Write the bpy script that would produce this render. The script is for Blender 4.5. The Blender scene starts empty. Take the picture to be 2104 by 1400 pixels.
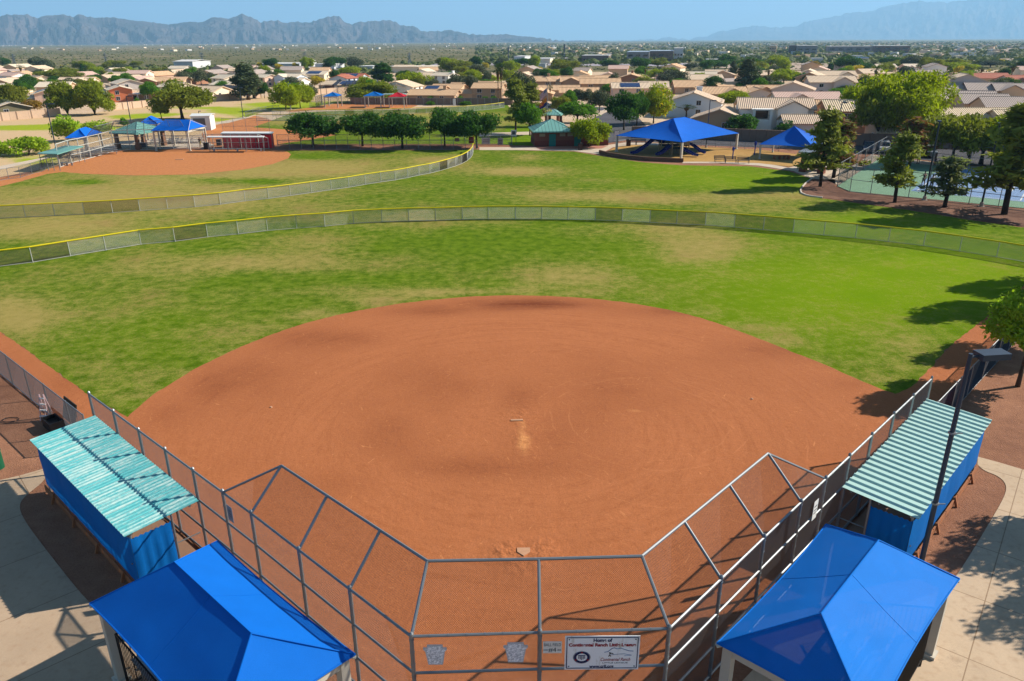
import bpy, bmesh, math, random
import numpy as np
from mathutils import Vector, Matrix, noise, geometry
rnd = random.Random(7)
S = bpy.context.scene
COL = S.collection
# ---------------------------------------------------------------- camera, sky, sun, exposure
H, F = 17.5, 1550.0
PITCH, ROLL = math.radians(21.7), math.radians(-0.3)
cam_d = bpy.data.cameras.new('camera'); cam = bpy.data.objects.new('camera', cam_d); COL.objects.link(cam)
RM = Matrix.Rotation(math.pi/2-PITCH, 3, 'X') @ Matrix.Rotation(ROLL, 3, 'Z')
cam.matrix_world = Matrix.Translation((0, 0, H)) @ RM.to_4x4()
cam_d.sensor_width = 36; cam_d.lens = 36*F/2104; cam_d.clip_start = .1; cam_d.clip_end = 90000
S.camera = cam
S.render.resolution_x, S.render.resolution_y = 1024, 681
S.view_settings.view_transform = 'Standard'; S.view_settings.look = 'None'
S.view_settings.exposure = 1.05; S.view_settings.gamma = 1
SUN_EL, SUN_AZ = math.radians(33.5), math.radians(90-15.4)      # azimuth clockwise from +Y
SUN = Vector((math.cos(SUN_EL)*math.sin(SUN_AZ), math.cos(SUN_EL)*math.cos(SUN_AZ), math.sin(SUN_EL)))
W = bpy.data.worlds.new('World'); S.world = W; W.use_nodes = True
wn = W.node_tree; bg = wn.nodes['Background']; sky = wn.nodes.new('ShaderNodeTexSky')
sky.sky_type = 'NISHITA'; sky.sun_disc = False; sky.sun_elevation = SUN_EL; sky.sun_rotation = SUN_AZ
sky.altitude = 1400; sky.air_density = .7; sky.dust_density = .4; sky.ozone_density = 2.5
wn.links.new(sky.outputs[0], bg.inputs[0]); bg.inputs[1].default_value = 0.05
sun_d = bpy.data.lights.new('sun', 'SUN'); sun_d.energy = 5.0; sun_d.angle = math.radians(.53); sun_d.color = (1, .93, .82)
sun = bpy.data.objects.new('sun', sun_d); COL.objects.link(sun)
sun.rotation_euler = SUN.to_track_quat('Z', 'Y').to_euler()
S.cycles.max_bounces = 6; S.cycles.volume_bounces = 1; S.cycles.transparent_max_bounces = 16

# ---------------------------------------------------------------- pixel <-> place
def ray(px, py): return RM @ Vector(((px-1052)/F, -(py-700)/F, -1))
def at(px, py, z=0.):
    d = ray(px, py); t = (z-H)/d.z
    return Vector((d.x*t, d.y*t, z))
def at_y(px, py, Y):
    d = ray(px, py); t = Y/d.y
    return Vector((d.x*t, Y, H+d.z*t))
def far(px, py, D):
    d = ray(px, py); t = D/math.hypot(d.x, d.y)
    return Vector((d.x*t, d.y*t, H+d.z*t))
RI = RM.transposed()
def proj(x, y, z=0.):
    l = RI @ Vector((x, y, z-H))
    return 1052+F*l.x/-l.z, 700-F*l.y/-l.z
def height_at(p, py):                # how high above p the picture row py lies
    lo, hi = 0., 60.
    for _ in range(40):
        m = (lo+hi)/2
        if proj(p.x, p.y, m)[1] > py: lo = m
        else: hi = m
    return lo
ZX = [0, 260, 520, 780, 1040, 1300, 1560, 1834]
def Z(i, zx, zy): return ZX[i]+zx/7.778, 120+zy/7.778
def px_per_m(p): return F/((p-Vector((0, 0, H))).length)

# ---------------------------------------------------------------- materials
def lin(c): return tuple(((x/255)/12.92 if x/255 <= .04045 else ((x/255+.055)/1.055)**2.4) for x in c)
K = .72
MATS = {}
def nmat(name):
    m = bpy.data.materials.new(name); m.use_nodes = True
    n = m.node_tree; b = n.nodes['Principled BSDF']
    return m, n, b
def N(n, t, **kw):
    x = n.nodes.new(t)
    for k, v in kw.items():
        if k in x.inputs.keys() if hasattr(x.inputs, 'keys') else False: x.inputs[k].default_value = v
        else: setattr(x, k, v)
    return x
def mixc(n, fac, a, b, typ='MIX'):
    x = n.nodes.new('ShaderNodeMix'); x.data_type = 'RGBA'; x.blend_type = typ
    for s, v in ((x.inputs[0], fac), (x.inputs[6], a), (x.inputs[7], b)):
        if hasattr(v, 'links'): n.links.new(v, s)
        elif isinstance(v, (int, float)): s.default_value = v
        else: s.default_value = (*v[:3], 1)
    return x.outputs[2]
def math_(n, op, a, b=None, c=None, clamp=False):
    x = n.nodes.new('ShaderNodeMath'); x.operation = op; x.use_clamp = clamp
    for s, v in zip(x.inputs, (a, b, c)):
        if v is None: continue
        if hasattr(v, 'links'): n.links.new(v, s)
        else: s.default_value = v
    return x.outputs[0]
def ramp(n, v, lo, hi, a=0., b=1.):
    x = n.nodes.new('ShaderNodeMapRange'); x.interpolation_type = 'SMOOTHSTEP'
    n.links.new(v, x.inputs[0])
    for i, q in zip((1, 2, 3, 4), (lo, hi, a, b)): x.inputs[i].default_value = q
    return x.outputs[0]
def coord(n, kind='Object', scale=(1, 1, 1), rot=(0, 0, 0)):
    t = n.nodes.new('ShaderNodeTexCoord'); m = n.nodes.new('ShaderNodeMapping')
    m.inputs['Scale'].default_value = scale; m.inputs['Rotation'].default_value = rot
    n.links.new(t.outputs[kind], m.inputs[0]); return m.outputs[0]
def coordR(n, ang, scale):           # turn first, then stretch
    t = n.nodes.new('ShaderNodeTexCoord'); a = n.nodes.new('ShaderNodeMapping'); b = n.nodes.new('ShaderNodeMapping')
    a.inputs['Rotation'].default_value = (0, 0, ang); b.inputs['Scale'].default_value = scale
    n.links.new(t.outputs['Object'], a.inputs[0]); n.links.new(a.outputs[0], b.inputs[0]); return b.outputs[0]
def nz(n, co, scale, detail=4, rough=.55, out='Fac', dist=0.):
    x = n.nodes.new('ShaderNodeTexNoise'); x.inputs['Scale'].default_value = scale
    x.inputs['Detail'].default_value = detail; x.inputs['Roughness'].default_value = rough
    x.inputs['Distortion'].default_value = dist
    n.links.new(co, x.inputs['Vector']); return x.outputs[out]
def attr(n, name):
    x = n.nodes.new('ShaderNodeAttribute'); x.attribute_name = name; return x.outputs['Fac']
def bump(n, b, h, strength=.4, dist=.05):
    x = n.nodes.new('ShaderNodeBump'); x.inputs['Strength'].default_value = strength; x.inputs['Distance'].default_value = dist
    n.links.new(h, x.inputs['Height']); n.links.new(x.outputs[0], b.inputs['Normal'])
def sc(c, k=None): k = K if k is None else k; return tuple(min(1, v*k) for v in lin(c))
def plain(name, c, rough=.7, metal=0., var=.12, nscale=3., k=None, spec=.3, bmp=0.):
    if name in MATS: return MATS[name]
    m, n, b = nmat(name); c = sc(c, k)
    co = coord(n); v = nz(n, co, nscale, 5)
    n.links.new(mixc(n, v, tuple(x*(1-var) for x in c), tuple(min(1, x*(1+var)) for x in c)), b.inputs['Base Color'])
    b.inputs['Roughness'].default_value = rough; b.inputs['Metallic'].default_value = metal
    b.inputs['Specular IOR Level'].default_value = spec
    if bmp: bump(n, b, nz(n, co, nscale*8, 3), .5, bmp)
    MATS[name] = m; return m

def m_grass():
    m, n, b = nmat('lawn grass'); co = coord(n)
    dry = attr(n, 'dry'); lush = attr(n, 'lush')
    n1 = nz(n, co, .16, 5, .62); n2 = nz(n, co, 1.1, 6, .65); n3 = nz(n, co, 9, 4, .7); n4 = nz(n, co, .035, 3)
    green = mixc(n, ramp(n, n2, .3, .7), sc((80, 110, 15)), sc((118, 142, 30)))
    green = mixc(n, math_(n, 'MULTIPLY', lush, .9, clamp=True), green, mixc(n, n1, sc((104, 144, 4)), sc((142, 166, 12))))
    tan = mixc(n, n2, sc((154, 140, 70)), sc((188, 168, 100)))
    tan = mixc(n, ramp(n, n1, .5, .75, 0, .5), tan, sc((158, 122, 80)))
    d = math_(n, 'ADD', dry, math_(n, 'MULTIPLY', math_(n, 'SUBTRACT', n1, .5), 1.0))
    d = math_(n, 'ADD', d, math_(n, 'MULTIPLY', math_(n, 'SUBTRACT', n2, .5), 1.0))
    d = math_(n, 'ADD', d, math_(n, 'MULTIPLY', math_(n, 'SUBTRACT', n3, .5), 1.1))
    d = math_(n, 'ADD', d, math_(n, 'MULTIPLY', math_(n, 'SUBTRACT', nz(n, co, 4, 3, .7), .5), .9))
    f = ramp(n, d, .08, 1.0)
    c = mixc(n, f, green, tan)
    c = mixc(n, 1., c, mixc(n, nz(n, co, 20, 3, .8), (.5,)*3, (1.5,)*3), 'MULTIPLY')
    c = mixc(n, 1., c, mixc(n, n4, (.88,)*3, (1.12,)*3), 'MULTIPLY')
    n.links.new(c, b.inputs['Base Color']); b.inputs['Roughness'].default_value = 1; b.inputs['Specular IOR Level'].default_value = .02
    bump(n, b, nz(n, co, 14, 4, .7), .8, .06)
    return m
TRACKS = []
for c_, q_ in (((1330, 860), (1497, 870)), ((1360, 880), (1618, 900))):
    a_, b_ = at(*c_), at(*q_)
    for dd in (0, .9): TRACKS.append(((a_.x, a_.y), (a_-b_).length+dd, .05))
def m_infield():
    m, n, b = nmat('infield clay'); co = coord(n)
    damp = attr(n, 'damp'); sand = attr(n, 'sand'); scuff = attr(n, 'scuff')
    n1 = nz(n, co, .25, 5, .6); n2 = nz(n, co, 2.2, 5, .65); n3 = nz(n, co, 22, 3, .7)
    c = mixc(n, n2, sc((178, 105, 62)), sc((202, 127, 82)))
    ge = n.nodes.new('ShaderNodeNewGeometry'); vs = n.nodes.new('ShaderNodeVectorMath'); vs.operation = 'SUBTRACT'; n.links.new(ge.outputs['Position'], vs.inputs[0]); vs.inputs[1].default_value = (.3, 32.5, 0)
    sx = n.nodes.new('ShaderNodeSeparateXYZ'); n.links.new(vs.outputs[0], sx.inputs[0])
    rr = math_(n, 'SQRT', math_(n, 'ADD', math_(n, 'POWER', sx.outputs[0], 2.), math_(n, 'POWER', sx.outputs[1], 2.))); an = math_(n, 'ARCTAN2', sx.outputs[0], sx.outputs[1])
    cb = n.nodes.new('ShaderNodeCombineXYZ'); n.links.new(math_(n, 'MULTIPLY', rr, 5.), cb.inputs[0]); n.links.new(math_(n, 'MULTIPLY', an, 6.), cb.inputs[1])
    drag = nz(n, cb.outputs[0], .4, 7, .75, dist=1.2); drag2 = nz(n, cb.outputs[0], 2.2, 4, .7, dist=1.5)
    c = mixc(n, 1., c, mixc(n, ramp(n, drag, .3, .7), (.87, .85, .83), (1.08, 1.09, 1.1)), 'MULTIPLY')
    c = mixc(n, ramp(n, drag2, .6, .72, 0, .3), c, sc((222, 146, 92)))
    d = math_(n, 'ADD', damp, math_(n, 'MULTIPLY', math_(n, 'SUBTRACT', n1, .5), .6))
    d = math_(n, 'ADD', d, math_(n, 'MULTIPLY', math_(n, 'SUBTRACT', n2, .5), .5))
    d = math_(n, 'ADD', d, math_(n, 'MULTIPLY', math_(n, 'SUBTRACT', drag, .5), 1.2))
    c = mixc(n, ramp(n, d, .0, 1.2), c, sc((126, 64, 36)))
    s = math_(n, 'ADD', sand, math_(n, 'MULTIPLY', math_(n, 'SUBTRACT', n2, .5), .8))
    c = mixc(n, ramp(n, s, .25, 1.0), c, sc((222, 150, 92)))
    for (tx, ty), R_, wd in TRACKS:                       # tyre tracks of the drag cart
        dv = n.nodes.new('ShaderNodeVectorMath'); dv.operation = 'DISTANCE'; n.links.new(ge.outputs['Position'], dv.inputs[0]); dv.inputs[1].default_value = (tx, ty, .02)
        e = math_(n, 'ABSOLUTE', math_(n, 'SUBTRACT', math_(n, 'ADD', dv.outputs['Value'], math_(n, 'MULTIPLY', n1, .8)), R_+.4))
        k_ = math_(n, 'MULTIPLY', ramp(n, e, wd*.4, wd, .32, 0), ramp(n, math_(n, 'ADD', nz(n, co, .35, 4, .7), math_(n, 'MULTIPLY', nz(n, co, 6, 3), .25)), .55, .72))
        c = mixc(n, k_, c, sc((216, 140, 92)))
    for k, (rot, scl, th) in enumerate((((0, 0, .5), (9, 1.2, 1), .63), ((0, 0, 2.0), (8, 1.0, 1), .63), ((0, 0, 1.2), (1.0, 7, 1), .64))):
        st = nz(n, coordR(n, rot[2], scl), 1.3, 5, .6, dist=.6)
        k_ = math_(n, 'MULTIPLY', ramp(n, st, th, th+.07, 0, .7), ramp(n, nz(n, co, .3+.07*k, 4, .7), .42, .62, .12, 1))
        c = mixc(n, k_, c, sc((228, 152, 98)))
    c = mixc(n, 1., c, mixc(n, n3, (.55,)*3, (1.45,)*3), 'MULTIPLY')
    n.links.new(c, b.inputs['Base Color']); b.inputs['Roughness'].default_value = .95; b.inputs['Specular IOR Level'].default_value = .1
    h = math_(n, 'ADD', math_(n, 'MULTIPLY', n3, .25), math_(n, 'MULTIPLY', math_(n, 'MULTIPLY', nz(n, co, 3.2, 3, .5), scuff), 3.))
    h = math_(n, 'ADD', h, math_(n, 'MULTIPLY', nz(n, co, 5, 3), .35))
    bump(n, b, h, .7, .06)
    return m
def m_dirt(name, a, c2, scale=1.5, peb=True, k=None):
    m, n, b = nmat(name); co = coord(n)
    n1 = nz(n, co, scale*.12, 5, .6); n2 = nz(n, co, scale, 5, .65); n3 = nz(n, co, 11, 4, .75)
    c = mixc(n, ramp(n, math_(n, 'ADD', math_(n, 'MULTIPLY', n1, .6), math_(n, 'MULTIPLY', n2, .4)), .35, .65), sc(a, k), sc(c2, k))
    c = mixc(n, 1., c, mixc(n, n3, (.62,)*3, (1.38,)*3), 'MULTIPLY')
    n.links.new(c, b.inputs['Base Color']); b.inputs['Roughness'].default_value = .95; b.inputs['Specular IOR Level'].default_value = .1
    if peb: bump(n, b, n3, .9, .06)
    return m
def m_concrete(name, c1, ang=.0, size=(3., 1.6), joint=True):
    m, n, b = nmat(name); co = coord(n)
    n1 = nz(n, co, .35, 5, .65); n2 = nz(n, co, 4, 5)
    c = mixc(n, ramp(n, n1, .3, .75), sc(c1), tuple(x*.86 for x in sc(c1)))
    c = mixc(n, ramp(n, n2, .5, .75, 0, .35), c, sc((170, 132, 100)))
    c = mixc(n, ramp(n, nz(n, co, 1.1, 6, .75), .56, .7, 0, .35), c, sc((150, 126, 104)))
    c = mixc(n, 1., c, mixc(n, nz(n, co, 16, 3, .7), (.86,)*3, (1.14,)*3), 'MULTIPLY')
    if joint:
        br = n.nodes.new('ShaderNodeTexBrick'); n.links.new(coord(n, 'Object', (1, 1, 1), (0, 0, ang)), br.inputs[0])
        br.offset = 0; br.inputs['Scale'].default_value = 1; br.inputs['Mortar Size'].default_value = .018
        br.inputs['Brick Width'].default_value = size[0]; br.inputs['Row Height'].default_value = size[1]
        br.inputs['Color1'].default_value = (1, 1, 1, 1); br.inputs['Color2'].default_value = (.93, .93, .93, 1); br.inputs['Mortar'].default_value = (.55, .5, .45, 1)
        c = mixc(n, 1., c, br.outputs[0], 'MULTIPLY')
    n.links.new(c, b.inputs['Base Color']); b.inputs['Roughness'].default_value = .85; b.inputs['Specular IOR Level'].default_value = .2
    return m
def m_leaf(name, c, var=.35, trans=.42, k=None):
    if name in MATS: return MATS[name]
    m, n, b = nmat(name); co = coord(n); c = sc(c, k)
    n1 = nz(n, co, .55, 3); n2 = nz(n, co, 5, 2)
    oi = n.nodes.new('ShaderNodeObjectInfo')
    col = mixc(n, ramp(n, n1, .3, .7), tuple(x*(1-var) for x in c), tuple(x*(1+var) for x in c))
    col = mixc(n, ramp(n, n2, .35, .75, 0, .5), col, (c[0]*1.5, c[1]*1.3, c[2]*.9))
    col = mixc(n, math_(n, 'MULTIPLY', oi.outputs['Random'], .35), col, (c[0]*.75, c[1]*.9, c[2]*1.1))
    n.links.new(col, b.inputs['Base Color']); b.inputs['Roughness'].default_value = .7; b.inputs['Specular IOR Level'].default_value = .15
    tr = n.nodes.new('ShaderNodeBsdfTranslucent'); n.links.new(mixc(n, 1., col, (1.2, 1.25, .6), 'MULTIPLY'), tr.inputs[0])
    mx = n.nodes.new('ShaderNodeMixShader'); mx.inputs[0].default_value = trans
    n.links.new(b.outputs[0], mx.inputs[1]); n.links.new(tr.outputs[0], mx.inputs[2])
    n.links.new(mx.outputs[0], n.nodes['Material Output'].inputs[0])
    MATS[name] = m; return m
def m_roof(name, c, period=.42, depth=.12, dark=.55):
    if name in MATS: return MATS[name]
    m, n, b = nmat(name); c = sc(c, .82); co = coord(n)
    w = n.nodes.new('ShaderNodeTexWave'); w.wave_type = 'BANDS'; w.bands_direction = 'X'; w.inputs['Scale'].default_value = 6.283/period/20
    n.links.new(co, w.inputs['Vector'])
    w2 = n.nodes.new('ShaderNodeTexWave'); w2.wave_type = 'BANDS'; w2.bands_direction = 'Y'; w2.wave_profile = 'SAW'; w2.inputs['Scale'].default_value = 6.283/.4/20
    n.links.new(co, w2.inputs['Vector'])
    oi = n.nodes.new('ShaderNodeObjectInfo')
    nn = nz(n, co, 1.2, 5, .7)
    cc = mixc(n, nn, tuple(x*.9 for x in c), tuple(min(1, x*1.25) for x in c))
    cc = mixc(n, math_(n, 'MULTIPLY', oi.outputs['Random'], .3), cc, (c[0]*.86, c[1]*.86, c[2]*.88))
    cc = mixc(n, ramp(n, w.outputs['Fac'], .0, .35, 1-dark, 0), cc, tuple(x*.55 for x in c))
    n.links.new(cc, b.inputs['Base Color']); b.inputs['Roughness'].default_value = .85; b.inputs['Specular IOR Level'].default_value = .2
    h = math_(n, 'ADD', w.outputs['Fac'], math_(n, 'MULTIPLY', w2.outputs['Fac'], .3))
    bump(n, b, h, .8, depth)
    MATS[name] = m; return m
def m_cloth(name, c, trans=.22, k=None, see=.0):
    if name in MATS: return MATS[name]
    m, n, b = nmat(name); c = sc(c, k); co = coord(n)
    nn = nz(n, co, .8, 5, .6); n2 = nz(n, co, 60, 2)
    col = mixc(n, nn, tuple(x*.85 for x in c), tuple(min(1, x*1.15) for x in c))
    col = mixc(n, ramp(n, n2, .4, .6, 0, .15), col, tuple(min(1, x*1.6+.02) for x in c))
    n.links.new(col, b.inputs['Base Color']); b.inputs['Roughness'].default_value = .75; b.inputs['Specular IOR Level'].default_value = .12
    bump(n, b, n2, .15, .01)
    tr = n.nodes.new('ShaderNodeBsdfTranslucent'); n.links.new(col, tr.inputs[0])
    mx = n.nodes.new('ShaderNodeMixShader'); mx.inputs[0].default_value = trans
    n.links.new(b.outputs[0], mx.inputs[1]); n.links.new(tr.outputs[0], mx.inputs[2]); out = mx
    if see:
        tp = n.nodes.new('ShaderNodeBsdfTransparent'); m2 = n.nodes.new('ShaderNodeMixShader'); m2.inputs[0].default_value = see
        n.links.new(mx.outputs[0], m2.inputs[1]); n.links.new(tp.outputs[0], m2.inputs[2]); out = m2
    n.links.new(out.outputs[0], n.nodes['Material Output'].inputs[0])
    MATS[name] = m; return m
STEEL = plain('galvanized steel', (150, 155, 158), .45, .55, .15, 2)
WIRE = plain('galvanized wire', (72, 74, 82), .6, .1, .1, 2)
SCREENWIRE = plain('weathered fence mesh', (176, 176, 168), .7, .2, .25, .3)
DARKMESH = plain('dark fence mesh', (88, 80, 70), .8, .1, .25, .5)
YELLOW = plain('yellow plastic fence cap', (236, 214, 8), .5, 0, .1)
DARKPOLE = plain('dark bronze paint', (66, 76, 90), .45, .2, .1)
CREAM = plain('cream painted steel', (214, 204, 186), .5, 0, .08)
WHITE = plain('white paint', (240, 240, 236), .5, 0, .05)
ALU = plain('aluminium bench plank', (196, 198, 200), .4, .6, .08)
BLACK = plain('black paint', (28, 28, 30), .5)
GLASS = plain('dark window glass', (34, 42, 54), .08, 0, .2, spec=.8)
BARK = plain('tree bark', (96, 76, 58), .95, 0, .35, 4, bmp=.03)
DKBARK = plain('dark tree bark', (62, 50, 42), .95, 0, .35, 4, bmp=.03)
TEAL = plain('teal metal roof', (120, 176, 166), .5, .1, .1)
WOOD = plain('weathered timber', (176, 112, 72), .85, 0, .3, 3, bmp=.01)
BRICK = plain('red brown brick', (140, 84, 66), .9, 0, .3, 9, bmp=.01)
TAN = plain('tan block', (196, 164, 134), .9, 0, .15, 2)
RED = plain('bright red paint', (220, 26, 48), .6, k=1.)
BLUE_A = m_cloth('royal blue shade cloth', (0, 108, 208), .05)
BLUE_S = m_cloth('blue windscreen mesh', (0, 118, 206), .25)
CREAMROOF = None

# ---------------------------------------------------------------- mesh builder
class MB:
    def __init__(s): s.v = []; s.f = []; s.m = []
    def add(s, vs, fs, mi=0):
        o = len(s.v); s.v.extend([tuple(p) for p in vs]); s.f.extend([tuple(i+o for i in f) for f in fs]); s.m.extend([mi]*len(fs))
        return s
    def poly(s, pts, mi=0): return s.add(pts, [tuple(range(len(pts)))], mi)
    def box(s, c, d, rz=0., mi=0, tilt=None):
        hx, hy, hz = d[0]/2, d[1]/2, d[2]/2
        vs = [Vector((x, y, z)) for z in (-hz, hz) for x, y in ((-hx, -hy), (hx, -hy), (hx, hy), (-hx, hy))]
        if tilt is not None: vs = [tilt @ v for v in vs]
        if rz: M = Matrix.Rotation(rz, 3, 'Z'); vs = [M @ v for v in vs]
        c = Vector(c); vs = [v+c for v in vs]
        return s.add(vs, [(3, 2, 1, 0), (4, 5, 6, 7), (0, 1, 5, 4), (1, 2, 6, 5), (2, 3, 7, 6), (3, 0, 4, 7)], mi)
    def tube(s, p, q, r, n=6, mi=0, r2=None, caps=True):
        p, q = Vector(p), Vector(q); d = (q-p)
        if d.length < 1e-6: return s
        d.normalize(); a = d.orthogonal().normalized(); b = d.cross(a); r2 = r if r2 is None else r2
        vs = [p+(a*math.cos(2*math.pi*i/n)+b*math.sin(2*math.pi*i/n))*r for i in range(n)]
        vs += [q+(a*math.cos(2*math.pi*i/n)+b*math.sin(2*math.pi*i/n))*r2 for i in range(n)]
        fs = [(i, (i+1) % n, n+(i+1) % n, n+i) for i in range(n)]
        if caps: fs += [tuple(range(n-1, -1, -1)), tuple(range(n, 2*n))]
        return s.add(vs, fs, mi)
    def path(s, pts, rs, n=8, mi=0):
        for i in range(len(pts)-1): s.tube(pts[i], pts[i+1], rs[i], n, mi, rs[i+1])
        return s
    def bar(s, p, q, w, h, mi=0):            # rectangular beam from p to q (w horizontal, h vertical)
        p, q = Vector(p), Vector(q); d = (q-p).normalized(); a = d.cross(Vector((0, 0, 1)))
        a = Vector((1, 0, 0)) if a.length < 1e-4 else a.normalized(); b = a.cross(d)
        vs = [e+a*i*w/2+b*j*h/2 for e in (p, q) for i, j in ((-1, -1), (1, -1), (1, 1), (-1, 1))]
        return s.add(vs, [(3, 2, 1, 0), (4, 5, 6, 7), (0, 1, 5, 4), (1, 2, 6, 5), (2, 3, 7, 6), (3, 0, 4, 7)], mi)
    def prism(s, pts, z0, z1, mi=0):
        n = len(pts); vs = [(p[0], p[1], z0) for p in pts]+[(p[0], p[1], z1) for p in pts]
        return s.add(vs, [tuple(range(n-1, -1, -1)), tuple(range(n, 2*n))]+[(i, (i+1) % n, n+(i+1) % n, n+i) for i in range(n)], mi)
    def slab(s, pts, t, mi=0):               # a polygon in space given thickness t along its normal
        pts = [Vector(p) for p in pts]; nrm = (pts[1]-pts[0]).cross(pts[2]-pts[0]).normalized()*t; n = len(pts)
        vs = pts+[p-nrm for p in pts]
        return s.add(vs, [tuple(range(n)), tuple(range(2*n-1, n-1, -1))]+[(i, n+i, n+(i+1) % n, (i+1) % n) for i in range(n)], mi)
    def net(s, quad, sp, r, mi=0):           # diamond wire netting inside a planar convex polygon
        P = [Vector(p) for p in quad]; o = P[0]; u = (P[1]-o).normalized(); nn = u.cross(P[-1]-o).normalized(); w = nn.cross(u)
        q = [((p-o).dot(u), (p-o).dot(w)) for p in P]
        for sg in (1, -1):
            ks = [a-sg*b for a, b in q]; k = math.ceil(min(ks)/sp)*sp
            off = nn*r*.8*sg
            while k < max(ks):
                hits = []
                for i in range(len(q)):
                    (a0, b0), (a1, b1) = q[i], q[(i+1) % len(q)]; f0 = a0-sg*b0-k; f1 = a1-sg*b1-k
                    if (f0 < 0) != (f1 < 0):
                        t = f0/(f0-f1); hits.append((a0+(a1-a0)*t, b0+(b1-b0)*t))
                if len(hits) == 2:
                    s.tube(o+u*hits[0][0]+w*hits[0][1]+off, o+u*hits[1][0]+w*hits[1][1]+off, r, 3, mi, caps=False)
                k += sp
        return s
    def mesh(s, name, mats, smooth=False):
        me = bpy.data.meshes.new(name); me.from_pydata(s.v, [], s.f)
        for m in (mats if isinstance(mats, (list, tuple)) else [mats]): me.materials.append(m)
        if any(s.m): me.polygons.foreach_set('material_index', s.m)
        if smooth: me.polygons.foreach_set('use_smooth', [True]*len(s.f))
        me.update(); return me
    def build(s, name, mats, parent=None, smooth=False, world=False):
        return mo(name, s.mesh(name, mats, smooth), parent, world)
def mo(name, me, parent=None, world=False):
    o = bpy.data.objects.new(name, me); COL.objects.link(o)
    if parent is not None:
        o.parent = parent
        if world: o.matrix_parent_inverse = MI(parent)
    return o
def MI(p):
    return (Matrix.Translation(p.location) @ p.rotation_euler.to_matrix().to_4x4() @ Matrix.Diagonal((*p.scale, 1))).inverted()
def tag(o, label=None, cat=None, group=None, kind=None):
    if label: o['label'] = label
    if cat: o['category'] = cat
    if group: o['group'] = group
    if kind: o['kind'] = kind
    return o
def thing(name, label, cat, loc=(0, 0, 0), rz=0., group=None, scale=None):
    o = bpy.data.objects.new(name, None); COL.objects.link(o); o.location = loc; o.rotation_euler = (0, 0, rz); o.empty_display_size = .3
    if scale: o.scale = scale
    return tag(o, label, cat, group)
def smoothstep(a, b, x):
    t = min(1, max(0, (x-a)/(b-a))); return t*t*(3-2*t)

# ---------------------------------------------------------------- ground sheets
def resample(poly, step, jit, seed=1):
    out = []; r = random.Random(seed)
    for i in range(len(poly)):
        a, b = Vector(poly[i][:2]), Vector(poly[(i+1) % len(poly)][:2]); L = (b-a).length; n = max(1, int(L/step))
        nr = Vector((-(b-a).y, (b-a).x)).normalized() if L else Vector((0, 0))
        for k in range(n):
            p = a+(b-a)*(k/n)
            j = noise.noise(Vector((p.x*1.3, p.y*1.3, seed)))*jit*1.3+r.uniform(-.5, .5)*jit if jit else 0
            out.append(p+nr*j)
    return out
def smooth_line(pts, it=2):
    for _ in range(it):
        q = [pts[0]]
        for a, b in zip(pts[:-1], pts[1:]): a, b = Vector(a), Vector(b); q += [a*.75+b*.25, a*.25+b*.75]
        pts = q+[pts[-1]]
    return pts
def sheet(name, poly, z, mat, step=0, edge=.5, jit=0., attrs=None, seed=1, kind='structure'):
    bd = resample(poly, edge, jit, seed) if edge else [Vector(p[:2]) for p in poly]
    nb = len(bd); vs = list(bd)
    if step:
        xs = [p.x for p in bd]; ys = [p.y for p in bd]; r = random.Random(seed)
        arr = np.array([(p.x, p.y) for p in bd])
        X, Y = np.meshgrid(np.arange(min(xs), max(xs), step), np.arange(min(ys), max(ys), step))
        P = np.stack([X.ravel(), Y.ravel()], 1); ins = np.zeros(len(P), bool); j = nb-1
        for i in range(nb):
            yi, yj, xi, xj = arr[i, 1], arr[j, 1], arr[i, 0], arr[j, 0]
            c = ((yi > P[:, 1]) != (yj > P[:, 1]))
            if yi != yj: ins ^= c & (P[:, 0] < (xj-xi)*(P[:, 1]-yi)/(yj-yi)+xi)
            j = i
        for p in P[ins]: vs.append(Vector((p[0]+r.uniform(-.2, .2)*step, p[1]+r.uniform(-.2, .2)*step)))
    v2, e2, f2, *_ = geometry.delaunay_2d_cdt(vs, [(i, (i+1) % nb) for i in range(nb)], [], 1, 1e-4)
    me = bpy.data.meshes.new(name); me.from_pydata([(p.x, p.y, z) for p in v2], [], [f for f in f2]); me.materials.append(mat)
    if attrs:
        for k, fn in attrs.items():
            a = me.attributes.new(k, 'FLOAT', 'POINT'); a.data.foreach_set('value', [fn(p.x, p.y) for p in v2])
    me.update()
    if me.polygons and me.polygons[0].normal.z < 0: me.flip_normals()
    o = mo(name, me); o['kind'] = kind; return o
def blobs(lst, base=0.):
    def fn(x, y):
        if y < 5: return base
        px, py = proj(x, y); v = base
        for (cx, cy, rx, ry, a) in lst:
            q = ((px-cx)/rx)**2+((py-cy)/ry)**2
            if q < 6: v += a*math.exp(-q*1.2)
        return v
    return fn
def pp(*pts): return [at(x, y) for x, y in pts]
# ---------------------------------------------------------------- the setting: ground
def m_desert():
    m, n, b = nmat('desert plain'); co = coord(n)
    n0 = nz(n, co, .0011, 5, .6); n1 = nz(n, co, .012, 6, .7); n2 = nz(n, co, .11, 5, .75); n3 = nz(n, co, .9, 4, .7)
    green = mixc(n, n1, sc((98, 100, 62)), sc((120, 114, 76))); tan = mixc(n, n3, sc((172, 148, 114)), sc((196, 170, 136)))
    f = math_(n, 'ADD', math_(n, 'MULTIPLY', n0, .8), math_(n, 'ADD', math_(n, 'MULTIPLY', n1, .7), math_(n, 'MULTIPLY', n2, .9)))
    c = mixc(n, ramp(n, f, 1.12, 1.5), green, tan)
    c = mixc(n, ramp(n, n2, .52, .7, 0, .6), c, sc((84, 92, 50)))
    n.links.new(c, b.inputs['Base Color']); b.inputs['Roughness'].default_value = 1; b.inputs['Specular IOR Level'].default_value = .05
    return m
g = MB(); R0 = 27000
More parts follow.
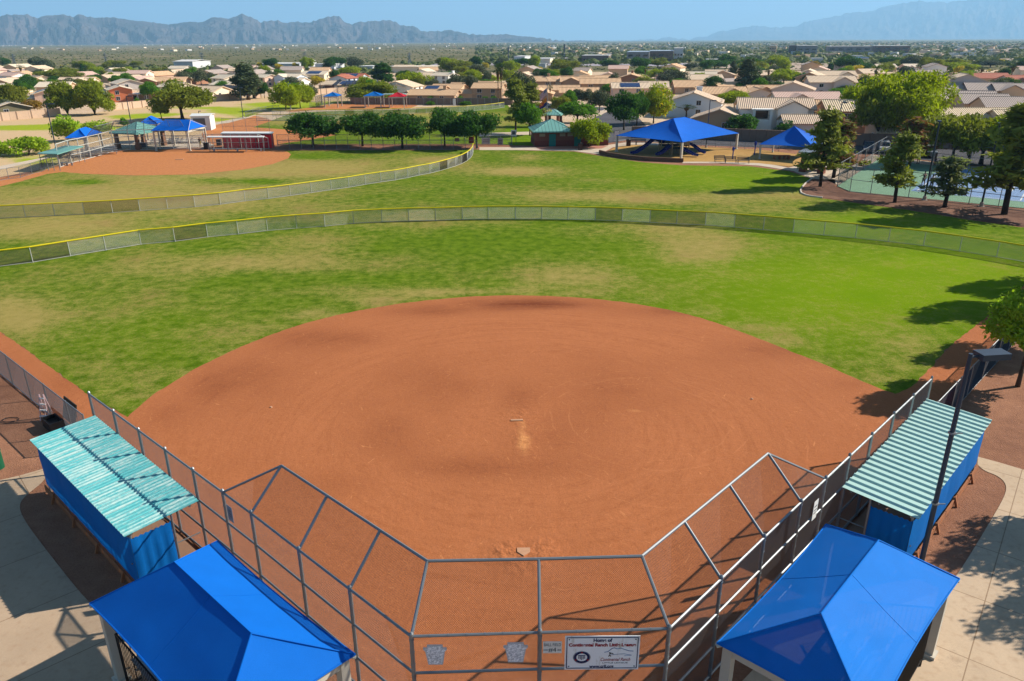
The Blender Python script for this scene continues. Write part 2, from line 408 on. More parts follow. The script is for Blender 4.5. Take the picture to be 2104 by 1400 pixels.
ring = [0, 60, 150, 400, 1000, 3000, 8000, 16000, R0]
for i in range(len(ring)-1):
    for j in range(48):
        a, b_ = 2*math.pi*j/48, 2*math.pi*(j+1)/48
        P = lambda r, t: (r*math.cos(t), r*math.sin(t), -.02)
        if ring[i] == 0: g.poly([P(0, 0), P(ring[1], a), P(ring[1], b_)])
        else: g.poly([P(ring[i], a), P(ring[i+1], a), P(ring[i+1], b_), P(ring[i], b_)])
tag(g.build('ground', m_desert()), kind='structure')
EARTH = m_dirt('brown gravel earth', (182, 130, 100), (152, 106, 82))
TANEARTH = m_dirt('tan sandy earth', (232, 204, 172), (212, 180, 146), .6)
sheet('neighbourhood_ground', [(-140, 125), (140, 125), (360, 470), (-360, 470)], -.012, TANEARTH, 0, 0)
sheet('park_ground', [(-120, 5), (120, 5), (130, 150), (-150, 150)], -.006, EARTH, 0, 0)

# wash with green weeds beyond the park, lower density of grass
def m_wash():
    m, n, b = nmat('weedy wash'); co = coord(n); lime = attr(n, 'lime'); n1 = nz(n, co, .09, 5, .65); n2 = nz(n, co, .9, 5, .7)
    tan = mixc(n, n2, sc((232, 200, 158)), sc((208, 174, 128))); gr = mixc(n, n2, sc((134, 160, 24)), sc((188, 194, 52)))
    f = math_(n, 'ADD', lime, math_(n, 'ADD', math_(n, 'MULTIPLY', math_(n, 'SUBTRACT', n1, .5), 1.1), math_(n, 'MULTIPLY', math_(n, 'SUBTRACT', n2, .5), .9)))
    c = mixc(n, ramp(n, f, .25, .7), tan, gr)
    n.links.new(c, b.inputs['Base Color']); b.inputs['Roughness'].default_value = 1; b.inputs['Specular IOR Level'].default_value = .05
    return m
lime = blobs([(40, 263, 90, 7, 1.), (150, 258, 60, 6, .9), (270, 240, 60, 5, .9), (330, 236, 60, 5, .7), (480, 230, 60, 6, 1.), (200, 262, 180, 5, .5), (420, 222, 120, 4, .6), (560, 215, 70, 6, .9),
              (440, 247, 60, 5, .8), (600, 222, 60, 5, .9), (640, 215, 40, 6, .8), (520, 240, 40, 5, .9), (60, 330, 80, 16, .6), (690, 212, 30, 4, .8)], .05)
sheet('wash_ground', pp((-250, 300), (-220, 262), (0, 247), (150, 238), (330, 212), (420, 205), (560, 197), (700, 193), (800, 206), (660, 222), (560, 226), (500, 243), (440, 266), (380, 284), (300, 300), (100, 345), (-80, 380), (-260, 420)), .0, m_wash(), 2.0, 1.5, .4, {'lime': lime})

# grass
ARC = [(262, 858), (300, 822), (370, 776), (450, 733), (560, 686), (660, 655), (770, 632), (880, 617), (980, 609), (1080, 607), (1200, 612), (1320, 626), (1430, 650), (1520, 681), (1600, 713), (1700, 752), (1780, 789), (1840, 811)]
dry = blobs([(x+(x-1075)*.012, y-9, 55, 9, .3) for x, y in ARC[1:-1]]+[(560, 540, 240, 26, .55), (330, 556, 150, 30, .3), (1175, 566, 120, 26, .6), (1440, 508, 110, 42, .75), (1330, 470, 120, 14, .4), (640, 500, 90, 20, .4),
             (30, 650, 90, 50, .8), (210, 800, 60, 60, .25), (1600, 690, 130, 30, .22), (1880, 720, 100, 50, .4), (300, 800, 30, 40, .3),
             (250, 412, 420, 34, .75), (80, 470, 240, 30, .7), (420, 350, 330, 40, .6), (820, 452, 240, 22, .35), (660, 345, 160, 16, .6), (900, 330, 90, 14, .6),
             (1060, 352, 120, 10, .9), (1150, 400, 160, 12, .45), (1380, 408, 230, 14, .7), (1600, 430, 150, 12, .4), (1080, 325, 40, 8, .5),
             (780, 252, 320, 9, .8), (980, 262, 60, 9, .5), (880, 235, 200, 5, .6), (1620, 400, 60, 12, .4), (1210, 372, 60, 8, .3),
             (540, 374, 40, 6, -.9), (440, 372, 60, 8, -.5), (180, 375, 40, 5, -.7), (640, 322, 70, 6, -.5), (590, 575, 330, 22, -.15), (1000, 500, 200, 20, -.25), (760, 610, 120, 20, .3), (150, 640, 160, 60, .1), (1080, 590, 500, 20, .12), (900, 600, 160, 8, .35), (480, 690, 60, 30, .22), (620, 645, 60, 20, .25), (260, 640, 420, 110, .12), (300, 400, 500, 80, .08)], .19)
lush = blobs([(1750, 620, 420, 110, 1.), (1500, 540, 260, 60, .35), (1960, 560, 200, 60, .9), (1500, 372, 260, 22, .8), (1400, 345, 200, 20, .7), (1750, 470, 200, 20, .6), (300, 680, 220, 60, .2), (870, 288, 170, 8, .5), (1800, 450, 160, 10, .6)], 0.)
lawn_poly = pp((-20, 668), (0, 682), (60, 724), (120, 768), (190, 818), (262, 858), (330, 830), (480, 760), (700, 700), (1050, 680), (1400, 700), (1700, 790), (1840, 811), (1875, 795), (1907, 762), (1960, 705), (2030, 650), (2104, 588), (2260, 560),
               (2360, 500), (2104, 468), (1990, 452), (1850, 430), (1690, 408), (1645, 398), (1650, 380), (1668, 368), (1620, 352), (1540, 342), (1400, 340), (1320, 334), (1240, 322), (1180, 312), (1000, 308), (985, 304), (560, 309), (480, 306), (300, 320), (100, 345), (0, 375), (-200, 410), (-420, 470), (-330, 520), (-160, 590))
sheet('lawn', lawn_poly, .008, m_grass(), .8, .35, .12, {'dry': dry, 'lush': lush})
GR = bpy.data.materials['lawn grass']
sheet('lawn', pp((520, 262), (560, 247), (600, 232), (700, 228), (820, 226), (960, 219), (1040, 214), (1060, 232), (1100, 270), (1085, 296), (570, 297), (560, 285)), .008, GR, 1.5, .8, .2, {'dry': dry, 'lush': lush}, 2)
sheet('lawn', pp((1040, 262), (1090, 262), (1098, 300), (1030, 298)), .016, GR, 1.5, .8, .1, {'dry': blobs([], .05), 'lush': blobs([], .5)}, 3)

damp = blobs([(1090, 626, 150, 13, .9), (880, 640, 130, 14, .45), (740, 700, 110, 22, .35), (620, 700, 90, 30, .35), (520, 780, 110, 50, .4), (430, 800, 60, 50, .3), (1060, 820, 50, 30, .35), (900, 800, 90, 50, .3), (800, 900, 110, 60, .2),
              (1240, 800, 120, 60, .3), (1180, 900, 110, 60, .25), (980, 960, 200, 26, .35), (1420, 640, 160, 14, .5), (1640, 720, 160, 24, .4), (1760, 790, 60, 20, .3), (700, 990, 100, 30, .25), (1480, 760, 100, 40, .2), (1060, 690, 300, 40, -.25), (1400, 900, 120, 70, -.2), (1076, 1060, 260, 50, -.1),
              (60, 760, 60, 40, .1), (140, 790, 50, 30, .25), (330, 850, 60, 30, .2)], .12)
def damp2(x, y):
    px, py = proj(x, y); q = math.hypot((px-1075)/330, (py-860)/150 if py < 860 else (py-860)/120)
    return .12+.9*(damp(x, y)-.12)+.08*math.exp(-((q-.95)/.2)**2)-.08*math.exp(-((q-1.3)/.16)**2)
sand = blobs([(1078, 905, 16, 34, 1.1), (1062, 868, 14, 10, .8), (1300, 845, 30, 5, .7), (1545, 822, 30, 20, .4), (560, 838, 10, 6, .6), (1400, 990, 120, 40, .25), (1080, 1010, 120, 20, .25), (1000, 760, 100, 30, .15), (1640, 900, 160, 40, .2), (20, 700, 40, 30, .3)], 0)
scuff = blobs([(1040, 1130, 30, 18, 1.), (1112, 1128, 30, 18, 1.), (1080, 1165, 50, 20, .5), (1062, 850, 40, 22, .5), (1078, 905, 24, 40, .5), (1050, 1145, 60, 26, .4), (1240, 1090, 160, 60, .15)], .06)
arc = ARC
arc = [tuple(v) for v in smooth_line([Vector(p) for p in arc], 2)]
# fence lines (top points in the picture, at their height)
HT, HO, HL = 3.6, 4.95, 1.8
LTOP = [(183, 810), (235, 846), (287, 884), (339, 925), (394, 968), (455, 1013), (516, 1055), (609, 1133), (715, 1213), (845, 1308)]
RTOP = [(1375, 1292), (1484.3, 1191), (1571.6, 1105), (1646, 1032), (1699, 984.8), (1746.8, 938), (1793.4, 895), (1839.5, 852.5), (1876.4, 814), (1914.5, 778.5)]
def base(p): return Vector((p.x, p.y, 0))
LF = [base(at(*p, HT)) for p in LTOP]; RF = [base(at(*p, HT)) for p in RTOP]; CB = [LF[-1], base(at(1109, 1298, HT)), RF[0]]
def straight(P):
    a, b = P[0], P[-1]; d = (b-a).normalized(); return [a+d*(p-a).dot(d) for p in P]
LF[:7] = straight(LF[:7]); LF[6:] = straight(LF[6:]); RF[3:] = straight(RF[3:]); RF[:4] = straight(RF[:4]); CB = straight(CB)
LLOW = [base(at(x, y, HL)) for x, y in ((10.7, 730), (45.5, 760), (86, 790.5), (133, 825.5), (170, 853))]
d_ = (LLOW[0]-LLOW[-1]).normalized(); LLOW = [LLOW[0]+d_*2.9*k for k in (5, 4, 3, 2, 1)]+straight(LLOW)
RLOW0 = [base(at(x, y, HL)) for x, y in ((1928, 826), (2049, 701))]; d_ = (RLOW0[1]-RLOW0[0]).normalized()
RLOW = [RLOW0[0]+d_*2.9*k for k in range(-1, 11)]
dirt_poly = [at(*p) for p in arc]+pp((1875, 795), (1907, 762), (1960, 705), (2030, 650), (2104, 588), (2200, 520))+[RLOW[-1], RLOW[0]]+RF[::-1]+CB[::-1]+LF[::-1]+LLOW[::-1]+pp((-60, 640), (0, 682), (60, 724), (120, 768), (190, 818))
sheet('infield_dirt', dirt_poly, .02, m_infield(), .45, .3, .05, {'damp': damp2, 'sand': sand, 'scuff': scuff}, 4)
CL = bpy.data.materials['infield clay']
flat = {'damp': blobs([], .0), 'sand': blobs([], .62), 'scuff': blobs([], .0)}
# infields of the other three ball fields
sheet('infield_dirt', pp((0, 384), (40, 374), (96, 358), (130, 354), (180, 358), (280, 361), (400, 359), (500, 349), (560, 338), (592, 326), (598, 318), (590, 312), (575, 308), (420, 306), (236, 309), (200, 318), (120, 342), (60, 358), (0, 366), (-120, 400), (-200, 440), (-100, 412)), .02, CL, 1.5, .6, .1, flat, 5)
sheet('infield_dirt', pp((430, 262), (470, 250), (525, 238), (560, 248), (520, 262), (580, 266), (640, 268), (690, 278), (640, 287), (590, 294), (566, 298), (440, 302), (420, 292), (415, 275)), .02, CL, 2, .8, .1, flat, 6)
sheet('infield_dirt', pp((585, 229), (640, 221), (672, 215.5), (700, 212.5), (780, 211.5), (845, 213.5), (858, 217), (845, 222), (790, 225), (700, 226), (650, 226), (600, 231)), .02, CL, 2, .8, .1, flat, 7)
sheet('warning_track', pp((555, 300), (990, 298), (1040, 298), (985, 308), (880, 309), (560, 310)), .026, EARTH, 0, .8, .15)
# concrete walks
CONC = m_concrete('concrete walk', (206, 178, 148), math.radians(-42.3), (3.2, 3.2))
CONC2 = m_concrete('concrete path', (226, 206, 182), 0, (3, 3), False)
bedL = smooth_line([Vector(p) for p in ((98, 972), (90, 990), (62, 1012), (42, 1030), (40, 1050), (60, 1085), (110, 1150), (177, 1234), (250, 1300))], 2)
sheet('pavement', pp((-300, 1030), (0, 987), (40, 978), (92, 963))+[at(*p) for p in bedL]+[LF[7]+Vector((-.6, -.6, 0)), LF[-1]+Vector((-.4, -.5, 0)), Vector((-3, 12.5, 0)), Vector((-3, 9, 0)), Vector((-40, 9, 0))], .012, CONC, 0, .5)
bedR = smooth_line([Vector(p) for p in ((1945, 1210), (1977, 1167), (2030, 1080), (2066, 1018), (2068, 995), (2050, 978), (2022, 968), (2008, 955))], 2)
sheet('pavement', [Vector((3, 9, 0)), Vector((3, 12.5, 0)), RF[0]+Vector((.4, -.5, 0)), RF[2]+Vector((.6, -.6, 0))]+[at(*p) for p in bedR]+pp((2009, 939), (2050, 950), (2104, 966), (2300, 985))+[Vector((45, 20, 0)), Vector((45, 9, 0))], .012, m_concrete('concrete walk right', (222, 194, 162), math.radians(38), (3.2, 3.2)), 0, .5)
sheet('path', pp((-100, 372), (0, 349), (60, 336), (110, 322), (80, 326), (0, 342), (-100, 360)), .03, CONC2, 0, 1)
sheet('path', pp((228, 309), (300, 306), (430, 303), (440, 298), (410, 288), (330, 284), (260, 290), (200, 300), (140, 318)), .03, CONC2, 0, 1)
sheet('path', pp((425, 258), (470, 253), (500, 245), (520, 240), (500, 241), (455, 250)), .03, CONC2, 0, 1)
sheet('path', pp((985, 303), (1090, 303), (1240, 300), (1290, 292), (1400, 296), (1420, 300), (1260, 303), (1232, 318), (1180, 311), (1080, 309), (985, 309)), .03, CONC2, 0, 1)
sheet('path', pp((1100, 303), (1250, 300), (1236, 306), (1110, 308)), .04, plain('red paver', (196, 132, 112), .9, 0, .2, 6), 0, 1)
sheet('path', pp((1402, 336), (1480, 336), (1560, 341), (1630, 352), (1668, 368), (1700, 372), (1760, 345), (1690, 330), (1620, 345), (1560, 334), (1480, 331), (1402, 330)), .03, CONC2, 0, 1)
sheet('path', pp((1700, 372), (1722, 381), (1816, 320), (1870, 335), (1990, 350), (2104, 352), (2104, 346), (1990, 342), (1870, 328), (1790, 318)), .03, CONC2, 0, 1)
sheet('path', pp((985, 274), (1090, 271), (1096, 277), (985, 281)), .03, CONC2, 0, 1)
SANDM = m_dirt('playground sand', (206, 164, 98), (190, 146, 84), 1.2)
sheet('playground_sand', pp((1240, 318), (1262, 304), (1300, 298), (1420, 301), (1560, 308), (1640, 318), (1700, 330), (1620, 343), (1560, 336), (1480, 333), (1402, 333), (1320, 330)), .035, SANDM, 0, 1)
ASPH = m_dirt('asphalt', (92, 92, 98), (112, 110, 114), .8, k=.62)
sheet('road', pp((1180, 262), (1225, 240), (1262, 224), (1300, 227), (1310, 240), (1330, 262), (1420, 276), (1600, 288), (1780, 300), (1900, 306), (2150, 316), (2150, 344), (1990, 340), (1870, 326), (1780, 315), (1640, 307), (1420, 298), (1290, 288), (1240, 296), (1180, 280)), .02, ASPH, 0, 2)
sheet('road', pp((1060, 222), (1105, 214), (1262, 222), (1262, 228), (1110, 226)), .022, ASPH, 0, 2)
sheet('path', pp((1225, 232), (1244, 225), (1248, 229), (1234, 238)), .04, CONC2, 0, 1)
bedc = smooth_line([Vector(p) for p in ((1668, 368), (1652, 380), (1642, 396), (1660, 404), (1700, 408), (1760, 416), (1850, 429), (1990, 450), (2150, 474))], 1)
sheet('planting_bed', [at(*p) for p in bedc]+pp((2180, 442), (2104, 431), (1900, 408), (1740, 394), (1716, 384), (1716, 370)), .03, m_dirt('bed gravel', (150, 112, 92), (118, 84, 70)), 0, .8, .1)
kb = MB(); kp = [at(*p) for p in bedc[:9]]
for a, b_ in zip(kp[:-1], kp[1:]): kb.bar(a+Vector((0, 0, .07)), b_+Vector((0, 0, .07)), .15, .15)
tag(kb.build('kerb', plain('concrete kerb', (226, 214, 198), .8)), kind='structure')
# courts
GREENC = plain('green court paint', (126, 164, 132), .8, 0, .08, .5); BLUEC = plain('blue court paint', (132, 164, 206), .8, 0, .08, .5)
court = pp((1720, 383), (1815, 321), (1870, 336), (1990, 347), (2260, 352), (2320, 452), (2104, 429), (1900, 409), (1745, 394))
sheet('court', court, .05, GREENC, 0, 2)
cA, cB = at(1868, 396), at(1935, 345); cu = (cB-cA); cu.z = 0; cu.normalize(); cv = Vector((cu.y, -cu.x, 0))
LINE = plain('court line paint', (238, 240, 240), .7)
for k in range(2):
    o = cA+cv*(k*19)+cu*1.0
    q = [o, o+cu*24, o+cu*24+cv*12, o+cv*12]
    sheet('court', q, .058, BLUEC, 0, 0)
    lm = MB()
    def ln(a, b_, w=.07):
        a, b_ = Vector((*a[:2], .064)), Vector((*b_[:2], .064)); s_ = (b_-a).normalized(); s_ = Vector((-s_.y, s_.x, 0))*w
        lm.poly([a-s_, b_-s_, b_+s_, a+s_])
    C = lambda s_, t: o+cu*s_+cv*t
    for t in (.6, 2, 10, 11.4): ln(C(.5, t), C(23.5, t))
    for s_ in (.5, 23.5): ln(C(s_, .6), C(s_, 11.4))
    for s_ in (5.6, 18.4): ln(C(s_, 2), C(s_, 10))
    ln(C(5.6, 6), C(18.4, 6))
    tag(lm.build('court_line', LINE), kind='structure')
    t = thing('tennis_net', 'low dark net across the '+('blue court where the two players stand' if k == 0 else 'blue court farther along, behind the broad pine'), 'net', C(12, 6))
    nb_ = MB(); nb_.net([C(12, .2)-C(12, 6)+Vector((0, 0, .1)), C(12, 11.8)-C(12, 6)+Vector((0, 0, .1)), C(12, 11.8)-C(12, 6)+Vector((0, 0, .92)), C(12, .2)-C(12, 6)+Vector((0, 0, .92))], .1, .006); nb_.build('netting', BLACK, t)
    MB().bar(C(12, .2)-C(12, 6)+Vector((0, 0, .95)), C(12, 11.8)-C(12, 6)+Vector((0, 0, .95)), .02, .06).build('tape', WHITE, t)
    for e in (.2, 11.8): MB().tube(C(12, e)-C(12, 6), C(12, e)-C(12, 6)+Vector((0, 0, 1.05)), .05).build('post', BLACK, t)
# highway and far paved strips
sheet('road', [far(x, y, 1) for x, y in ()] or pp((640, 142), (800, 135.5), (900, 131.5), (1052, 129), (1250, 131), (1430, 130), (1480, 131), (1480, 136), (1300, 136.5), (1052, 134), (900, 136), (780, 140), (660, 145)), .05, plain('far highway concrete', (176, 166, 172), .9, 0, .15, .02), 0, 0)
sheet('road', pp((1140, 126), (1165, 118), (1190, 110), (1194, 110.4), (1176, 118), (1160, 127)), .05, MATS['far highway concrete'], 0, 0)
sheet('far_clearing', pp((1480, 133), (1700, 128), (2104, 120), (2300, 122), (2104, 130), (1800, 140), (1600, 145), (1480, 140)), .04, plain('far graded earth', (190, 166, 144), 1, 0, .2, .02), 0, 0)
sheet('far_clearing', pp((1230, 109), (1290, 107), (1320, 111), (1280, 116), (1220, 114)), .04, MATS['far graded earth'], 0, 0)
sheet('far_clearing', pp((1700, 104), (2104, 99), (2104, 106), (1850, 110)), .04, MATS['far graded earth'], 0, 0)

# ---------------------------------------------------------------- mountains
def mountain(name, sil, D0, D1, mat, seed, back=.25, rough=.5, foot=None):
    xs = [p[0] for p in sil]; x0, x1 = xs[0], xs[-1]; step = 3.5; nx = int((x1-x0)/step)+1; nu = 60
    def crest(px):
        for (a, ya), (b_, yb) in zip(sil[:-1], sil[1:]):
            if a <= px <= b_: return ya+(yb-ya)*(px-a)/(b_-a)
        return sil[-1][1]
    vs = []; fs = []
    for i in range(nx):
        px = x0+i*step; cp = far(px, crest(px)+(abs(noise.noise(Vector((px*.07, seed, 0))))-.25)*5.5+noise.noise(Vector((px*.31, seed, 2)))*.9+noise.noise(Vector((px*.037, seed, 4)))*1.4, D1); hz = max(cp.z, 4.)
        dr = Vector((cp.x, cp.y, 0)).normalized()
        for j in range(nu+8):
            u = j/nu
            if u <= 1:
                D = D0+(D1-D0)*u; q = Vector((px*.034, u*2.6, seed))
                rd = noise.ridged_multi_fractal(q*1.4, 1., 2.1, 6, 1., 2.)/2.2-.45
                big = noise.ridged_multi_fractal(Vector((px*.012, u*1.1, seed+5)), 1., 2.1, 4, 1., 2.)/2.-.5
                z = hz*(u**1.35)*(1+0*rd)+hz*(rd*.5+big*1.15)*rough*(u*(1-u)*3.4)**.8
                z = min(z, hz*(.15+.85*u))
                if j == nu: z = hz
            else:
                D = D1+(j-nu)/8*(D1-D0)*back; z = hz*(1-((j-nu)/8)**1.2)
            vs.append(dr*D+Vector((0, 0, max(z, 0)-5)))
    m = nu+8
    for i in range(nx-1):
        for j in range(m-1): a = i*m+j; fs.append((a, a+m, a+m+1, a+1))
    me = bpy.data.meshes.new(name); me.from_pydata(vs, [], fs); me.materials.append(mat); me.update()
    if me.polygons[0].normal.z < 0: me.flip_normals()
    return tag(mo(name, me), kind='structure')
def m_rock(name, a, b_, s):
    m, n, b = nmat(name); co = coord(n); n1 = nz(n, co, s, 6, .65); n2 = nz(n, co, s*7, 5, .7)
    c = mixc(n, ramp(n, n1, .35, .65), sc(a), sc(b_)); c = mixc(n, 1., c, mixc(n, n2, (.6,)*3, (1.4,)*3), 'MULTIPLY')
    n.links.new(c, b.inputs['Base Color']); b.inputs['Roughness'].default_value = 1; b.inputs['Specular IOR Level'].default_value = .03
    bump(n, b, n2, .8, 30)
    return m
west = [(-420, 42), (-300, 36), (-150, 30), (0, 34), (13, 29), (40, 31), (55, 29), (75, 36), (100, 32), (130, 30), (150, 33), (163, 28), (172, 32), (185, 35), (205, 36), (235, 36), (260, 41), (285, 43), (320, 46), (345, 51), (375, 46), (415, 45), (435, 36), (450, 35), (468, 39), (485, 34), (497, 28), (515, 34), (526, 40), (537, 44), (552, 41), (562, 43), (572, 41), (586, 48), (609, 43), (623, 47), (640, 45), (652, 40), (663, 36), (677, 33.5), (697, 34), (712, 47), (723, 50), (737, 45), (755, 44), (777, 41), (800, 42), (812, 44), (826, 51), (835, 54), (849, 53), (866, 62), (877, 66), (895, 63), (926, 62), (949, 67), (972, 69), (995, 72), (1012, 71), (1040, 70), (1052, 72), (1080, 75), (1110, 77), (1128, 80), (1131, 78), (1134, 81), (1150, 83), (1250, 84)]
east = [(1290, 84), (1355, 80), (1378, 77), (1395, 79), (1415, 80), (1435, 76), (1452, 75), (1475, 65), (1486, 64), (1509, 61), (1526, 56), (1546, 53), (1578, 55), (1621, 56), (1641, 50), (1655, 45), (1687, 40), (1721, 32), (1750, 27), (1781, 22), (1789, 23), (1807, 17), (1824, 11), (1835, 12), (1864, 4), (1885, 2), (1889, .5), (1901, 4), (1935, 5), (1978, 2), (2007, -3), (2104, -14), (2300, -20), (2500, -6)]
mountain('mountains', west, 7500, 8600, m_rock('west range rock', (108, 96, 92), (66, 66, 62), .0022), 3.1, rough=.85)
mountain('mountains', east, 17800, 21000, m_rock('east range rock', (120, 104, 92), (84, 82, 70), .0009), 8.7, rough=.45)
# ---------------------------------------------------------------- fences
UP = Vector((0, 0, 1))
def fence(name, label, cat, pts, h, pr=.035, rails=(), net=(.055, .0042), netmat=None, top=None, group=None, cap=None, postmat=None, postx=.05, bottom=.04, skip=(), per=None):
    """pts: base points in order; parts: post (each), rail, chain_link_mesh, fence_cap"""
    o = pts[0]; t = thing(name, label, cat, o, 0, group); P = [p-o for p in pts]; hs = h if isinstance(h, list) else [h]*len(P)
    pm = postmat or STEEL
    for p, hh in zip(P, hs): MB().tube(p, p+UP*(hh+postx), pr, 6).build('post', pm, t)
    r = MB(); nt = [MB(), MB()]
    for i, (a, b) in enumerate(zip(P[:-1], P[1:])):
        ha, hb = hs[i], hs[i+1]
        for z in rails: r.tube(a+UP*z, b+UP*z, pr*.72, 5)
        if cap is None: r.tube(a+UP*ha, b+UP*hb, pr*.8, 6)
        if net and i not in skip:
            k = 1 if per and i in per else 0; q = MB() if k else nt[0]
            q.net([a+UP*bottom, b+UP*bottom, b+UP*hb, a+UP*ha], net[0], net[1]*(1.5 if k else 1))
            if k: tag(q.build('chain_link_mesh', DARKMESH, t), 'darker brown mesh panel')
    if r.v: r.build('rail', pm, t)
    if nt[0].v: nt[0].build('chain_link_mesh', netmat or WIRE, t)
    if cap:
        c = MB()
        for i, (a, b) in enumerate(zip(P[:-1], P[1:])): c.tube(a+UP*hs[i], b+UP*hs[i+1], .065, 8)
        c.build('fence_cap', cap, t)
    return t
OUT = [(-200, 577), (-140, 569), (-75, 560), (-5, 549), (68, 540), (145, 527), (218, 515), (290, 503), (360, 497), (427, 488), (490, 482), (550, 475), (610, 470), (668, 466), (727, 460), (785, 457), (840, 455), (895, 454), (950, 452), (1003, 451), (1059, 451), (1113, 451), (1167, 452), (1223, 453), (1278, 455), (1335, 458), (1390, 461), (1449, 463.5), (1508, 468), (1568, 473), (1629, 478.5), (1692, 484), (1757, 490), (1825, 497.5), (1897, 506), (1971, 517), (2047, 529), (2110, 540), (2190, 555)]
SCN = (.062, .0052)
fence('outfield_fence', 'long curved outfield fence with yellow cap round the near green ball field', 'fence', pp(*OUT), 1.38, .035, (.05,), SCN, SCREENWIRE, cap=YELLOW, postmat=plain('pale fence post', (206, 206, 196), .6, .1), per={3, 4, 8, 23, 25, 26, 28, 29})
OUT2 = [(-150, 461), (-80, 456), (-10, 450), (53, 447), (113, 444), (174, 441), (232, 438), (288, 434), (345, 430), (401, 426), (453, 421), (504, 414), (552, 409), (597, 403), (640, 397), (681, 391), (717, 386), (751, 380), (783, 375), (812, 371), (838, 366), (861, 361), (883, 357), (903, 352), (920, 347), (936, 342), (949, 337), (960, 331), (967, 325), (971, 319), (972.5, 312)]
fence('outfield_fence', 'yellow capped fence curving away towards the row of round trees', 'fence', pp(*OUT2), 1.38, .035, (.05,), SCN, SCREENWIRE, cap=YELLOW, postmat=MATS['pale fence post'], per={5, 6, 23, 26})
fence('outfield_fence', 'far yellow capped fence just in front of the farthest red infield', 'fence', pp((560, 238.5), (577, 238.5), (596, 238.4), (615, 238.2), (634, 238), (652, 237.8), (671, 237.4), (690, 237.2), (709, 237), (728, 236.7), (748, 236.4), (768, 236), (787, 235.7), (806, 235), (824, 234.4), (841, 234), (858, 233.2), (876, 232.8), (893, 232.2), (910, 231.5), (926, 230.8), (943, 230), (959, 229.2), (974, 228), (994, 226.6), (1012, 224.6), (1026, 222.6), (1036, 221)), 1.4, .04, (.05,), (.08, .007), SCREENWIRE, cap=YELLOW, postmat=MATS['pale fence post'], per={8, 10, 13})
fence('outfield_fence', 'far fence with thin yellow cap behind the first two round trees', 'fence', pp((528, 248.3), (548, 248.3), (569, 248.2), (590, 248.2), (611, 248.2), (632, 248.2), (660, 248.3), (687, 248.6), (712, 249), (740, 249.5), (770, 250.5)), 1.4, .04, (.05,), (.08, .007), SCREENWIRE, cap=plain('faded yellow cap', (196, 176, 40), .6), postmat=MATS['pale fence post'])
# foul line fences
fence('foul_line_fence', 'low chain link fence along the dirt, behind the turquoise roofed dugout', 'fence', LLOW, HL, .035, (.06,), (.055, .004), WIRE)
fence('foul_line_fence', 'low chain link fence beyond the striped roof dugout with a red banner', 'fence', RLOW, HL, .035, (.06,), (.055, .004), WIRE)
# tall dugout fences and backstop as one connected steel frame
def backstop():
    o = CB[1]; t = thing('backstop', 'tall chain link backstop with angled top around home plate', 'backstop', o)
    P = LF+CB[1:2]+RF; P = [p-o for p in P]; r = MB(); nt = MB(); tie = MB()
    for i, p in enumerate(P):
        MB().tube(p, p+UP*(HT+.08), .055, 8).tube(p+UP*(HT+.08), p+UP*(HT+.14), .06, 8, r2=.02).build('post', STEEL, t)
        for k in range(9): tie.tube(p+UP*(.3+k*.4-.012), p+UP*(.3+k*.4+.012), .066, 8)
    for a, b in zip(P[:-1], P[1:]):
        for z in (.08, 1.2, 2.4, HT): r.tube(a+UP*z, b+UP*z, .038, 6)
        nt.net([a+UP*.04, b+UP*.04, b+UP*HT, a+UP*HT], .057, .0025)
        n_ = int((b-a).length/.45)
        for k in range(1, n_):
            q = a+(b-a)*(k/n_); e = (b-a).normalized()*.012
            tie.tube(q+UP*HT-e, q+UP*HT+e, .046, 6)
    tipsL = [at(x, y, HO)-o for x, y in ((578, 957), (669, 1020), (777, 1092), (878, 1153))]
    tipsR = [at(x, y, HO)-o for x, y in ((1319, 1143), (1408, 1073), (1501.5, 998), (1578, 932))]
    tc = at(1107, 1149, HO)-o
    tips = straight(tipsL)+[tc]+straight(tipsR)
    foot = P[6:10]+[P[10]]+P[11:15]
    for f, q in zip(foot, tips):
        MB().tube(f+UP*HT, q, .045, 7).build('overhang_arm', STEEL, t)
    for i in range(len(tips)-1):
        r.tube(tips[i], tips[i+1], .042, 6)
        nt.net([foot[i]+UP*HT, foot[i+1]+UP*HT, tips[i+1], tips[i]], .057, .0025)
    for f, q, e in ((P[6], tips[0], P[5]), (P[14], tips[-1], P[15])):
        r.tube(q, e+UP*HT, .04, 6); nt.net([f+UP*HT, q, e+UP*HT], .057, .0025)
    r.build('rail', STEEL, t); nt.build('chain_link_mesh', WIRE, t); tie.build('tie_band', STEEL, t)
backstop()

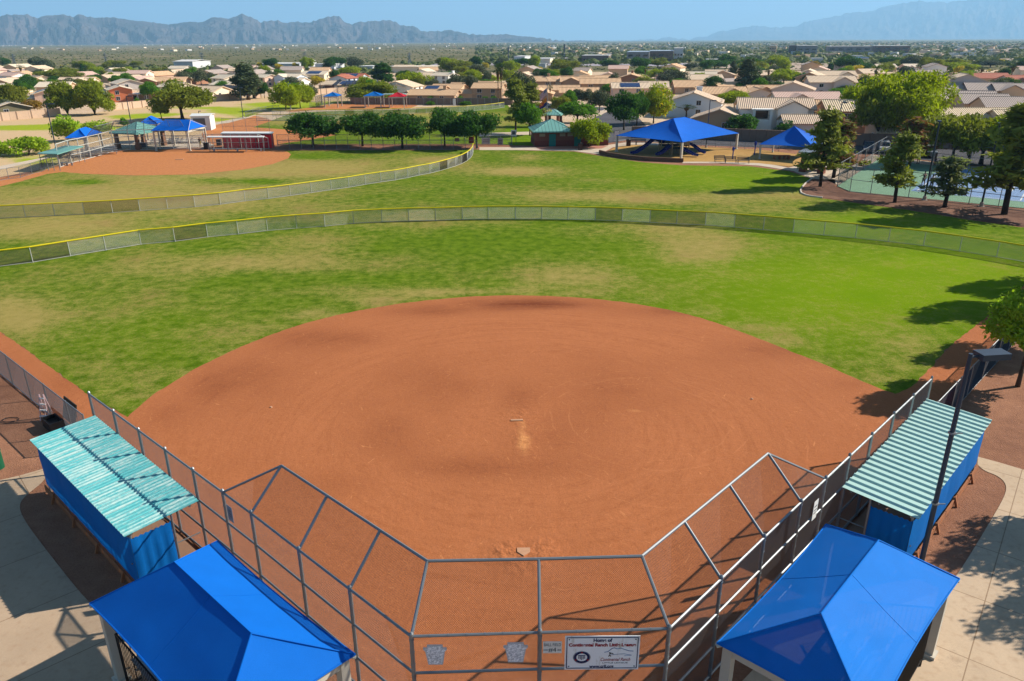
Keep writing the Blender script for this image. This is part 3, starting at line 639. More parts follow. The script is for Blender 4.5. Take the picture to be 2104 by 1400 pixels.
# ---------------------------------------------------------------- dugouts
def corrugated(c4, n, amp, t, base_z=None):
    """sheet between four corners (a,b along the ribs' spacing; ribs run a->d)"""
    a, b, c, d = [Vector(p) for p in c4]; m = MB(); k = n*4; vs = []
    for i in range(k+1):
        q = (i % 4); u = (i//4+(0, .12, .28, .4)[q])/n; hz = amp*(0, 1, 1, 0)[q]
        vs += [a.lerp(b, u)+UP*hz, d.lerp(c, u)+UP*hz, a.lerp(b, u)+UP*(hz-t), d.lerp(c, u)+UP*(hz-t)]
    fs = []
    for i in range(k):
        j = i*4; fs += [(j, j+4, j+5, j+1), (j+2, j+3, j+7, j+6), (j, j+2, j+6, j+4), (j+1, j+5, j+7, j+3)]
    return m.add(vs, fs)
def m_wornroof():
    m, n, b = nmat('worn turquoise roof'); co = coord(n)
    st = nz(n, coord(n, 'Object', (1, 1, 1), (0, 0, math.radians(42.5))), 1., 2)
    n1 = nz(n, coordR(n, math.radians(43), (4.5, .3, 1)), 1.2, 6, .75); n2 = nz(n, co, 7, 5, .7)
    c = mixc(n, n2, sc((70, 184, 190)), sc((112, 206, 204)))
    f = math_(n, 'ADD', math_(n, 'MULTIPLY', n1, .8), math_(n, 'MULTIPLY', n2, .3))
    c = mixc(n, ramp(n, f, .5, .66, 0, .8), c, sc((206, 230, 222)))
    c = mixc(n, ramp(n, nz(n, coordR(n, math.radians(43), (2.2, .5, 1)), 1., 5, .7), .6, .72, 0, .35), c, sc((150, 150, 130)))
    n.links.new(c, b.inputs['Base Color']); b.inputs['Roughness'].default_value = .55
    return m
WORN = m_wornroof()
MINT = plain('mint metal roof', (196, 232, 222), .45, .15, .06, 1)
def dugout(label, inner_far, inner_near, outer_near, outer_far, roofmat, ribs, amp, bench_label):
    zi, zo = 2.62, 2.48
    IF, IN, ON, OF = at(*inner_far, zi), at(*inner_near, zi), at(*outer_near, zo), at(*outer_far, zo)
    u = (IN-IF); u.z = 0; L = u.length; u.normalize(); w = (ON-IN); w.z = 0; w = (w-u*w.dot(u)); D = w.length; w.normalize()
    O = base(IF); t = thing('dugout', label, 'dugout', O)
    P = lambda a, b, z=0: u*a+w*b+UP*z
    flip = u.cross(w).z < 0
    corrugated([P(-.05, -.05, zi), P(L+.05, -.05, zi), P(L+.05, D+.1, zo), P(-.05, D+.1, zo)], ribs, amp, .012).build('roof', roofmat, t)
    fr = MB()
    for b_ in (.25, D/2, D-.15): fr.bar(P(0, b_, zi-.08-.05*b_), P(L, b_, zi-.08-.05*b_), .06, .09)
    fr.build('roof_purlin', STEEL, t)
    for a in (.1, L*.25, L*.5, L*.75, L-.1):
        MB().tube(P(a, D-.12), P(a, D-.12, zo-.06), .045, 8).build('post', STEEL, t)
    sm = MB(); nx, ny = 60, 8                                           # cloth laced to the outer posts, slightly slack
    def cloth(A, B, z0, z1, nx, seed, out):
        vs = []; fs = []
        for i in range(nx+1):
            for j in range(ny+1):
                q = A.lerp(B, i/nx); z = z0+(z1-z0)*j/ny
                s_ = math.sin(math.pi*((i*4/nx) % 1))*.05*math.sin(math.pi*j/ny)+noise.noise(Vector((i*.3, j*.5, seed)))*.02
                zz = z-(.05*math.sin(math.pi*((i*8/nx) % 1)) if j == ny else 0)
                vs.append(q+out*s_+UP*zz)
        for i in range(nx):
            for j in range(ny): a = i*(ny+1)+j; fs.append((a, a+ny+1, a+ny+2, a+1))
        return vs, fs
    sm.add(*cloth(P(.02, D-.06), P(L-.02, D-.06), .35, zo-.18, 60, 1., w)).build('windscreen', BLUE_S, t, True)
    MB().add(*cloth(P(L-.04, D-.08), P(L-.04, D*.4), .3, zo-.22, 16, 4., u)).build('end_windscreen', BLUE_S, t, True)
    MB().bar(P(L-.2, D*.4, .9), P(L-.2, D-.1, 1.5), .04, .04).tube(P(L-.05, D*.38), P(L-.05, D*.38, zi-.1), .04, 8).tube(P(L-.2, 0, 1.2), P(L-.2, D, 1.2), .025, 6).build('end_frame', STEEL, t)
    kb = MB()
    for k in range(6): kb.bar(P(L*k/6+.02, D+.02, .2), P(L*(k+1)/6-.02, D+.02, .2), .05, .28)
    kb.build('kickboard', WOOD, t)
    for k in range(4): MB().bar(P(L*(k+.5)/4, D+.16, 0), P(L*(k+.5)/4, D+.02, .42), .09, .09).build('brace', WOOD, t)
    bn = MB()
    for k in range(3): bn.bar(P(.6, D*.7+k*.13, .47), P(L-.6, D*.7+k*.13, .47), .11, .04)
    for a in (1, L*.5, L-1): bn.bar(P(a, D*.7, .22), P(a, D*.7+.26, .22), .06, .44)
    b = bn.build('player_bench', WOOD, None); b.location = O; tag(b, bench_label, 'bench')
    sl = MB().slab([P(-.3, -.0, .035), P(L+.2, -.0, .035), P(L+.2, D-.1, .035), P(-.3, D-.1, .035)] if not flip else [P(-.3, D-.1, .035), P(L+.2, D-.1, .035), P(L+.2, 0, .035), P(-.3, 0, .035)], .03).build('floor_slab', MATS.get('dug') or plain('dug', (170, 130, 104), .9, 0, .2, 1), t)
    return O, u, w, L, D
DL = dugout('dugout with worn turquoise corrugated roof and blue side screens', (194, 856), (404, 1029), (260, 1099), (62, 898), WORN, 46, .035, 'wooden player bench under the worn turquoise roof')
DR = dugout('dugout with pale mint roof striped by dark ribs and blue side screens', (1905.9, 822.5), (1734.5, 1000.8), (1888.7, 1055.5), (2031.7, 855.7), MINT, 24, .065, 'wooden player bench under the striped mint roof')

# ---------------------------------------------------------------- shade canopies
def canopy(label, A, B, C, zc, zr, inset, cloth, colmat, colw=.26, sag=.05, group=None, cols=True, colin=.25, nu=10, cz=None, beams=True, name='shade_canopy', wr=0.):
    """A,B: one short edge; B,C: long edge (world points at eave height)"""
    A, B, C = Vector(A), Vector(B), Vector(C)
    u = (C-B); u.z = 0; L = u.length; u.normalize(); w = A-B; w.z = 0; w -= u*w.dot(u); Wd = w.length; w.normalize()
    O = base(B); t = thing(name, label, 'shade canopy', O, 0, group)
    P = lambda a, b, z=0: u*a+w*b+UP*z
    R1, R2 = P(inset, Wd/2, zr), P(L-inset, Wd/2, zr)
    c = [P(0, 0, zc), P(L, 0, zc), P(L, Wd, zc), P(0, Wd, zc)]; mid = P(L/2, Wd/2, 0)
    cl = MB(); seam = MB()
    def patch(e0, e1, r0, r1):
        vs = []; fs = []
        for i in range(nu+1):
            s_ = i/nu; e = e0.lerp(e1, s_); inw = (P(L/2, Wd/2, zc)-(e0+e1)/2); inw.z = 0
            e = e+inw.normalized()*(sag*4*s_*(1-s_)*(e1-e0).length)
            for j in range(nu+1):
                v = j/nu; q = e.lerp(r0.lerp(r1, s_), v)
                q = q-UP*(math.sin(math.pi*v)*(.008 if wr else .06)*(zr-zc)*4*s_*(1-s_)*2)
                q = q+UP*(noise.noise(q*.7)*.03+noise.noise(q*2.2)*.005)*wr*math.sin(math.pi*min(1, v*1.0))
                vs.append(q)
        if wr and (e1-e0).length > 4:
            for k in (2,):
                i = nu*k//4; pl = [vs[i*(nu+1)+j]+UP*.004 for j in range(nu+1)]
                for a, b in zip(pl[:-1], pl[1:]): seam.tube(a, b, .005, 4)
        for i in range(nu):
            for j in range(nu): a = i*(nu+1)+j; fs.append((a, a+nu+1, a+nu+2, a+1))
        cl.add(vs, fs); return [vs[i*(nu+1)] for i in range(nu+1)]
    hem = MB()
    for e0, e1, r0, r1 in ((c[0], c[1], R1, R2), (c[1], c[2], R2, R2), (c[2], c[3], R2, R1), (c[3], c[0], R1, R1)):
        e = patch(e0, e1, r0, r1)
        for a, b in zip(e[:-1], e[1:]): hem.tube(a, b, .025, 5)
    for a, b in ((c[0], R1), (c[3], R1), (c[1], R2), (c[2], R2), (R1, R2)): seam.tube(a+UP*.012, b+UP*.012, .022, 5)
    f = cl.build('canopy_fabric', cloth, t, True); hem.build('hem_cable', cloth, f); seam.build('seam', cloth, f)
    if cols:
        k = [P(colin, colin), P(L-colin, colin), P(L-colin, Wd-colin), P(colin, Wd-colin)]
        for p in k: MB().box(p+UP*(zc-.1)/2, (colw, colw, zc-.1), math.atan2(u.y, u.x)).box(p+UP*.06, (colw*1.6, colw*1.6, .1), math.atan2(u.y, u.x)).build('column', colmat, t)
        if beams:
            for a, b in ((0, 3), (1, 2)):
                MB().bar(k[a]+UP*(zc-.2), k[b]+UP*(zc-.2), colw*.8, .26).build('beam', colmat, t)
            for q, r_ in ((R1, c[0]), (R1, c[3]), (R2, c[1]), (R2, c[2])): MB().tube(q-UP*.1, r_-UP*.1, .05, 6).build('rafter', colmat, t)
    return O, u, w, L, Wd
CNL = canopy('blue hip shade canopy beside the turquoise dugout, half in shade', at(185, 1242, 2.82), at(447, 1112, 2.82), at(730, 1345, 2.82), 2.82, 3.9, 1.5, BLUE_A, CREAM, sag=.014, nu=32, wr=1.)
CNR = canopy('bright blue hip shade canopy beside the tall light pole', at(1977, 1180, 2.82), at(1697, 1078, 2.82), at(1473, 1322, 2.82), 2.82, 4.0, 1.5, m_cloth('bright blue shade cloth', (0, 122, 218), .03, see=.04), CREAM, sag=.014, nu=32, wr=1.)
def bleacher(label, O, u, w, L, rows=4, group=None, x0=1.0, w0=1.35, rail=True, planks=None, railmat=None):
    t = thing('bleacher', label, 'bleacher', O+u*x0+w*w0, 0, group)
    P = lambda a, b, z=0: u*a+w*b+UP*z
    for i in range(rows):
        z = .42+.24*i; y = .62*i
        s_ = MB()
        for k in range(2): s_.bar(P(0, y+.02+k*.14, z), P(L, y+.02+k*.14, z), .125, .04)
        s_.build('seat_plank', planks or ALU, t)
        if i:
            s_ = MB()
            for k in range(2): s_.bar(P(0, y-.26+k*.13, z-.3), P(L, y-.26+k*.13, z-.3), .12, .04)
            s_.build('foot_plank', planks or ALU, t)
    fr = MB()
    for k in range(4):
        a = L*(k+.15)/3.3
        fr.bar(P(a, 0, .2), P(a, .62*(rows-1)+.2, .2+.24*(rows-1)), .05, .06)
        for i in range(rows): fr.bar(P(a, .62*i+.08, 0), P(a, .62*i+.08, .4+.24*i), .05, .05)
    fr.build('frame', planks or ALU, t)
    if rail:
        rm = railmat or BLACK; y = .62*(rows-1)+.42; z1 = .42+.24*(rows-1)+1.05; g = MB()
        def rl(a, b, z0a, z0b, z1a, z1b):
            n_ = max(2, int((b-a).length/.13)); g.bar(a+UP*z1a, b+UP*z1b, .04, .04); g.bar(a+UP*z0a, b+UP*z0b, .035, .035)
            for k in range(n_+1): s_ = k/n_; q = a.lerp(b, s_); g.bar(q+UP*(z0a+(z0b-z0a)*s_), q+UP*(z1a+(z1b-z1a)*s_), .016, .016)
        rl(P(-.05, y), P(L+.05, y), .3, .3, z1, z1)
        rl(P(-.05, .3), P(-.05, y), .3, .3, 1.25, z1); rl(P(L+.05, .3), P(L+.05, y), .3, .3, 1.25, z1)
        for a in (-.05, L/2, L+.05): g.bar(P(a, y), P(a, y, z1), .05, .05)
        g.build('guard_rail', rm, t)
    return t
bleacher('metal bleacher under the half shaded blue canopy', CNL[0], CNL[1], CNL[2], CNL[3]-2, 4, 'bleachers at the near field')
bleacher('metal bleacher under the bright blue canopy by the light pole', CNR[0], CNR[1], CNR[2], CNR[3]-2, 4, 'bleachers at the near field')

# ---------------------------------------------------------------- light poles
def pole(name, label, pb, pt, arm=1.2, head=(.7, .4, .18), mat=None, group=None, r=.1, armdir=None, heads=1):
    b = at(*pb); h = height_at(b, pt[1]); t = thing(name, label, 'light pole', b, 0, group); mat = mat or DARKPOLE
    MB().tube((0, 0, 0), (0, 0, h), r, 10, r2=r*.75).build('pole', mat, t)
    MB().tube((0, 0, 0), (0, 0, .5), r*1.9, 12).box((0, 0, .03), (r*5, r*5, .06)).build('pole_base', plain('concrete pole base', (190, 180, 168), .9), t)
    for k in range(heads):
        d = Vector(armdir or (1, 0, 0)).normalized()*(1 if k == 0 else -1)
        MB().tube((0, 0, h-.12), d*arm*.5+UP*(h-.1), r*.5, 8).build('arm', mat, t)
        a = math.atan2(d.y, d.x); hd = MB().box(d*(arm*.5+head[0]/2)+UP*(h-.08), head, a).build('lamp_head', mat, t)
        MB().box(d*(arm*.5+head[0]/2)+UP*(h-.085-head[2]/2), (head[0]*.8, head[1]*.8, .02), a).build('lens', plain('lamp lens', (200, 205, 210), .3), hd)
    return b, h, t
b, h, t = pole('light_pole', 'tall dark light pole with box lamp beside the striped dugout roof', (1887, 1180), (1995, 727), .5, (.95, .5, .2), armdir=(.97, .12, 0), r=.09)
for z in (h*.35, h*.67): MB().tube((0, 0, z-.03), (0, 0, z+.03), .12, 10).box((.16, -.05, z), (.3, .03, .03)).build('bracket', STEEL, t)

# ---------------------------------------------------------------- signs on the backstop (flat lettering kept as children)
def text(name, body, size, mat, parent, loc, rot, shear=0., align='CENTER', bold=0., sx=1., width=None):
    c = bpy.data.curves.new(name, 'FONT'); c.body = body; c.size = size; c.align_x = align; c.align_y = 'CENTER'; c.shear = shear; c.extrude = .002; c.offset = bold
    o = bpy.data.objects.new(name, c); COL.objects.link(o); dg = bpy.context.evaluated_depsgraph_get(); dg.update()
    me = bpy.data.meshes.new_from_object(o.evaluated_get(dg)); bpy.data.objects.remove(o); me.materials.clear(); me.materials.append(mat); me.name = name
    if width: xs = [v.co.x for v in me.vertices]; sx = width/(max(xs)-min(xs))
    r = mo(name, me, parent); r.location = loc; r.rotation_euler = rot; r.scale = (sx, 1, 1); return r
FACE = (math.pi/2, 0, 0)
SY = CB[1].y-.075
def on_plane(px, py):
    p = at_y(px, py, SY); f = (p.x-CB[0].x)/(CB[2].x-CB[0].x)
    return at_y(px, py, CB[0].y+(CB[2].y-CB[0].y)*f-.08)
INK = plain('navy sign ink', (30, 46, 96), .6); INKR = plain('red sign ink', (176, 24, 40), .6); INKK = plain('grey sign ink', (96, 100, 108), .7); INKB = plain('pale blue sign ink', (86, 130, 180), .6)
def m_wornwhite():
    m, n, b = nmat('stained white sign'); n1 = nz(n, coord(n, 'Object', (2.2, 2.2, .8)), 1.6, 6, .7)
    n.links.new(mixc(n, ramp(n, n1, .56, .74, 0, .7), sc((238, 238, 238), 1.), sc((196, 180, 146))), b.inputs['Base Color']); b.inputs['Roughness'].default_value = .5
    return m
WW = m_wornwhite()
a, c_ = on_plane(1161.5, 1309), on_plane(1310.5, 1373); sw, sh = (c_.x-a.x), (a.z-c_.z)
ctr = (a+c_)/2
t = thing('league_sign', 'large white sign with blue border, red heading and round emblem', 'sign', ctr)
MB().box((0, 0, 0), (sw, .012, sh)).build('sign_board', WW, t)
fr = MB(); e = .02
for z in (-sh/2+.05, sh/2-.05): fr.box((0, -.011, z), (sw-.1, .006, .022))
for x in (-sw/2+.05, sw/2-.05): fr.box((x, -.011, 0), (.022, .006, sh-.1))
fr.build('sign_border', INK, t)
bl = MB()
for x in (-sw/2+.11, sw/2-.11):
    for z in (-sh/2+.11, sh/2-.11): bl.tube((x, -.006, z), (x, -.014, z), .018, 8)
bl.build('bolt', BLACK, t)
text('lettering', 'Home of', .15, INK, t, (-.0*sw, -.01, sh*.37), FACE, bold=.006, width=sw*.25)
text('lettering', 'Continental Ranch Little League', .135, INKR, t, (.0, -.01, sh*.235), FACE, bold=.006, width=sw*.9)
text('lettering', 'www.crll.org', .12, INK, t, (0, -.01, -sh*.405), FACE, bold=.004, width=sw*.33)
text('lettering', 'Continental Ranch', .15, INKR, t, (sw*.18, -.01, -sh*.2), FACE, shear=.35, width=sw*.4)
text('lettering', 'LITTLE LEAGUE', .05, INKK, t, (sw*.18, -.01, -sh*.3), FACE, width=sw*.34)
em = MB(); ex, ez, er = -sw*.27, -sh*.13, sh*.17
def ringm(m, cx, cz, r0, r1, y, n_=28, mi=0):
    vs = []
    for k in range(n_): a_ = 2*math.pi*k/n_; vs += [(cx+r0*math.cos(a_)*1.1, y, cz+r0*math.sin(a_)), (cx+r1*math.cos(a_)*1.1, y, cz+r1*math.sin(a_))]
    m.add(vs, [(2*k, 2*k+1, (2*k+3) % (2*n_), (2*k+2) % (2*n_)) for k in range(n_)], mi)
ringm(em, ex, ez, er*.68, er, -.012, mi=0)
ringm(em, ex, ez, er*1.03, er*1.08, -.012, mi=0)
for a_ in (90, 210, 330):
    x, z = ex+er*.86*1.1*math.cos(math.radians(a_)), ez+er*.86*math.sin(math.radians(a_)); em.tube((x, -.008, z), (x, -.016, z), er*.14, 10, 1)
for k in range(5): em.box((ex+(k-2)*er*.2, -.0125, ez-er*.1+abs(k-2)*er*.06), (er*.1, .004, er*(.7-.12*abs(k-2))), 0, 0)
em.box((ex, -.0125, ez+er*.36), (er*1.0, .004, er*.1), 0, 0)
em.build('emblem', [INK, INKR], t)
sk = MB()
hp = [(.03, .02), (.08, .04), (.13, .13), (.16, .15), (.2, .12), (.25, .14), (.3, .1), (.36, .06), (.42, .05)]
for p, q in zip(hp[:-1], hp[1:]): sk.bar((sw*p[0], -.01, sh*p[1]), (sw*q[0], -.01, sh*q[1]), .006, .014)
for p, q in zip([(.12, -.06), (.2, -.04), (.3, -.03), (.4, -.07)], [(.2, -.04), (.3, -.03), (.4, -.07), (.3, -.09)]): sk.bar((sw*p[0], -.01, sh*p[1]), (sw*q[0], -.01, sh*q[1]), .005, .008)
sk.build('hill_drawing', INKB, t)
bm_ = MB(); bx, bz = sw*.105, -sh*.06
for p, q in (((0, .0), (0, .05)), ((0, 0), (-.03, -.05)), ((0, 0), (.03, -.05)), ((0, .04), (.05, .06)), ((.05, .06), (.09, .03))): bm_.bar((bx+p[0], -.011, bz+p[1]), (bx+q[0], -.011, bz+q[1]), .008, .018)
bm_.tube((bx, -.008, bz+.07), (bx, -.014, bz+.07), .02, 8); bm_.build('batter_drawing', BLACK, t)
a, c_ = on_plane(1116, 1319), on_plane(1154, 1341.5); ctr = (a+c_)/2; w_, h_ = c_.x-a.x, a.z-c_.z
t = thing('field_number_sign', 'small grey white plate reading ball field number beside a backstop post', 'sign', ctr)
MB().box((0, 0, 0), (w_, .01, h_)).build('sign_board', plain('grey white sign', (228, 224, 214), .6, k=.95), t)
text('lettering', 'BALL FIELD', h_*.36, INKK, t, (0, -.007, h_*.22), FACE, width=w_*.9)
text('lettering', '#4', h_*.5, plain('dark sign ink', (44, 46, 52), .7), t, (0, -.007, -h_*.22), FACE)
text('lettering', '=   \u00d7', h_*.34, INKK, t, (0, -.007, -h_*.24), FACE, sx=1.9)
def m_weathered():
    m, n, b = nmat('weathered aluminium plate'); n1 = nz(n, coord(n, 'Object', (5, 5, 9)), 2.2, 6, .85)
    n.links.new(mixc(n, ramp(n, n1, .46, .54), sc((176, 178, 184), .95), sc((244, 244, 246), 1.)), b.inputs['Base Color']); b.inputs['Roughness'].default_value = .6
    return m
WP = m_weathered()
for (x0, y0, x1, y1), lb in (((868.6, 1325.7, 919.6, 1365), 'weathered silver shield plate nearer the canopy, wired to the backstop'), ((1034, 1321, 1084.6, 1360), 'weathered silver shield plate beside the middle backstop post')):
    a, c_ = on_plane(x0, y0), on_plane(x1, y1); ctr = (a+c_)/2; w_, h_ = (c_.x-a.x)/2, (a.z-c_.z)/2
    pts = [(-.62, -1), (.62, -1), (.86, .45), (1, .45), (.98, .72), (.68, .72), (.66, 1), (-.66, 1), (-.68, .72), (-.98, .72), (-1, .45), (-.86, .45)]
    m = MB(); m.add([(x*w_, -.006, z*h_) for x, z in pts]+[(x*w_, .006, z*h_) for x, z in pts], [tuple(range(12)), tuple(range(23, 11, -1))]+[(i, 12+i, 12+(i+1) % 12, (i+1) % 12) for i in range(12)])
    m.add([(x*w_*.9, -.009, z*h_*.88-.01) for x, z in pts], [tuple(range(12))], 1)
    o = m.build('shield_plate', [plain('plate rim', (214, 214, 216), .5), WP]); o.location = ctr; tag(o, lb, 'sign')
def hung(name, p0, p1, zc, w_, h_, label, mat, out=.07, cat='notice', s_=.5):
    d = (p1-p0).normalized(); nr = Vector((-d.y, d.x, 0)); nr = nr if nr.y < 0 else -nr
    c = p0.lerp(p1, s_)+UP*zc+nr*out; o = MB().box((0, 0, 0), (w_, .01, h_)).box((0, -.008, h_*.2), (w_*.6, .006, h_*.06), 0, 1).box((0, -.008, 0), (w_*.7, .006, h_*.05), 0, 1).box((0, -.008, -h_*.15), (w_*.66, .006, h_*.05), 0, 1).build(name, [mat, INKK])
    o.location = c; a = math.atan2(d.y, d.x); a = a if abs(a) < math.pi/2 else a+math.pi; o.rotation_euler = (0, 0, a); return tag(o, label, cat)
hung('notice_board', RF[3], RF[4], 2.75, .34, .75, 'white notice on the mesh next to the striped roof dugout', WHITE, .07, s_=.62)
hung('notice_board', LF[5], LF[6], 3.0, .34, .6, 'grey notice on the mesh between turquoise dugout and backstop', plain('grey notice', (150, 156, 172), .6), .07, s_=.25)
d = (RLOW[3]-RLOW[1]).normalized()
t = thing('banner', 'dark red banner tied to the low fence beyond the striped dugout roof', 'banner', RLOW[1]+d*.6+Vector((d.y, -d.x, 0))*-.07)
MB().bar(UP*1.05, d*2.6+UP*1.05, .012, 1.25).build('banner_cloth', plain('dark red banner cloth', (140, 26, 38), .7), t)
bw = MB()
for k, (z, l) in enumerate(((1.4, 1.6), (1.15, 2.0), (.9, 1.3), (.7, 1.8))): bw.bar(d*.3+UP*z-Vector((-d.y, d.x, 0))*-.012, d*(.3+l)+UP*z-Vector((-d.y, d.x, 0))*-.012, .006, .08)
bw.build('banner_marking', plain('pale banner marks', (208, 170, 168), .7), t)

# ---------------------------------------------------------------- plates, rubber, bases
hp = at(1076, 1136); m = MB()
m.prism([(-.24, .24), (-.24, 0), (0, -.24), (.24, 0), (.24, .24)], 0, .03); o = m.build('home_plate', plain('dusty white rubber', (206, 156, 120), .7, 0, .25, 6)); o.location = hp+UP*.02; tag(o, 'dusty white home plate in scuffed dirt behind the backstop mesh', 'home plate')
o = MB().box((0, 0, .02), (.6, .15, .04), .05).build('pitching_rubber', MATS['dusty white rubber']); o.location = at(1062, 865)+UP*.02; tag(o, 'dusty pitching rubber in the middle of the near infield', 'pitching rubber')
for (x, y), lb in (((557, 838), 'small pale base plug in dirt nearer the turquoise dugout'), ((1545, 821), 'small pale base plug in churned dirt nearer the striped dugout')):
    o = MB().tube((0, 0, 0), (0, 0, .05), .08, 8, r2=.05).build('base_plug', MATS['dusty white rubber']); o.location = at(x, y)+UP*.02; tag(o, lb, 'base plug')
o = MB().box((0, 0, .03), (1.2, .5, .06), .1).build('pitching_plate', MATS['dusty white rubber']); o.location = at(369, 328.6)+UP*.03; tag(o, 'pale plate lying in the red infield by the small bleachers', 'plate')
# things by the low fence near the turquoise dugout
q = at(96, 862)
t = thing('folding_stand', 'white and pink folding stand leaning upright by the low fence', 'stand', q)
for s_, mt in ((-1, 'a'), (1, 'b')):
    MB().tube((s_*.22, -.15, 0), (s_*.1, .05, 1.35), .025, 6).tube((s_*.22, .3, 0), (s_*.1, .07, 1.35), .025, 6).build('leg', plain('pink white enamel', (232, 196, 196), .5), t)
for k in range(4): MB().box((0, -.12+.05*k, .25+.3*k), (.42-.06*k, .12, .03)).build('step', WHITE, t)
q = at(112, 880); t = thing('equipment_box', 'black open equipment box beside the turquoise roofed dugout', 'box', q, math.radians(-42))
MB().box((0, .3, .28), (1.1, .05, .45)).box((0, -.3, .28), (1.1, .05, .45)).box((.53, 0, .28), (.05, .56, .45)).box((-.53, 0, .28), (.05, .56, .45)).box((0, 0, .3), (1.05, .56, .05)).build('box_body', BLACK, t)
for x in (-.45, .45):
    for y in (-.25, .25): MB().tube((x, y-.03, .05), (x, y+.03, .05), .05, 8).build('caster', BLACK, t)
q = at(134, 872); o = MB().box((0, 0, .62), (1.6, .05, 1.1), 0, 0, Matrix.Rotation(math.radians(-14), 3, 'X')).box((0, .03, .62), (1.7, .03, .08), 0, 0, Matrix.Rotation(math.radians(-14), 3, 'X')).build('lid_panel', plain('dark olive panel', (58, 52, 40), .7)); o.location = q+Vector((.25, .2, 0)); o.rotation_euler = (0, 0, math.radians(-42)); tag(o, 'dark panel leaning against the low fence behind the black box', 'panel')
q = at(-6, 962); t = thing('trash_barrel', 'dark green trash barrel standing at the pavement edge', 'trash can', q)
MB().tube((0, 0, 0), (0, 0, .85), .3, 18).build('barrel', plain('green barrel paint', (18, 92, 62), .5), t); MB().tube((0, 0, .85), (0, 0, 1.0), .32, 18, r2=.16).build('lid', plain('green barrel lid', (14, 70, 48), .5), t)
q = at(22, 864); o = MB().path([Vector((.4*math.cos(a), .25*math.sin(a), .04)) for a in np.linspace(0, 5.6, 14)], [.02]*14, 5).build('hose_loop', BLACK); o.location = q; tag(o, 'black loop of hose lying on brown dirt by the low fence', 'hose')
# ---------------------------------------------------------------- trees
def crown(name, blobs_, n, leaf, seed, mat, flat_=.0, elong=1., shell=.5, mat2=None, f2=.0):
    r = np.random.RandomState(seed); bl = np.array(blobs_, float); wt = (bl[:, 3]*bl[:, 4]*bl[:, 5])**(2/3); wt /= wt.sum()
    k = r.choice(len(bl), n, p=wt); d = r.normal(size=(n, 3)); d /= np.linalg.norm(d, axis=1)[:, None]
    rad = shell+(1-shell)*r.rand(n)**.6; rad *= 1+.12*r.normal(size=n)
    c = bl[k, :3]+d*rad[:, None]*bl[k, 3:]
    nr = d*.6+r.normal(size=(n, 3))*.7; nr[:, 2] += flat_; nr /= np.linalg.norm(nr, axis=1)[:, None]
    a = np.cross(nr, r.normal(size=(n, 3))); a /= np.linalg.norm(a, axis=1)[:, None]; b = np.cross(nr, a)
    s = leaf*(.55+.9*r.rand(n))[:, None]
    fold = nr*s*.25
    V = np.stack([c-a*s*elong, c-b*s*.5-fold, c+a*s*elong, c+b*s*.5-fold], 1).reshape(-1, 3)
    me = bpy.data.meshes.new(name); me.vertices.add(4*n); me.vertices.foreach_set('co', V.ravel()); me.loops.add(4*n); me.loops.foreach_set('vertex_index', np.arange(4*n))
    me.polygons.add(n); me.polygons.foreach_set('loop_start', np.arange(n)*4); me.polygons.foreach_set('loop_total', np.full(n, 4))
    me.materials.append(mat)
    if mat2:
        me.materials.append(mat2); me.polygons.foreach_set('material_index', (r.rand(n) < f2).astype(np.int32))
    me.update(calc_edges=True); return me
def trunk(name, h, r0, forks, seed, mat, spread=2.2, base_h=None):
    r = random.Random(seed); m = MB(); bh = base_h or h*.35
    lean = Vector((r.uniform(-.1, .1), r.uniform(-.1, .1), 0))
    p = [Vector((0, 0, -.05)), Vector((lean.x*.5, lean.y*.5, bh*.5)), Vector((lean.x, lean.y, bh))]
    m.path(p, [r0*1.25, r0*.9, r0*.75], 8)
    for k in range(forks):
        a = 2*math.pi*(k+r.uniform(-.3, .3))/forks; s_ = spread*r.uniform(.5, 1)
        q1 = p[2]+Vector((math.cos(a)*s_*.4, math.sin(a)*s_*.4, (h-bh)*.35)); q2 = p[2]+Vector((math.cos(a)*s_, math.sin(a)*s_, (h-bh)*.75))
        m.path([p[2], q1, q2], [r0*.6, r0*.4, r0*.15], 6)
    return m.mesh(name, mat, True)
PROTO = {}
def norm(pr):
    for n_, me in pr['parts']:
        if n_ == 'crown':
            v = np.zeros(len(me.vertices)*3); me.vertices.foreach_get('co', v); v = v.reshape(-1, 3); pr['h'] = float(np.percentile(v[:, 2], 99.6)); pr['w'] = 2*float(np.percentile(np.hypot(v[:, 0], v[:, 1]), 96))
    return pr
def dome(seed, n, rx, h, base, size, flatbot=.0, jit=.25):
    r = random.Random(seed); out = []
    for k in range(n):
        a = r.uniform(0, 2*math.pi); q = math.sqrt(r.random())*.72
        x, y = math.cos(a)*q*rx, math.sin(a)*q*rx; zt = base+(h-base)*(1-.75*q*q)
        z = base+(zt-base)*(r.uniform(.25, .78)); s_ = size*r.uniform(.7, 1.25)
        out.append((x, y, max(z, base+s_*.4), s_*1.15, s_*1.15, s_*.75))
    return out
def add_proto(kind, variants): PROTO[kind] = variants
LF_ASH = m_leaf('dark ash leaves', (66, 108, 38), .4); LF_MES = m_leaf('mesquite leaves', (138, 146, 48), .35); LF_PAL = m_leaf('palo verde leaves', (156, 172, 18), .3); LF_GRN = m_leaf('bright green leaves', (94, 142, 26), .35)
LF_PIN = m_leaf('pine needles', (140, 148, 62), .4, .34); LF_OLI = m_leaf('grey olive leaves', (96, 106, 76), .35, .15); LF_YEL = m_leaf('yellow blossom', (206, 184, 40), .25); LF_BRN = m_leaf('browned needles', (146, 100, 66), .3)
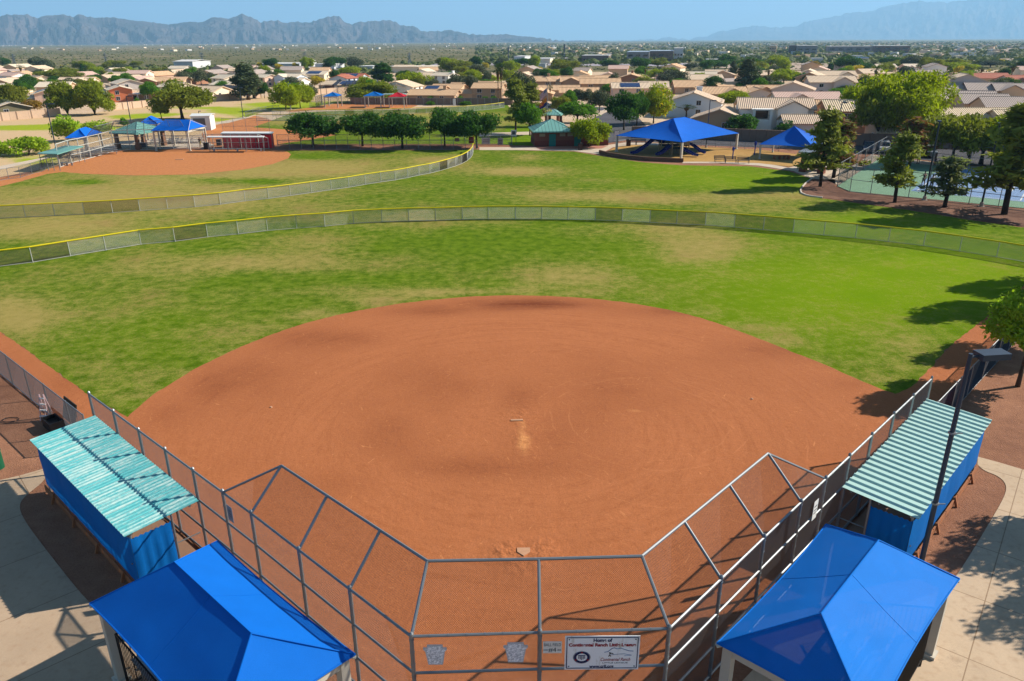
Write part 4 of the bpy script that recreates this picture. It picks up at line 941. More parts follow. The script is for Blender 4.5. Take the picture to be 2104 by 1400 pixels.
LF_EUC = m_leaf('eucalyptus leaves', (92, 106, 72), .4, .15); LF_PALM = m_leaf('palm frond green', (66, 92, 34), .3); LF_SKIRT = m_leaf('dead palm fronds', (132, 100, 62), .3); LF_MAG = m_leaf('magenta blossom', (206, 24, 110), .3); LF_LIME = m_leaf('fresh lime leaves', (168, 200, 50), .35)
NV = 3
def tset(kind, mat, rx, h, base, nb, size, n, leaf, bark=BARK, forks=4, tr=.16, elong=1., shell=.5, flat_=.1, mat2=None, f2=0., spread=None):
    vs = []
    for v in range(NV):
        sd = hash_(kind)+v
        vs.append(dict(h=h, w=2*rx, parts=[('trunk', trunk(kind+'_trunk', h*.85, tr, forks, sd, bark, spread or rx*.6, base*1.15)), ('crown', crown(kind+'_crown', dome(sd, nb, rx, h, base, size), n, leaf, sd, mat, flat_, elong, shell, mat2, f2))]))
    PROTO[kind] = vs
def hash_(s): return sum(ord(c)*(i+3) for i, c in enumerate(s)) % 9973
tset('ash', LF_ASH, 4., 6., 1.7, 30, 1.2, 6500, .21, DKBARK)
tset('mesquite', LF_MES, 4.2, 6.4, 1.2, 34, 1.1, 6500, .19, DKBARK, 5, .2, 1.4)
tset('palo', LF_PAL, 4.2, 5.6, .8, 30, 1.25, 6500, .19, BARK, 4, .15, 1.4)
tset('bigpalo', LF_PAL, 4.2, 5.6, .5, 46, 1.0, 16000, .11, BARK, 4, .15, 1.5)
tset('palotop', LF_PAL, 4.2, 6., .8, 26, 1.25, 6500, .19, BARK, 4, .15, 1.4, mat2=LF_YEL, f2=.18)
tset('green', LF_GRN, 3.2, 6.4, 1.5, 28, 1.1, 5500, .2)
tset('olive', LF_OLI, 3.2, 5.6, 1.0, 28, 1.05, 5000, .19)
tset('willow', m_leaf('feathery olive leaves', (138, 152, 40), .35), 4., 6.6, .15, 44, 1.1, 8500, .17, DKBARK, 5, .2, 1.6)
tset('yellow', LF_YEL, 2.6, 5.2, 1.2, 18, 1.0, 1800, .26)
tset('bush', LF_GRN, 1.5, 2.0, .15, 12, .62, 1300, .17, tr=.06)
tset('darkbush', LF_ASH, 1.6, 2.4, .15, 14, .65, 1500, .17, tr=.06)
tset('limebush', LF_LIME, 2.2, 3.2, .3, 20, .8, 2400, .17, tr=.07)
tset('orange', m_leaf('russet leaves', (158, 128, 50), .3), 3., 6, 1., 20, 1.2, 2200, .3)
def euc(kind, mat, h, w):
    vs = []
    for v in range(NV):
        r = random.Random(v*7+hash_(kind)); bl = []
        for k in range(30):
            z = h*(.22+.76*k/29); q = w*.5*(math.sin(math.pi*min(1, (z/h)*.9+.12))**.8)*.75; a = r.uniform(0, 6.28); q *= r.uniform(.2, 1); s_ = w*.17*r.uniform(.7, 1.3)
            bl.append((math.cos(a)*q, math.sin(a)*q, z, s_, s_, s_*1.25))
        vs.append(dict(h=h, w=w, parts=[('trunk', trunk(kind+'_trunk', h*.8, .3, 4, v, BARK, w*.25, h*.3)), ('crown', crown(kind+'_crown', bl, 3400, .32, v+40, mat, -.1, 1.5, .4))]))
    PROTO[kind] = vs
euc('eucalyptus', LF_EUC, 11., 6.); euc('cypress', LF_ASH, 8., 3.4)
def pine(kind, mat, h, w, n, leaf, mat2=None, f2=0., nbr=12):
    vs = []
    for v in range(NV):
        r = random.Random(v*11+hash_(kind)); bl = []; m = MB()
        m.path([(0, 0, -.05), (.05, 0, h*.3), (.1, .05, h*.65), (.05, .08, h*.97)], [.14, .115, .075, .03], 8)
        for k in range(nbr):
            z = h*(.24+.73*k/nbr); L = w*.5*(1.12-1.05*z/h)*r.uniform(.65, 1.1)
            for j in range(3):
                a = r.uniform(0, 6.28); l_ = L*r.uniform(.55, 1.1); d = Vector((math.cos(a), math.sin(a), .18))
                m.tube((0, 0, z), d*l_*.85+Vector((0, 0, z)), .035, 5, 0, .012, False)
                for q in (.35, .65, .95): s_ = w*.08*r.uniform(.7, 1.5); bl.append((d.x*l_*q, d.y*l_*q, z+d.z*l_*q+.1, s_*1.4, s_*1.4, s_*.6))
        bl.append((.05, .05, h*.97, .35, .35, .6))
        vs.append(dict(h=h, w=w, parts=[('trunk', m.mesh(kind+'_trunk', DKBARK, True)), ('crown', crown(kind+'_crown', bl, n, leaf, v+70, mat, .3, 1.6, .3, mat2, f2))]))
    PROTO[kind] = vs
pine('pine', LF_PIN, 8., 5.4, 3200, .17); pine('sparsepine', m_leaf('grey green needles', (124, 134, 92), .4, .42), 7., 5., 1700, .16); pine('brownpine', LF_PIN, 8., 5.2, 3800, .19, LF_BRN, .55)
def palm():
    vs = []
    for v in range(NV):
        r = random.Random(v+3); h = 9.; m = MB(); m.path([(0, 0, -.05), (.05, 0, 3), (.0, .06, 6), (.04, .03, h)], [.24, .18, .15, .18], 8)
        fr = MB(); sk = MB()
        for k in range(46):
            a = r.uniform(0, 6.28); el = r.uniform(-.5, 1.2); L = r.uniform(1.7, 2.5); d = Vector((math.cos(a)*math.cos(el), math.sin(a)*math.cos(el), math.sin(el)))
            c0 = Vector((.04, .03, h)); e = c0+d*L; sd = d.cross(UP).normalized() if abs(d.z) < .98 else Vector((1, 0, 0))
            for j in range(7):
                s_ = (j-3)/3; tip = e+sd*s_*.55+Vector((0, 0, -.25-.35*abs(s_)))+d*(.25-.2*abs(s_)); md = c0+d*L*.55
                fr.poly([md, md+sd*.05+(tip-md)*.5+Vector((0, 0, .05)), tip, md-sd*.05+(tip-md)*.5+Vector((0, 0, .05))])
            fr.tube(c0, c0+d*L*.6, .03, 4, caps=False)
        for k in range(60):
            a = r.uniform(0, 6.28); z = h-r.uniform(.2, 2.2); q = .3+.45*(1-(h-z)/2.4); p0 = Vector((math.cos(a)*.15, math.sin(a)*.15, z+.3)); p1 = Vector((math.cos(a)*q, math.sin(a)*q, z-.7)); sd = Vector((-math.sin(a), math.cos(a), 0))*.2
            sk.poly([p0, p1-sd, p1+Vector((0, 0, -.2)), p1+sd])
        vs.append(dict(h=h+1.2, w=4.6, parts=[('trunk', m.mesh('palm_trunk', BARK, True)), ('crown', fr.mesh('palm_crown', LF_PALM)), ('dead_frond_skirt', sk.mesh('palm_skirt', LF_SKIRT))]))
    PROTO['palm'] = vs
palm()
NAMES = dict(ash='ash_tree', mesquite='mesquite_tree', willow='mesquite_tree', bigpalo='palo_verde_tree', palo='palo_verde_tree', palotop='palo_verde_tree', green='shade_tree', olive='olive_tree', yellow='palo_verde_tree', bush='bush', darkbush='bush', limebush='shrub', orange='shade_tree', eucalyptus='eucalyptus_tree', cypress='conifer_tree', pine='pine_tree', sparsepine='pine_tree', brownpine='pine_tree', palm='palm_tree')
TN = [0]
def tree(kind, px, pyb, pyt, wpx, label, group=None, pos=None, h=None, w=None, v=None):
    TN[0] += 1; pr = PROTO[kind][(TN[0] if v is None else v) % NV]
    if 'ok' not in pr: norm(pr); pr['ok'] = 1
    b = Vector(pos) if pos else at(px, pyb)
    if h is None: h = height_at(b, pyt)
    if w is None: w = wpx/px_per_m(b+UP*h/2)
    nm = NAMES[kind]; s_ = w/pr['w']
    t = thing(nm, label, 'bush' if 'bush' in nm or nm == 'shrub' else ('palm tree' if kind == 'palm' else 'tree'), b, rnd.uniform(0, 6.28), group, (s_, s_, h/pr['h']))
    for n_, me in pr['parts']:
        if n_ == 'trunk' and nm in ('bush', 'shrub'): n_ = 'stem'
        mo(n_, me, t)
    return t
def zt(kind, i, zx, zb, zt_, zw, label, group=None, v=None):
    px, pb = Z(i, zx, zb); return tree(kind, px, pb, 120+zt_/7.778, zw/7.778, label, group, v=v)
# the row of five round trees
for px, b, t, w, lb in ((643, 302, 233, 110, 'round dark tree at the end nearest the red dugouts'), (745, 301, 233, 88, 'second round dark tree from the red dugouts'), (827, 306, 233, 98, 'middle of the five round dark trees beside the curving fence'),
                        (914, 300, 223, 76, 'tallest of the five round dark trees by the curving fence'), (980, 305, 231, 92, 'round dark tree over the end of the curving yellow fence')):
    tree('ash', px, b, t, w*.97, lb, 'row of round trees behind the curving fence')
# pines along the court
tree('pine', 1685, 384, 226, 84, 'tall leaning pine at the kerb beside the second blue canopy', 'pines along the court')
tree('brownpine', 1712, 366, 248, 78, 'half browned pine just behind the tall leaning pine', 'pines along the court')
tree('pine', 1838, 417, 274, 78, 'full dark green pine in the bed before the court corner', 'pines along the court')
tree('sparsepine', 1940, 427, 322, 74, 'small thin grey green pine before the court', 'pines along the court')
tree('pine', 2063, 441, 212, 125, 'broad dark pine at the right edge before the court', 'pines along the court')
tree('brownpine', 1868, 342, 246, 62, 'browned pine standing behind the parked white cars')
tree('mesquite', 1955, 338, 236, 105, 'leafy tree at the far side of the court')
tree('mesquite', 2015, 338, 240, 120, 'yellow green tree with dark trunk beyond the court')
tree('palo', 2085, 346, 236, 110, 'tall tree at the far court corner behind the broad pine')
# big palo verde
tree('bigpalo', 1846, 296, 150, 150, 'huge bright green rounded tree towering over the striped roofs', h=None, v=1)
tree('palo', 1768, 268, 176, 90, 'lower bright green arm of trees left of the huge rounded tree', v=0)
tree('mesquite', 1800, 300, 190, 90, 'dark shaded tree in front of the huge bright rounded tree')
# trees at the near right edge
NEAR = lambda kind, seed, rx, h, base, n, leaf, mat: dict(h=h, w=2*rx, parts=[('trunk', trunk('near_trunk', h*.85, .12, 5, seed, BARK, rx*.6, base*1.1)), ('crown', crown('near_crown', dome(seed, 34, rx, h, base, .75), n, leaf, seed, mat, .1, 1.2, .35))])
PROTO['nearlime'] = [NEAR('n', 5+k, 2.7, 6.8, 2.0, 15000, .115, LF_LIME) for k in range(3)]; NAMES['nearlime'] = 'shade_tree'
PROTO['nearash'] = [NEAR('n', 15+k, 3.0, 6.5, 1.6, 6500, .13, LF_ASH) for k in range(3)]; NAMES['nearash'] = 'shade_tree'
tree('nearlime', 0, 0, 0, 0, 'bright leafy tree at the right edge beyond the striped dugout', pos=(27.3, 36.9, 0), h=6.4, w=4.4)
tree('nearash', 0, 0, 0, 0, 'dark leafed tree cut off by the right edge beside the outfield grass', pos=(38.4, 50.6, 0), h=8., w=4.4)
tree('nearash', 0, 0, 0, 0, 'dark tree outside the picture shading the grass near the outfield corner', pos=(43.4, 56, 0), h=7, w=4.4)
tree('nearash', 0, 0, 0, 0, 'dark tree outside the picture shading the far end of the striped dugout', pos=(34.5, 42.8, 0), h=7, w=4.5)
tree('nearash', 0, 0, 0, 0, 'tree outside the picture shading the right pavement upper part', pos=(25.0, 24.6, 0), h=6.5, w=3.6)
tree('nearash', 0, 0, 0, 0, 'tree outside the picture shading the right pavement lower part', pos=(24.3, 21.0, 0), h=6, w=3.2)
# left field surroundings
for a in (('willow', 0, 1080, 910, 380, 440, 'tall feathery green tree at the wall beside the orange house, nearer one'), ('willow', 0, 1520, 905, 360, 500, 'tall feathery green tree hiding the mint house'),
          ('mesquite', 0, 215, 870, 415, 420, 'slim leaning tree at the left edge behind the block wall'), ('palo', 0, 30, 760, 500, 230, 'round bright tree at the very left edge'), ('olive', 0, 120, 900, 660, 260, 'grey shrubby tree hiding the dark olive house'), ('orange', 0, 500, 880, 670, 270, 'brownish drooping tree against the solar roof house'),
          ('ash', 0, 450, 560, 335, 290, 'dense dark tree behind the slim leaning tree'), ('mesquite', 0, 960, 380, 165, 560, 'wide green tree above the roofs beside the solar house'), ('palo', 0, 580, 280, 160, 330, 'far bright tree right of the skirted palm'), ('palm', 0, 365, 335, 100, 130, 'skirted palm above the white roofs at far left'),
          ('palo', 0, 1560, 270, 140, 190, 'small round tree behind the cross gabled roof'), ('mesquite', 0, 1200, 280, 165, 200, 'green tree left of the small round tree'), ('ash', 0, 1530, 400, 260, 180, 'dark tree between the cross gabled roof and the grey gables'), ('cypress', 0, 1340, 300, 95, 70, 'thin far palm like spire above the roofs'),
          ('limebush', 0, 1090, 1330, 930, 440, 'big leafy green bush tree right behind the small blue canopy'), ('limebush', 0, 1600, 1230, 1000, 460, 'second leafy green bush tree behind the small blue canopy'), ('limebush', 0, 460, 1540, 1260, 560, 'leafy young tree beside the curved path at left'), ('limebush', 0, -10, 1580, 1320, 320, 'leafy young tree at the left border by the path'), ('bush', 0, 1980, 1090, 950, 120, 'thin bush beside the second dark light pole'),
          ('mesquite', 1, 900, 985, 365, 820, 'big spreading olive green tree with forked trunks behind the blue canopies'), ('mesquite', 1, 560, 960, 730, 220, 'low drooping tree beside the big forked tree'), ('green', 1, 430, 690, 380, 280, 'bright green tree beside the orange house porch'), ('eucalyptus', 1, 1950, 665, 95, 430, 'tall dark grey eucalyptus by the block wall end'),
          ('palm', 1, 700, 310, 175, 130, 'short palm above the long tan roof'), ('palo', 1, 980, 335, 225, 230, 'round green tree behind the big forked tree'), ('olive', 1, 1200, 430, 195, 210, 'grey green tree behind the long tan house'), ('olive', 1, 1380, 420, 230, 190, 'grey tree beside the grey green one, rooftops between'), ('green', 1, 1580, 265, 185, 230, 'far green tree above the white gables'), ('palo', 1, 40, 240, 135, 150, 'round far tree left of the pinkish roofs'),
          ('mesquite', 1, 560, 250, 150, 230, 'far wide green tree right of the pinkish roofs'), ('bush', 1, 190, 785, 635, 110, 'lollipop bush with white trunk before the orange house'),
          ('palo', 2, 525, 830, 395, 440, 'left of the two spreading green trees by the tall grey pole'), ('palo', 2, 755, 795, 410, 420, 'right of the two spreading green trees by the tall grey pole'), ('olive', 2, 890, 680, 430, 260, 'grey green tree beneath the yellow blossoming tree'), ('yellow', 2, 1060, 500, 285, 240, 'bright yellow blossoming tree'), ('olive', 2, 830, 430, 310, 240, 'dark grey tree left of the yellow blossoming tree'),
          ('green', 2, 415, 340, 175, 190, 'green tree behind the pink two storey house'), ('green', 2, 1215, 350, 220, 150, 'small dark tree beside the grey blue house'), ('palo', 2, 1560, 275, 135, 330, 'wide bright tree behind the red roofed house'), ('cypress', 2, 1700, 440, 265, 150, 'dark upright tree right of the dark solar roof'), ('ash', 2, 185, 640, 390, 180, 'brown dark tree right of the tall eucalyptus'), ('eucalyptus', 2, 10, 640, 130, 200, 'dark tall tree beside the eucalyptus by the pink house'),
          ('cypress', 2, 2080, 420, 85, 300, 'big dark conifer above the cream long building'), ('willow', 2, 1900, 700, 380, 720, 'wide grey green tree behind the far blue canopy'),
          ('palo', 3, 560, 490, 225, 520, 'wide bright green tree behind the white two storey house'), ('cypress', 3, 915, 385, 220, 130, 'dark narrow tree before the white house with dark chimney'), ('darkbush', 3, 820, 410, 325, 100, 'dark bush left of the narrow dark tree'), ('palm', 3, 1895, 690, 75, 170, 'left one of the twin tall palms'), ('palm', 3, 1945, 700, 60, 170, 'right one of the twin tall palms'),
          ('palo', 3, 1480, 380, 185, 330, 'bright green tree beyond the tan roofs by the palms'), ('palo', 3, 1750, 385, 265, 380, 'low bright green trees left of the twin palms'), ('olive', 3, 1115, 230, 115, 150, 'far grey tree over the cream long building'), ('palo', 3, 2060, 420, 190, 240, 'bright green trees right of the twin palms'), ('bush', 3, 820, 700, 605, 110, 'dark bush before the long tan house'), ('bush', 3, 1300, 690, 600, 120, 'bush at the white gable of the long tan house'), ('bush', 3, 1700, 690, 610, 120, 'left dark bush before the two storey tan house'), ('bush', 3, 1820, 690, 605, 120, 'right dark bush before the two storey tan house'), ('bush', 3, 800, 750, 685, 160, 'clipped hedge bush at the fence before the long tan house'), ('bush', 3, 1390, 750, 685, 210, 'clipped hedge bush at the fence beside the white post'),
          ('pine', 4, 150, 1200, 325, 420, 'tall dark pine left of the flagpole, nearer the round trees'), ('pine', 4, 380, 1090, 400, 430, 'second tall dark pine left of the flagpole'), ('green', 4, 380, 1240, 725, 420, 'rounded bright green tree behind the teal roofed restroom'), ('olive', 4, 250, 700, 230, 420, 'grey green tree behind the dark pines'),
          ('mesquite', 4, 860, 880, 610, 300, 'yellow green tree right of the flagpole'), ('green', 4, 1000, 860, 515, 240, 'upright green tree behind the yellow green one'), ('green', 4, 1130, 1050, 700, 620, 'dark green wide tree behind the restroom'), ('palo', 4, 1325, 1420, 965, 600, 'yellow green round tree in front of the restroom wall'),
          ('olive', 4, 1130, 760, 495, 210, 'grey tree above the far car park, left one'), ('olive', 4, 1290, 760, 495, 200, 'grey tree above the far car park, middle one'), ('olive', 4, 1485, 870, 510, 360, 'silvery olive tree on the kerb island'), ('ash', 4, 1880, 1150, 545, 520, 'broad dark tree left of the big playground canopy'), ('ash', 4, 2090, 1080, 560, 260, 'dark tree between the broad dark tree and bright tree'),
          ('palm', 4, 700, 690, 420, 100, 'small palm right of the flagpole'), ('palm', 4, 1225, 520, 405, 70, 'thin palm before the tan roofs'), ('palm', 4, 1310, 540, 465, 90, 'short palm right of the thin palm'), ('olive', 4, 1640, 520, 400, 120, 'small tree at the tan roofs beside the solar house'), ('palo', 4, 520, 290, 185, 230, 'far bright tree behind the tan roofs, first of three'), ('palo', 4, 660, 285, 170, 220, 'far bright tree behind the tan roofs, second of three'), ('palo', 4, 800, 290, 180, 200, 'far bright tree behind the tan roofs, third of three'), ('yellow', 4, 1905, 225, 115, 130, 'far yellow tree left of the brown gable with chimney'), ('yellow', 4, 1030, 150, 92, 90, 'small far yellow tree near the white trailer'),
          ('palotop', 5, 330, 1040, 425, 560, 'bright yellow topped tree right above the playground canopy'), ('green', 5, 60, 1080, 580, 260, 'dark tree left of the yellow topped tree'), ('palm', 5, 850, 960, 740, 300, 'low palm behind the blue canopy peak'), ('olive', 5, 650, 450, 185, 470, 'grey green tree behind the bright round one'), ('green', 5, 740, 540, 325, 330, 'bright round tree above the pale blue house'), ('palo', 5, 350, 340, 175, 260, 'green tree right of the small palm'), ('palm', 5, 190, 395, 125, 90, 'small palm in front of tan gable'),
          ('eucalyptus', 5, 1590, 340, 45, 130, 'narrow grey eucalyptus left of the drooping one'), ('eucalyptus', 5, 1810, 575, 20, 370, 'tall drooping grey eucalyptus above the tan roofs'), ('palo', 5, 1620, 800, 525, 490, 'round bright green tree between the tan house and white house'), ('darkbush', 5, 1760, 1200, 905, 490, 'big oleander bush with white blossom by the block wall'), ('palm', 5, 1275, 415, 270, 110, 'small dark palm amid the tan roofs'), ('olive', 5, 980, 350, 255, 140, 'grey bush beside the far tan gables'), ('yellow', 5, 1390, 320, 190, 120, 'far yellow tree before the dirt lot'),
          ('palm', 6, 160, 230, 20, 120, 'left skirted palm of a far palm trio'), ('palm', 6, 290, 230, 35, 130, 'middle skirted palm of a far palm trio'), ('palm', 6, 130, 420, 150, 130, 'dark palm nearer the tan roofs'), ('palm', 6, 440, 240, 130, 100, 'right low palm of a far palm trio'), ('palo', 6, 390, 410, 180, 440, 'bright spreading tree before the far palm trio'), ('orange', 6, 850, 195, 45, 230, 'russet tree by the river bed'), ('palm', 6, 1830, 460, 115, 170, 'tall palm left of the huge rounded tree'), ('palm', 6, 1620, 490, 300, 160, 'short palm left of the tall palm'),
          ('cypress', 6, 1140, 205, 85, 130, 'dark far conifer behind the tan gables, first'), ('cypress', 6, 1390, 185, 80, 200, 'dark far conifer behind the tan gables, second'), ('ash', 6, 1700, 230, 80, 230, 'dark far tree beside the tall palm'), ('olive', 6, 1320, 560, 380, 330, 'grey bush below the two storey tan gable'), ('green', 6, 1270, 670, 480, 340, 'bright bush by the pink tiled roof'), ('darkbush', 6, 760, 440, 285, 220, 'dark bush before the brown gable'), ('bush', 6, 160, 640, 530, 240, 'yellow green bush beside the grey gable'), ('bush', 6, 820, 920, 850, 130, 'small bush between the white house and grey gable'), ('darkbush', 6, 380, 1240, 1000, 320, 'dark round bush below the white house'), ('mesquite', 6, 1700, 470, 260, 260, 'dark leafy tree behind the short palm'),
          ('palm', 7, 685, 260, 80, 110, 'far palm left of the skirted palm'), ('palm', 7, 760, 760, 200, 260, 'tall skirted palm right of the huge rounded tree'), ('palm', 7, 1400, 340, 125, 140, 'palm before the red tiled roof'), ('palm', 7, 1880, 380, 85, 160, 'palm at far right above the red roof'), ('palo', 7, 980, 250, 65, 520, 'wide bright tree behind the big grey gable'), ('darkbush', 7, 1570, 800, 620, 400, 'dark round tree above the long striped roof'), ('green', 7, 860, 780, 640, 290, 'green bush right of the skirted palm'), ('green', 7, 1120, 800, 700, 460, 'yellow bush before the debris roof'), ('bush', 7, 1230, 540, 425, 220, 'bright bush beside the dead trunk'), ('orange', 7, 1680, 380, 240, 220, 'brownish bush before the red tiled roof'), ('bush', 7, 600, 1300, 1235, 200, 'magenta blooming bush against the tan wall')):
    tree_ = zt(*a)
    if 'magenta' in a[6]:
        for c in tree_.children:
            if 'crown' in c.name: c.data = crown('magenta_crown', dome(3, 12, 1.5, 2., .15, .62), 900, .17, 3, LF_MAG)
GT = 'far green trees along the river bed'
for k in range(64):
    px = rnd.uniform(860, 2200) if k < 44 else rnd.uniform(-40, 860); py = rnd.uniform(137, 158) if k < 44 else rnd.uniform(139, 150)
    kind = rnd.choice(['palo', 'mesquite', 'olive', 'mesquite', 'ash', 'olive']) if k % 9 else 'yellow'
    b = at(px, py); tree(kind, px, py, 0, 0, 'small far yellow blossoming tree beyond the rooftops' if kind == 'yellow' else 'small far tree in the green belt beyond the rooftops', 'far yellow trees' if kind == 'yellow' else GT, h=rnd.uniform(4, 8.5) if kind != 'yellow' else 4.5, w=rnd.uniform(7, 17) if kind != 'yellow' else rnd.uniform(4, 8))
GT2 = 'small garden trees between the houses'
for k in range(105):
    px = rnd.uniform(-30, 2140); py = rnd.uniform(158, 200) if px < 1000 or px > 1250 else rnd.uniform(158, 180)
    kind = rnd.choice(['green', 'mesquite', 'ash', 'olive', 'palo']); tree(kind, px, py, 0, 0, 'small garden tree among the tan roofed houses', GT2, h=rnd.uniform(3.2, 6.), w=rnd.uniform(4, 8.5))

# scrub on the plain: uncountable, one object
def scrub():
    r = np.random.RandomState(5); cs = []
    for k in range(7500):
        D = 480*(9.5**r.rand()) ; px = r.uniform(-150, 2250); dd = ray(px, 200); a = math.atan2(dd.x, dd.y); cs.append((math.sin(a)*D, math.cos(a)*D, min(1.6, .7+D/1600)))
    for k in range(4000):
        D = 620*(8.**r.rand()); px = r.uniform(980, 2260); dd = ray(px, 200); a = math.atan2(dd.x, dd.y); cs.append((math.sin(a)*D, math.cos(a)*D, r.uniform(2.6, 5.2)))
    for k in range(900):
        D = 430*(1.6**r.rand()); px = r.uniform(-100, 1000); dd = ray(px, 200); a = math.atan2(dd.x, dd.y); cs.append((math.sin(a)*D, math.cos(a)*D, r.uniform(1.5, 3)))
    cs = np.array(cs); n = len(cs); q = 7
    V = np.zeros((n, q, 4, 3)); sz = cs[:, 2]*(.25+.5*r.rand(n))
    for j in range(q):
        d = r.normal(size=(n, 3)); d[:, 2] = np.abs(d[:, 2]); d /= np.linalg.norm(d, axis=1)[:, None]; c = np.stack([cs[:, 0], cs[:, 1], np.zeros(n)], 1)+d*sz[:, None]*np.array([1.6, 1.6, 1.0])
        a = np.cross(d, r.normal(size=(n, 3))); a /= np.linalg.norm(a, axis=1)[:, None]; b = np.cross(d, a); s_ = sz[:, None]*1.1
        V[:, j, 0] = c-a*s_; V[:, j, 1] = c-b*s_*.7; V[:, j, 2] = c+a*s_; V[:, j, 3] = c+b*s_*.7
    V = V.reshape(-1, 3); m = n*q; me = bpy.data.meshes.new('desert_scrub'); me.vertices.add(4*m); me.vertices.foreach_set('co', V.ravel()); me.loops.add(4*m); me.loops.foreach_set('vertex_index', np.arange(4*m)); me.polygons.add(m); me.polygons.foreach_set('loop_start', np.arange(m)*4); me.polygons.foreach_set('loop_total', np.full(m, 4))
    for mt in (m_leaf('creosote leaves', (130, 132, 84), .2, .1), m_leaf('mesquite scrub leaves', (110, 122, 66), .3, .2), LF_YEL): me.materials.append(mt)
    mi = np.repeat(np.where(r.rand(n) < .006, 2, ((r.rand(n) < .5) | (cs[:, 2] > 1.65)).astype(int)), q); me.polygons.foreach_set('material_index', mi.astype(np.int32)); me.update(calc_edges=True)
    tag(mo('desert_scrub', me), 'grey green creosote and mesquite scrub covering the far plain', 'scrub', kind='stuff')
scrub()
# ---------------------------------------------------------------- houses
WC = {k: plain('stucco '+k, c, .9, 0, .06, .6, .92) for k, c in dict(tan=(204, 172, 140), cream=(232, 214, 186), white=(238, 234, 226), pink=(226, 190, 168), grey=(196, 184, 176), blue=(202, 212, 222), orange=(222, 128, 86), mint=(192, 214, 186), brown=(160, 116, 90), olive=(124, 116, 88), dtan=(178, 146, 116)).items()}
RC = {k: m_roof('tile roof '+k, c) for k, c in dict(tan=(238, 210, 178), cream=(246, 226, 198), pink=(226, 190, 172), grey=(190, 172, 160), red=(190, 116, 92), dark=(70, 74, 86), peach=(232, 190, 148)).items()}
RC['stripe'] = m_roof('striped tile roof', (232, 208, 172), .42, .2, .75); RC['tile'] = m_roof('barrel tile roof', (224, 196, 168), .38, .14, .7)
SOLAR = plain('solar glass', (30, 46, 96), .12, 0, .15, 2, spec=.8); FASCIA = plain('roof fascia', (206, 178, 150), .8)
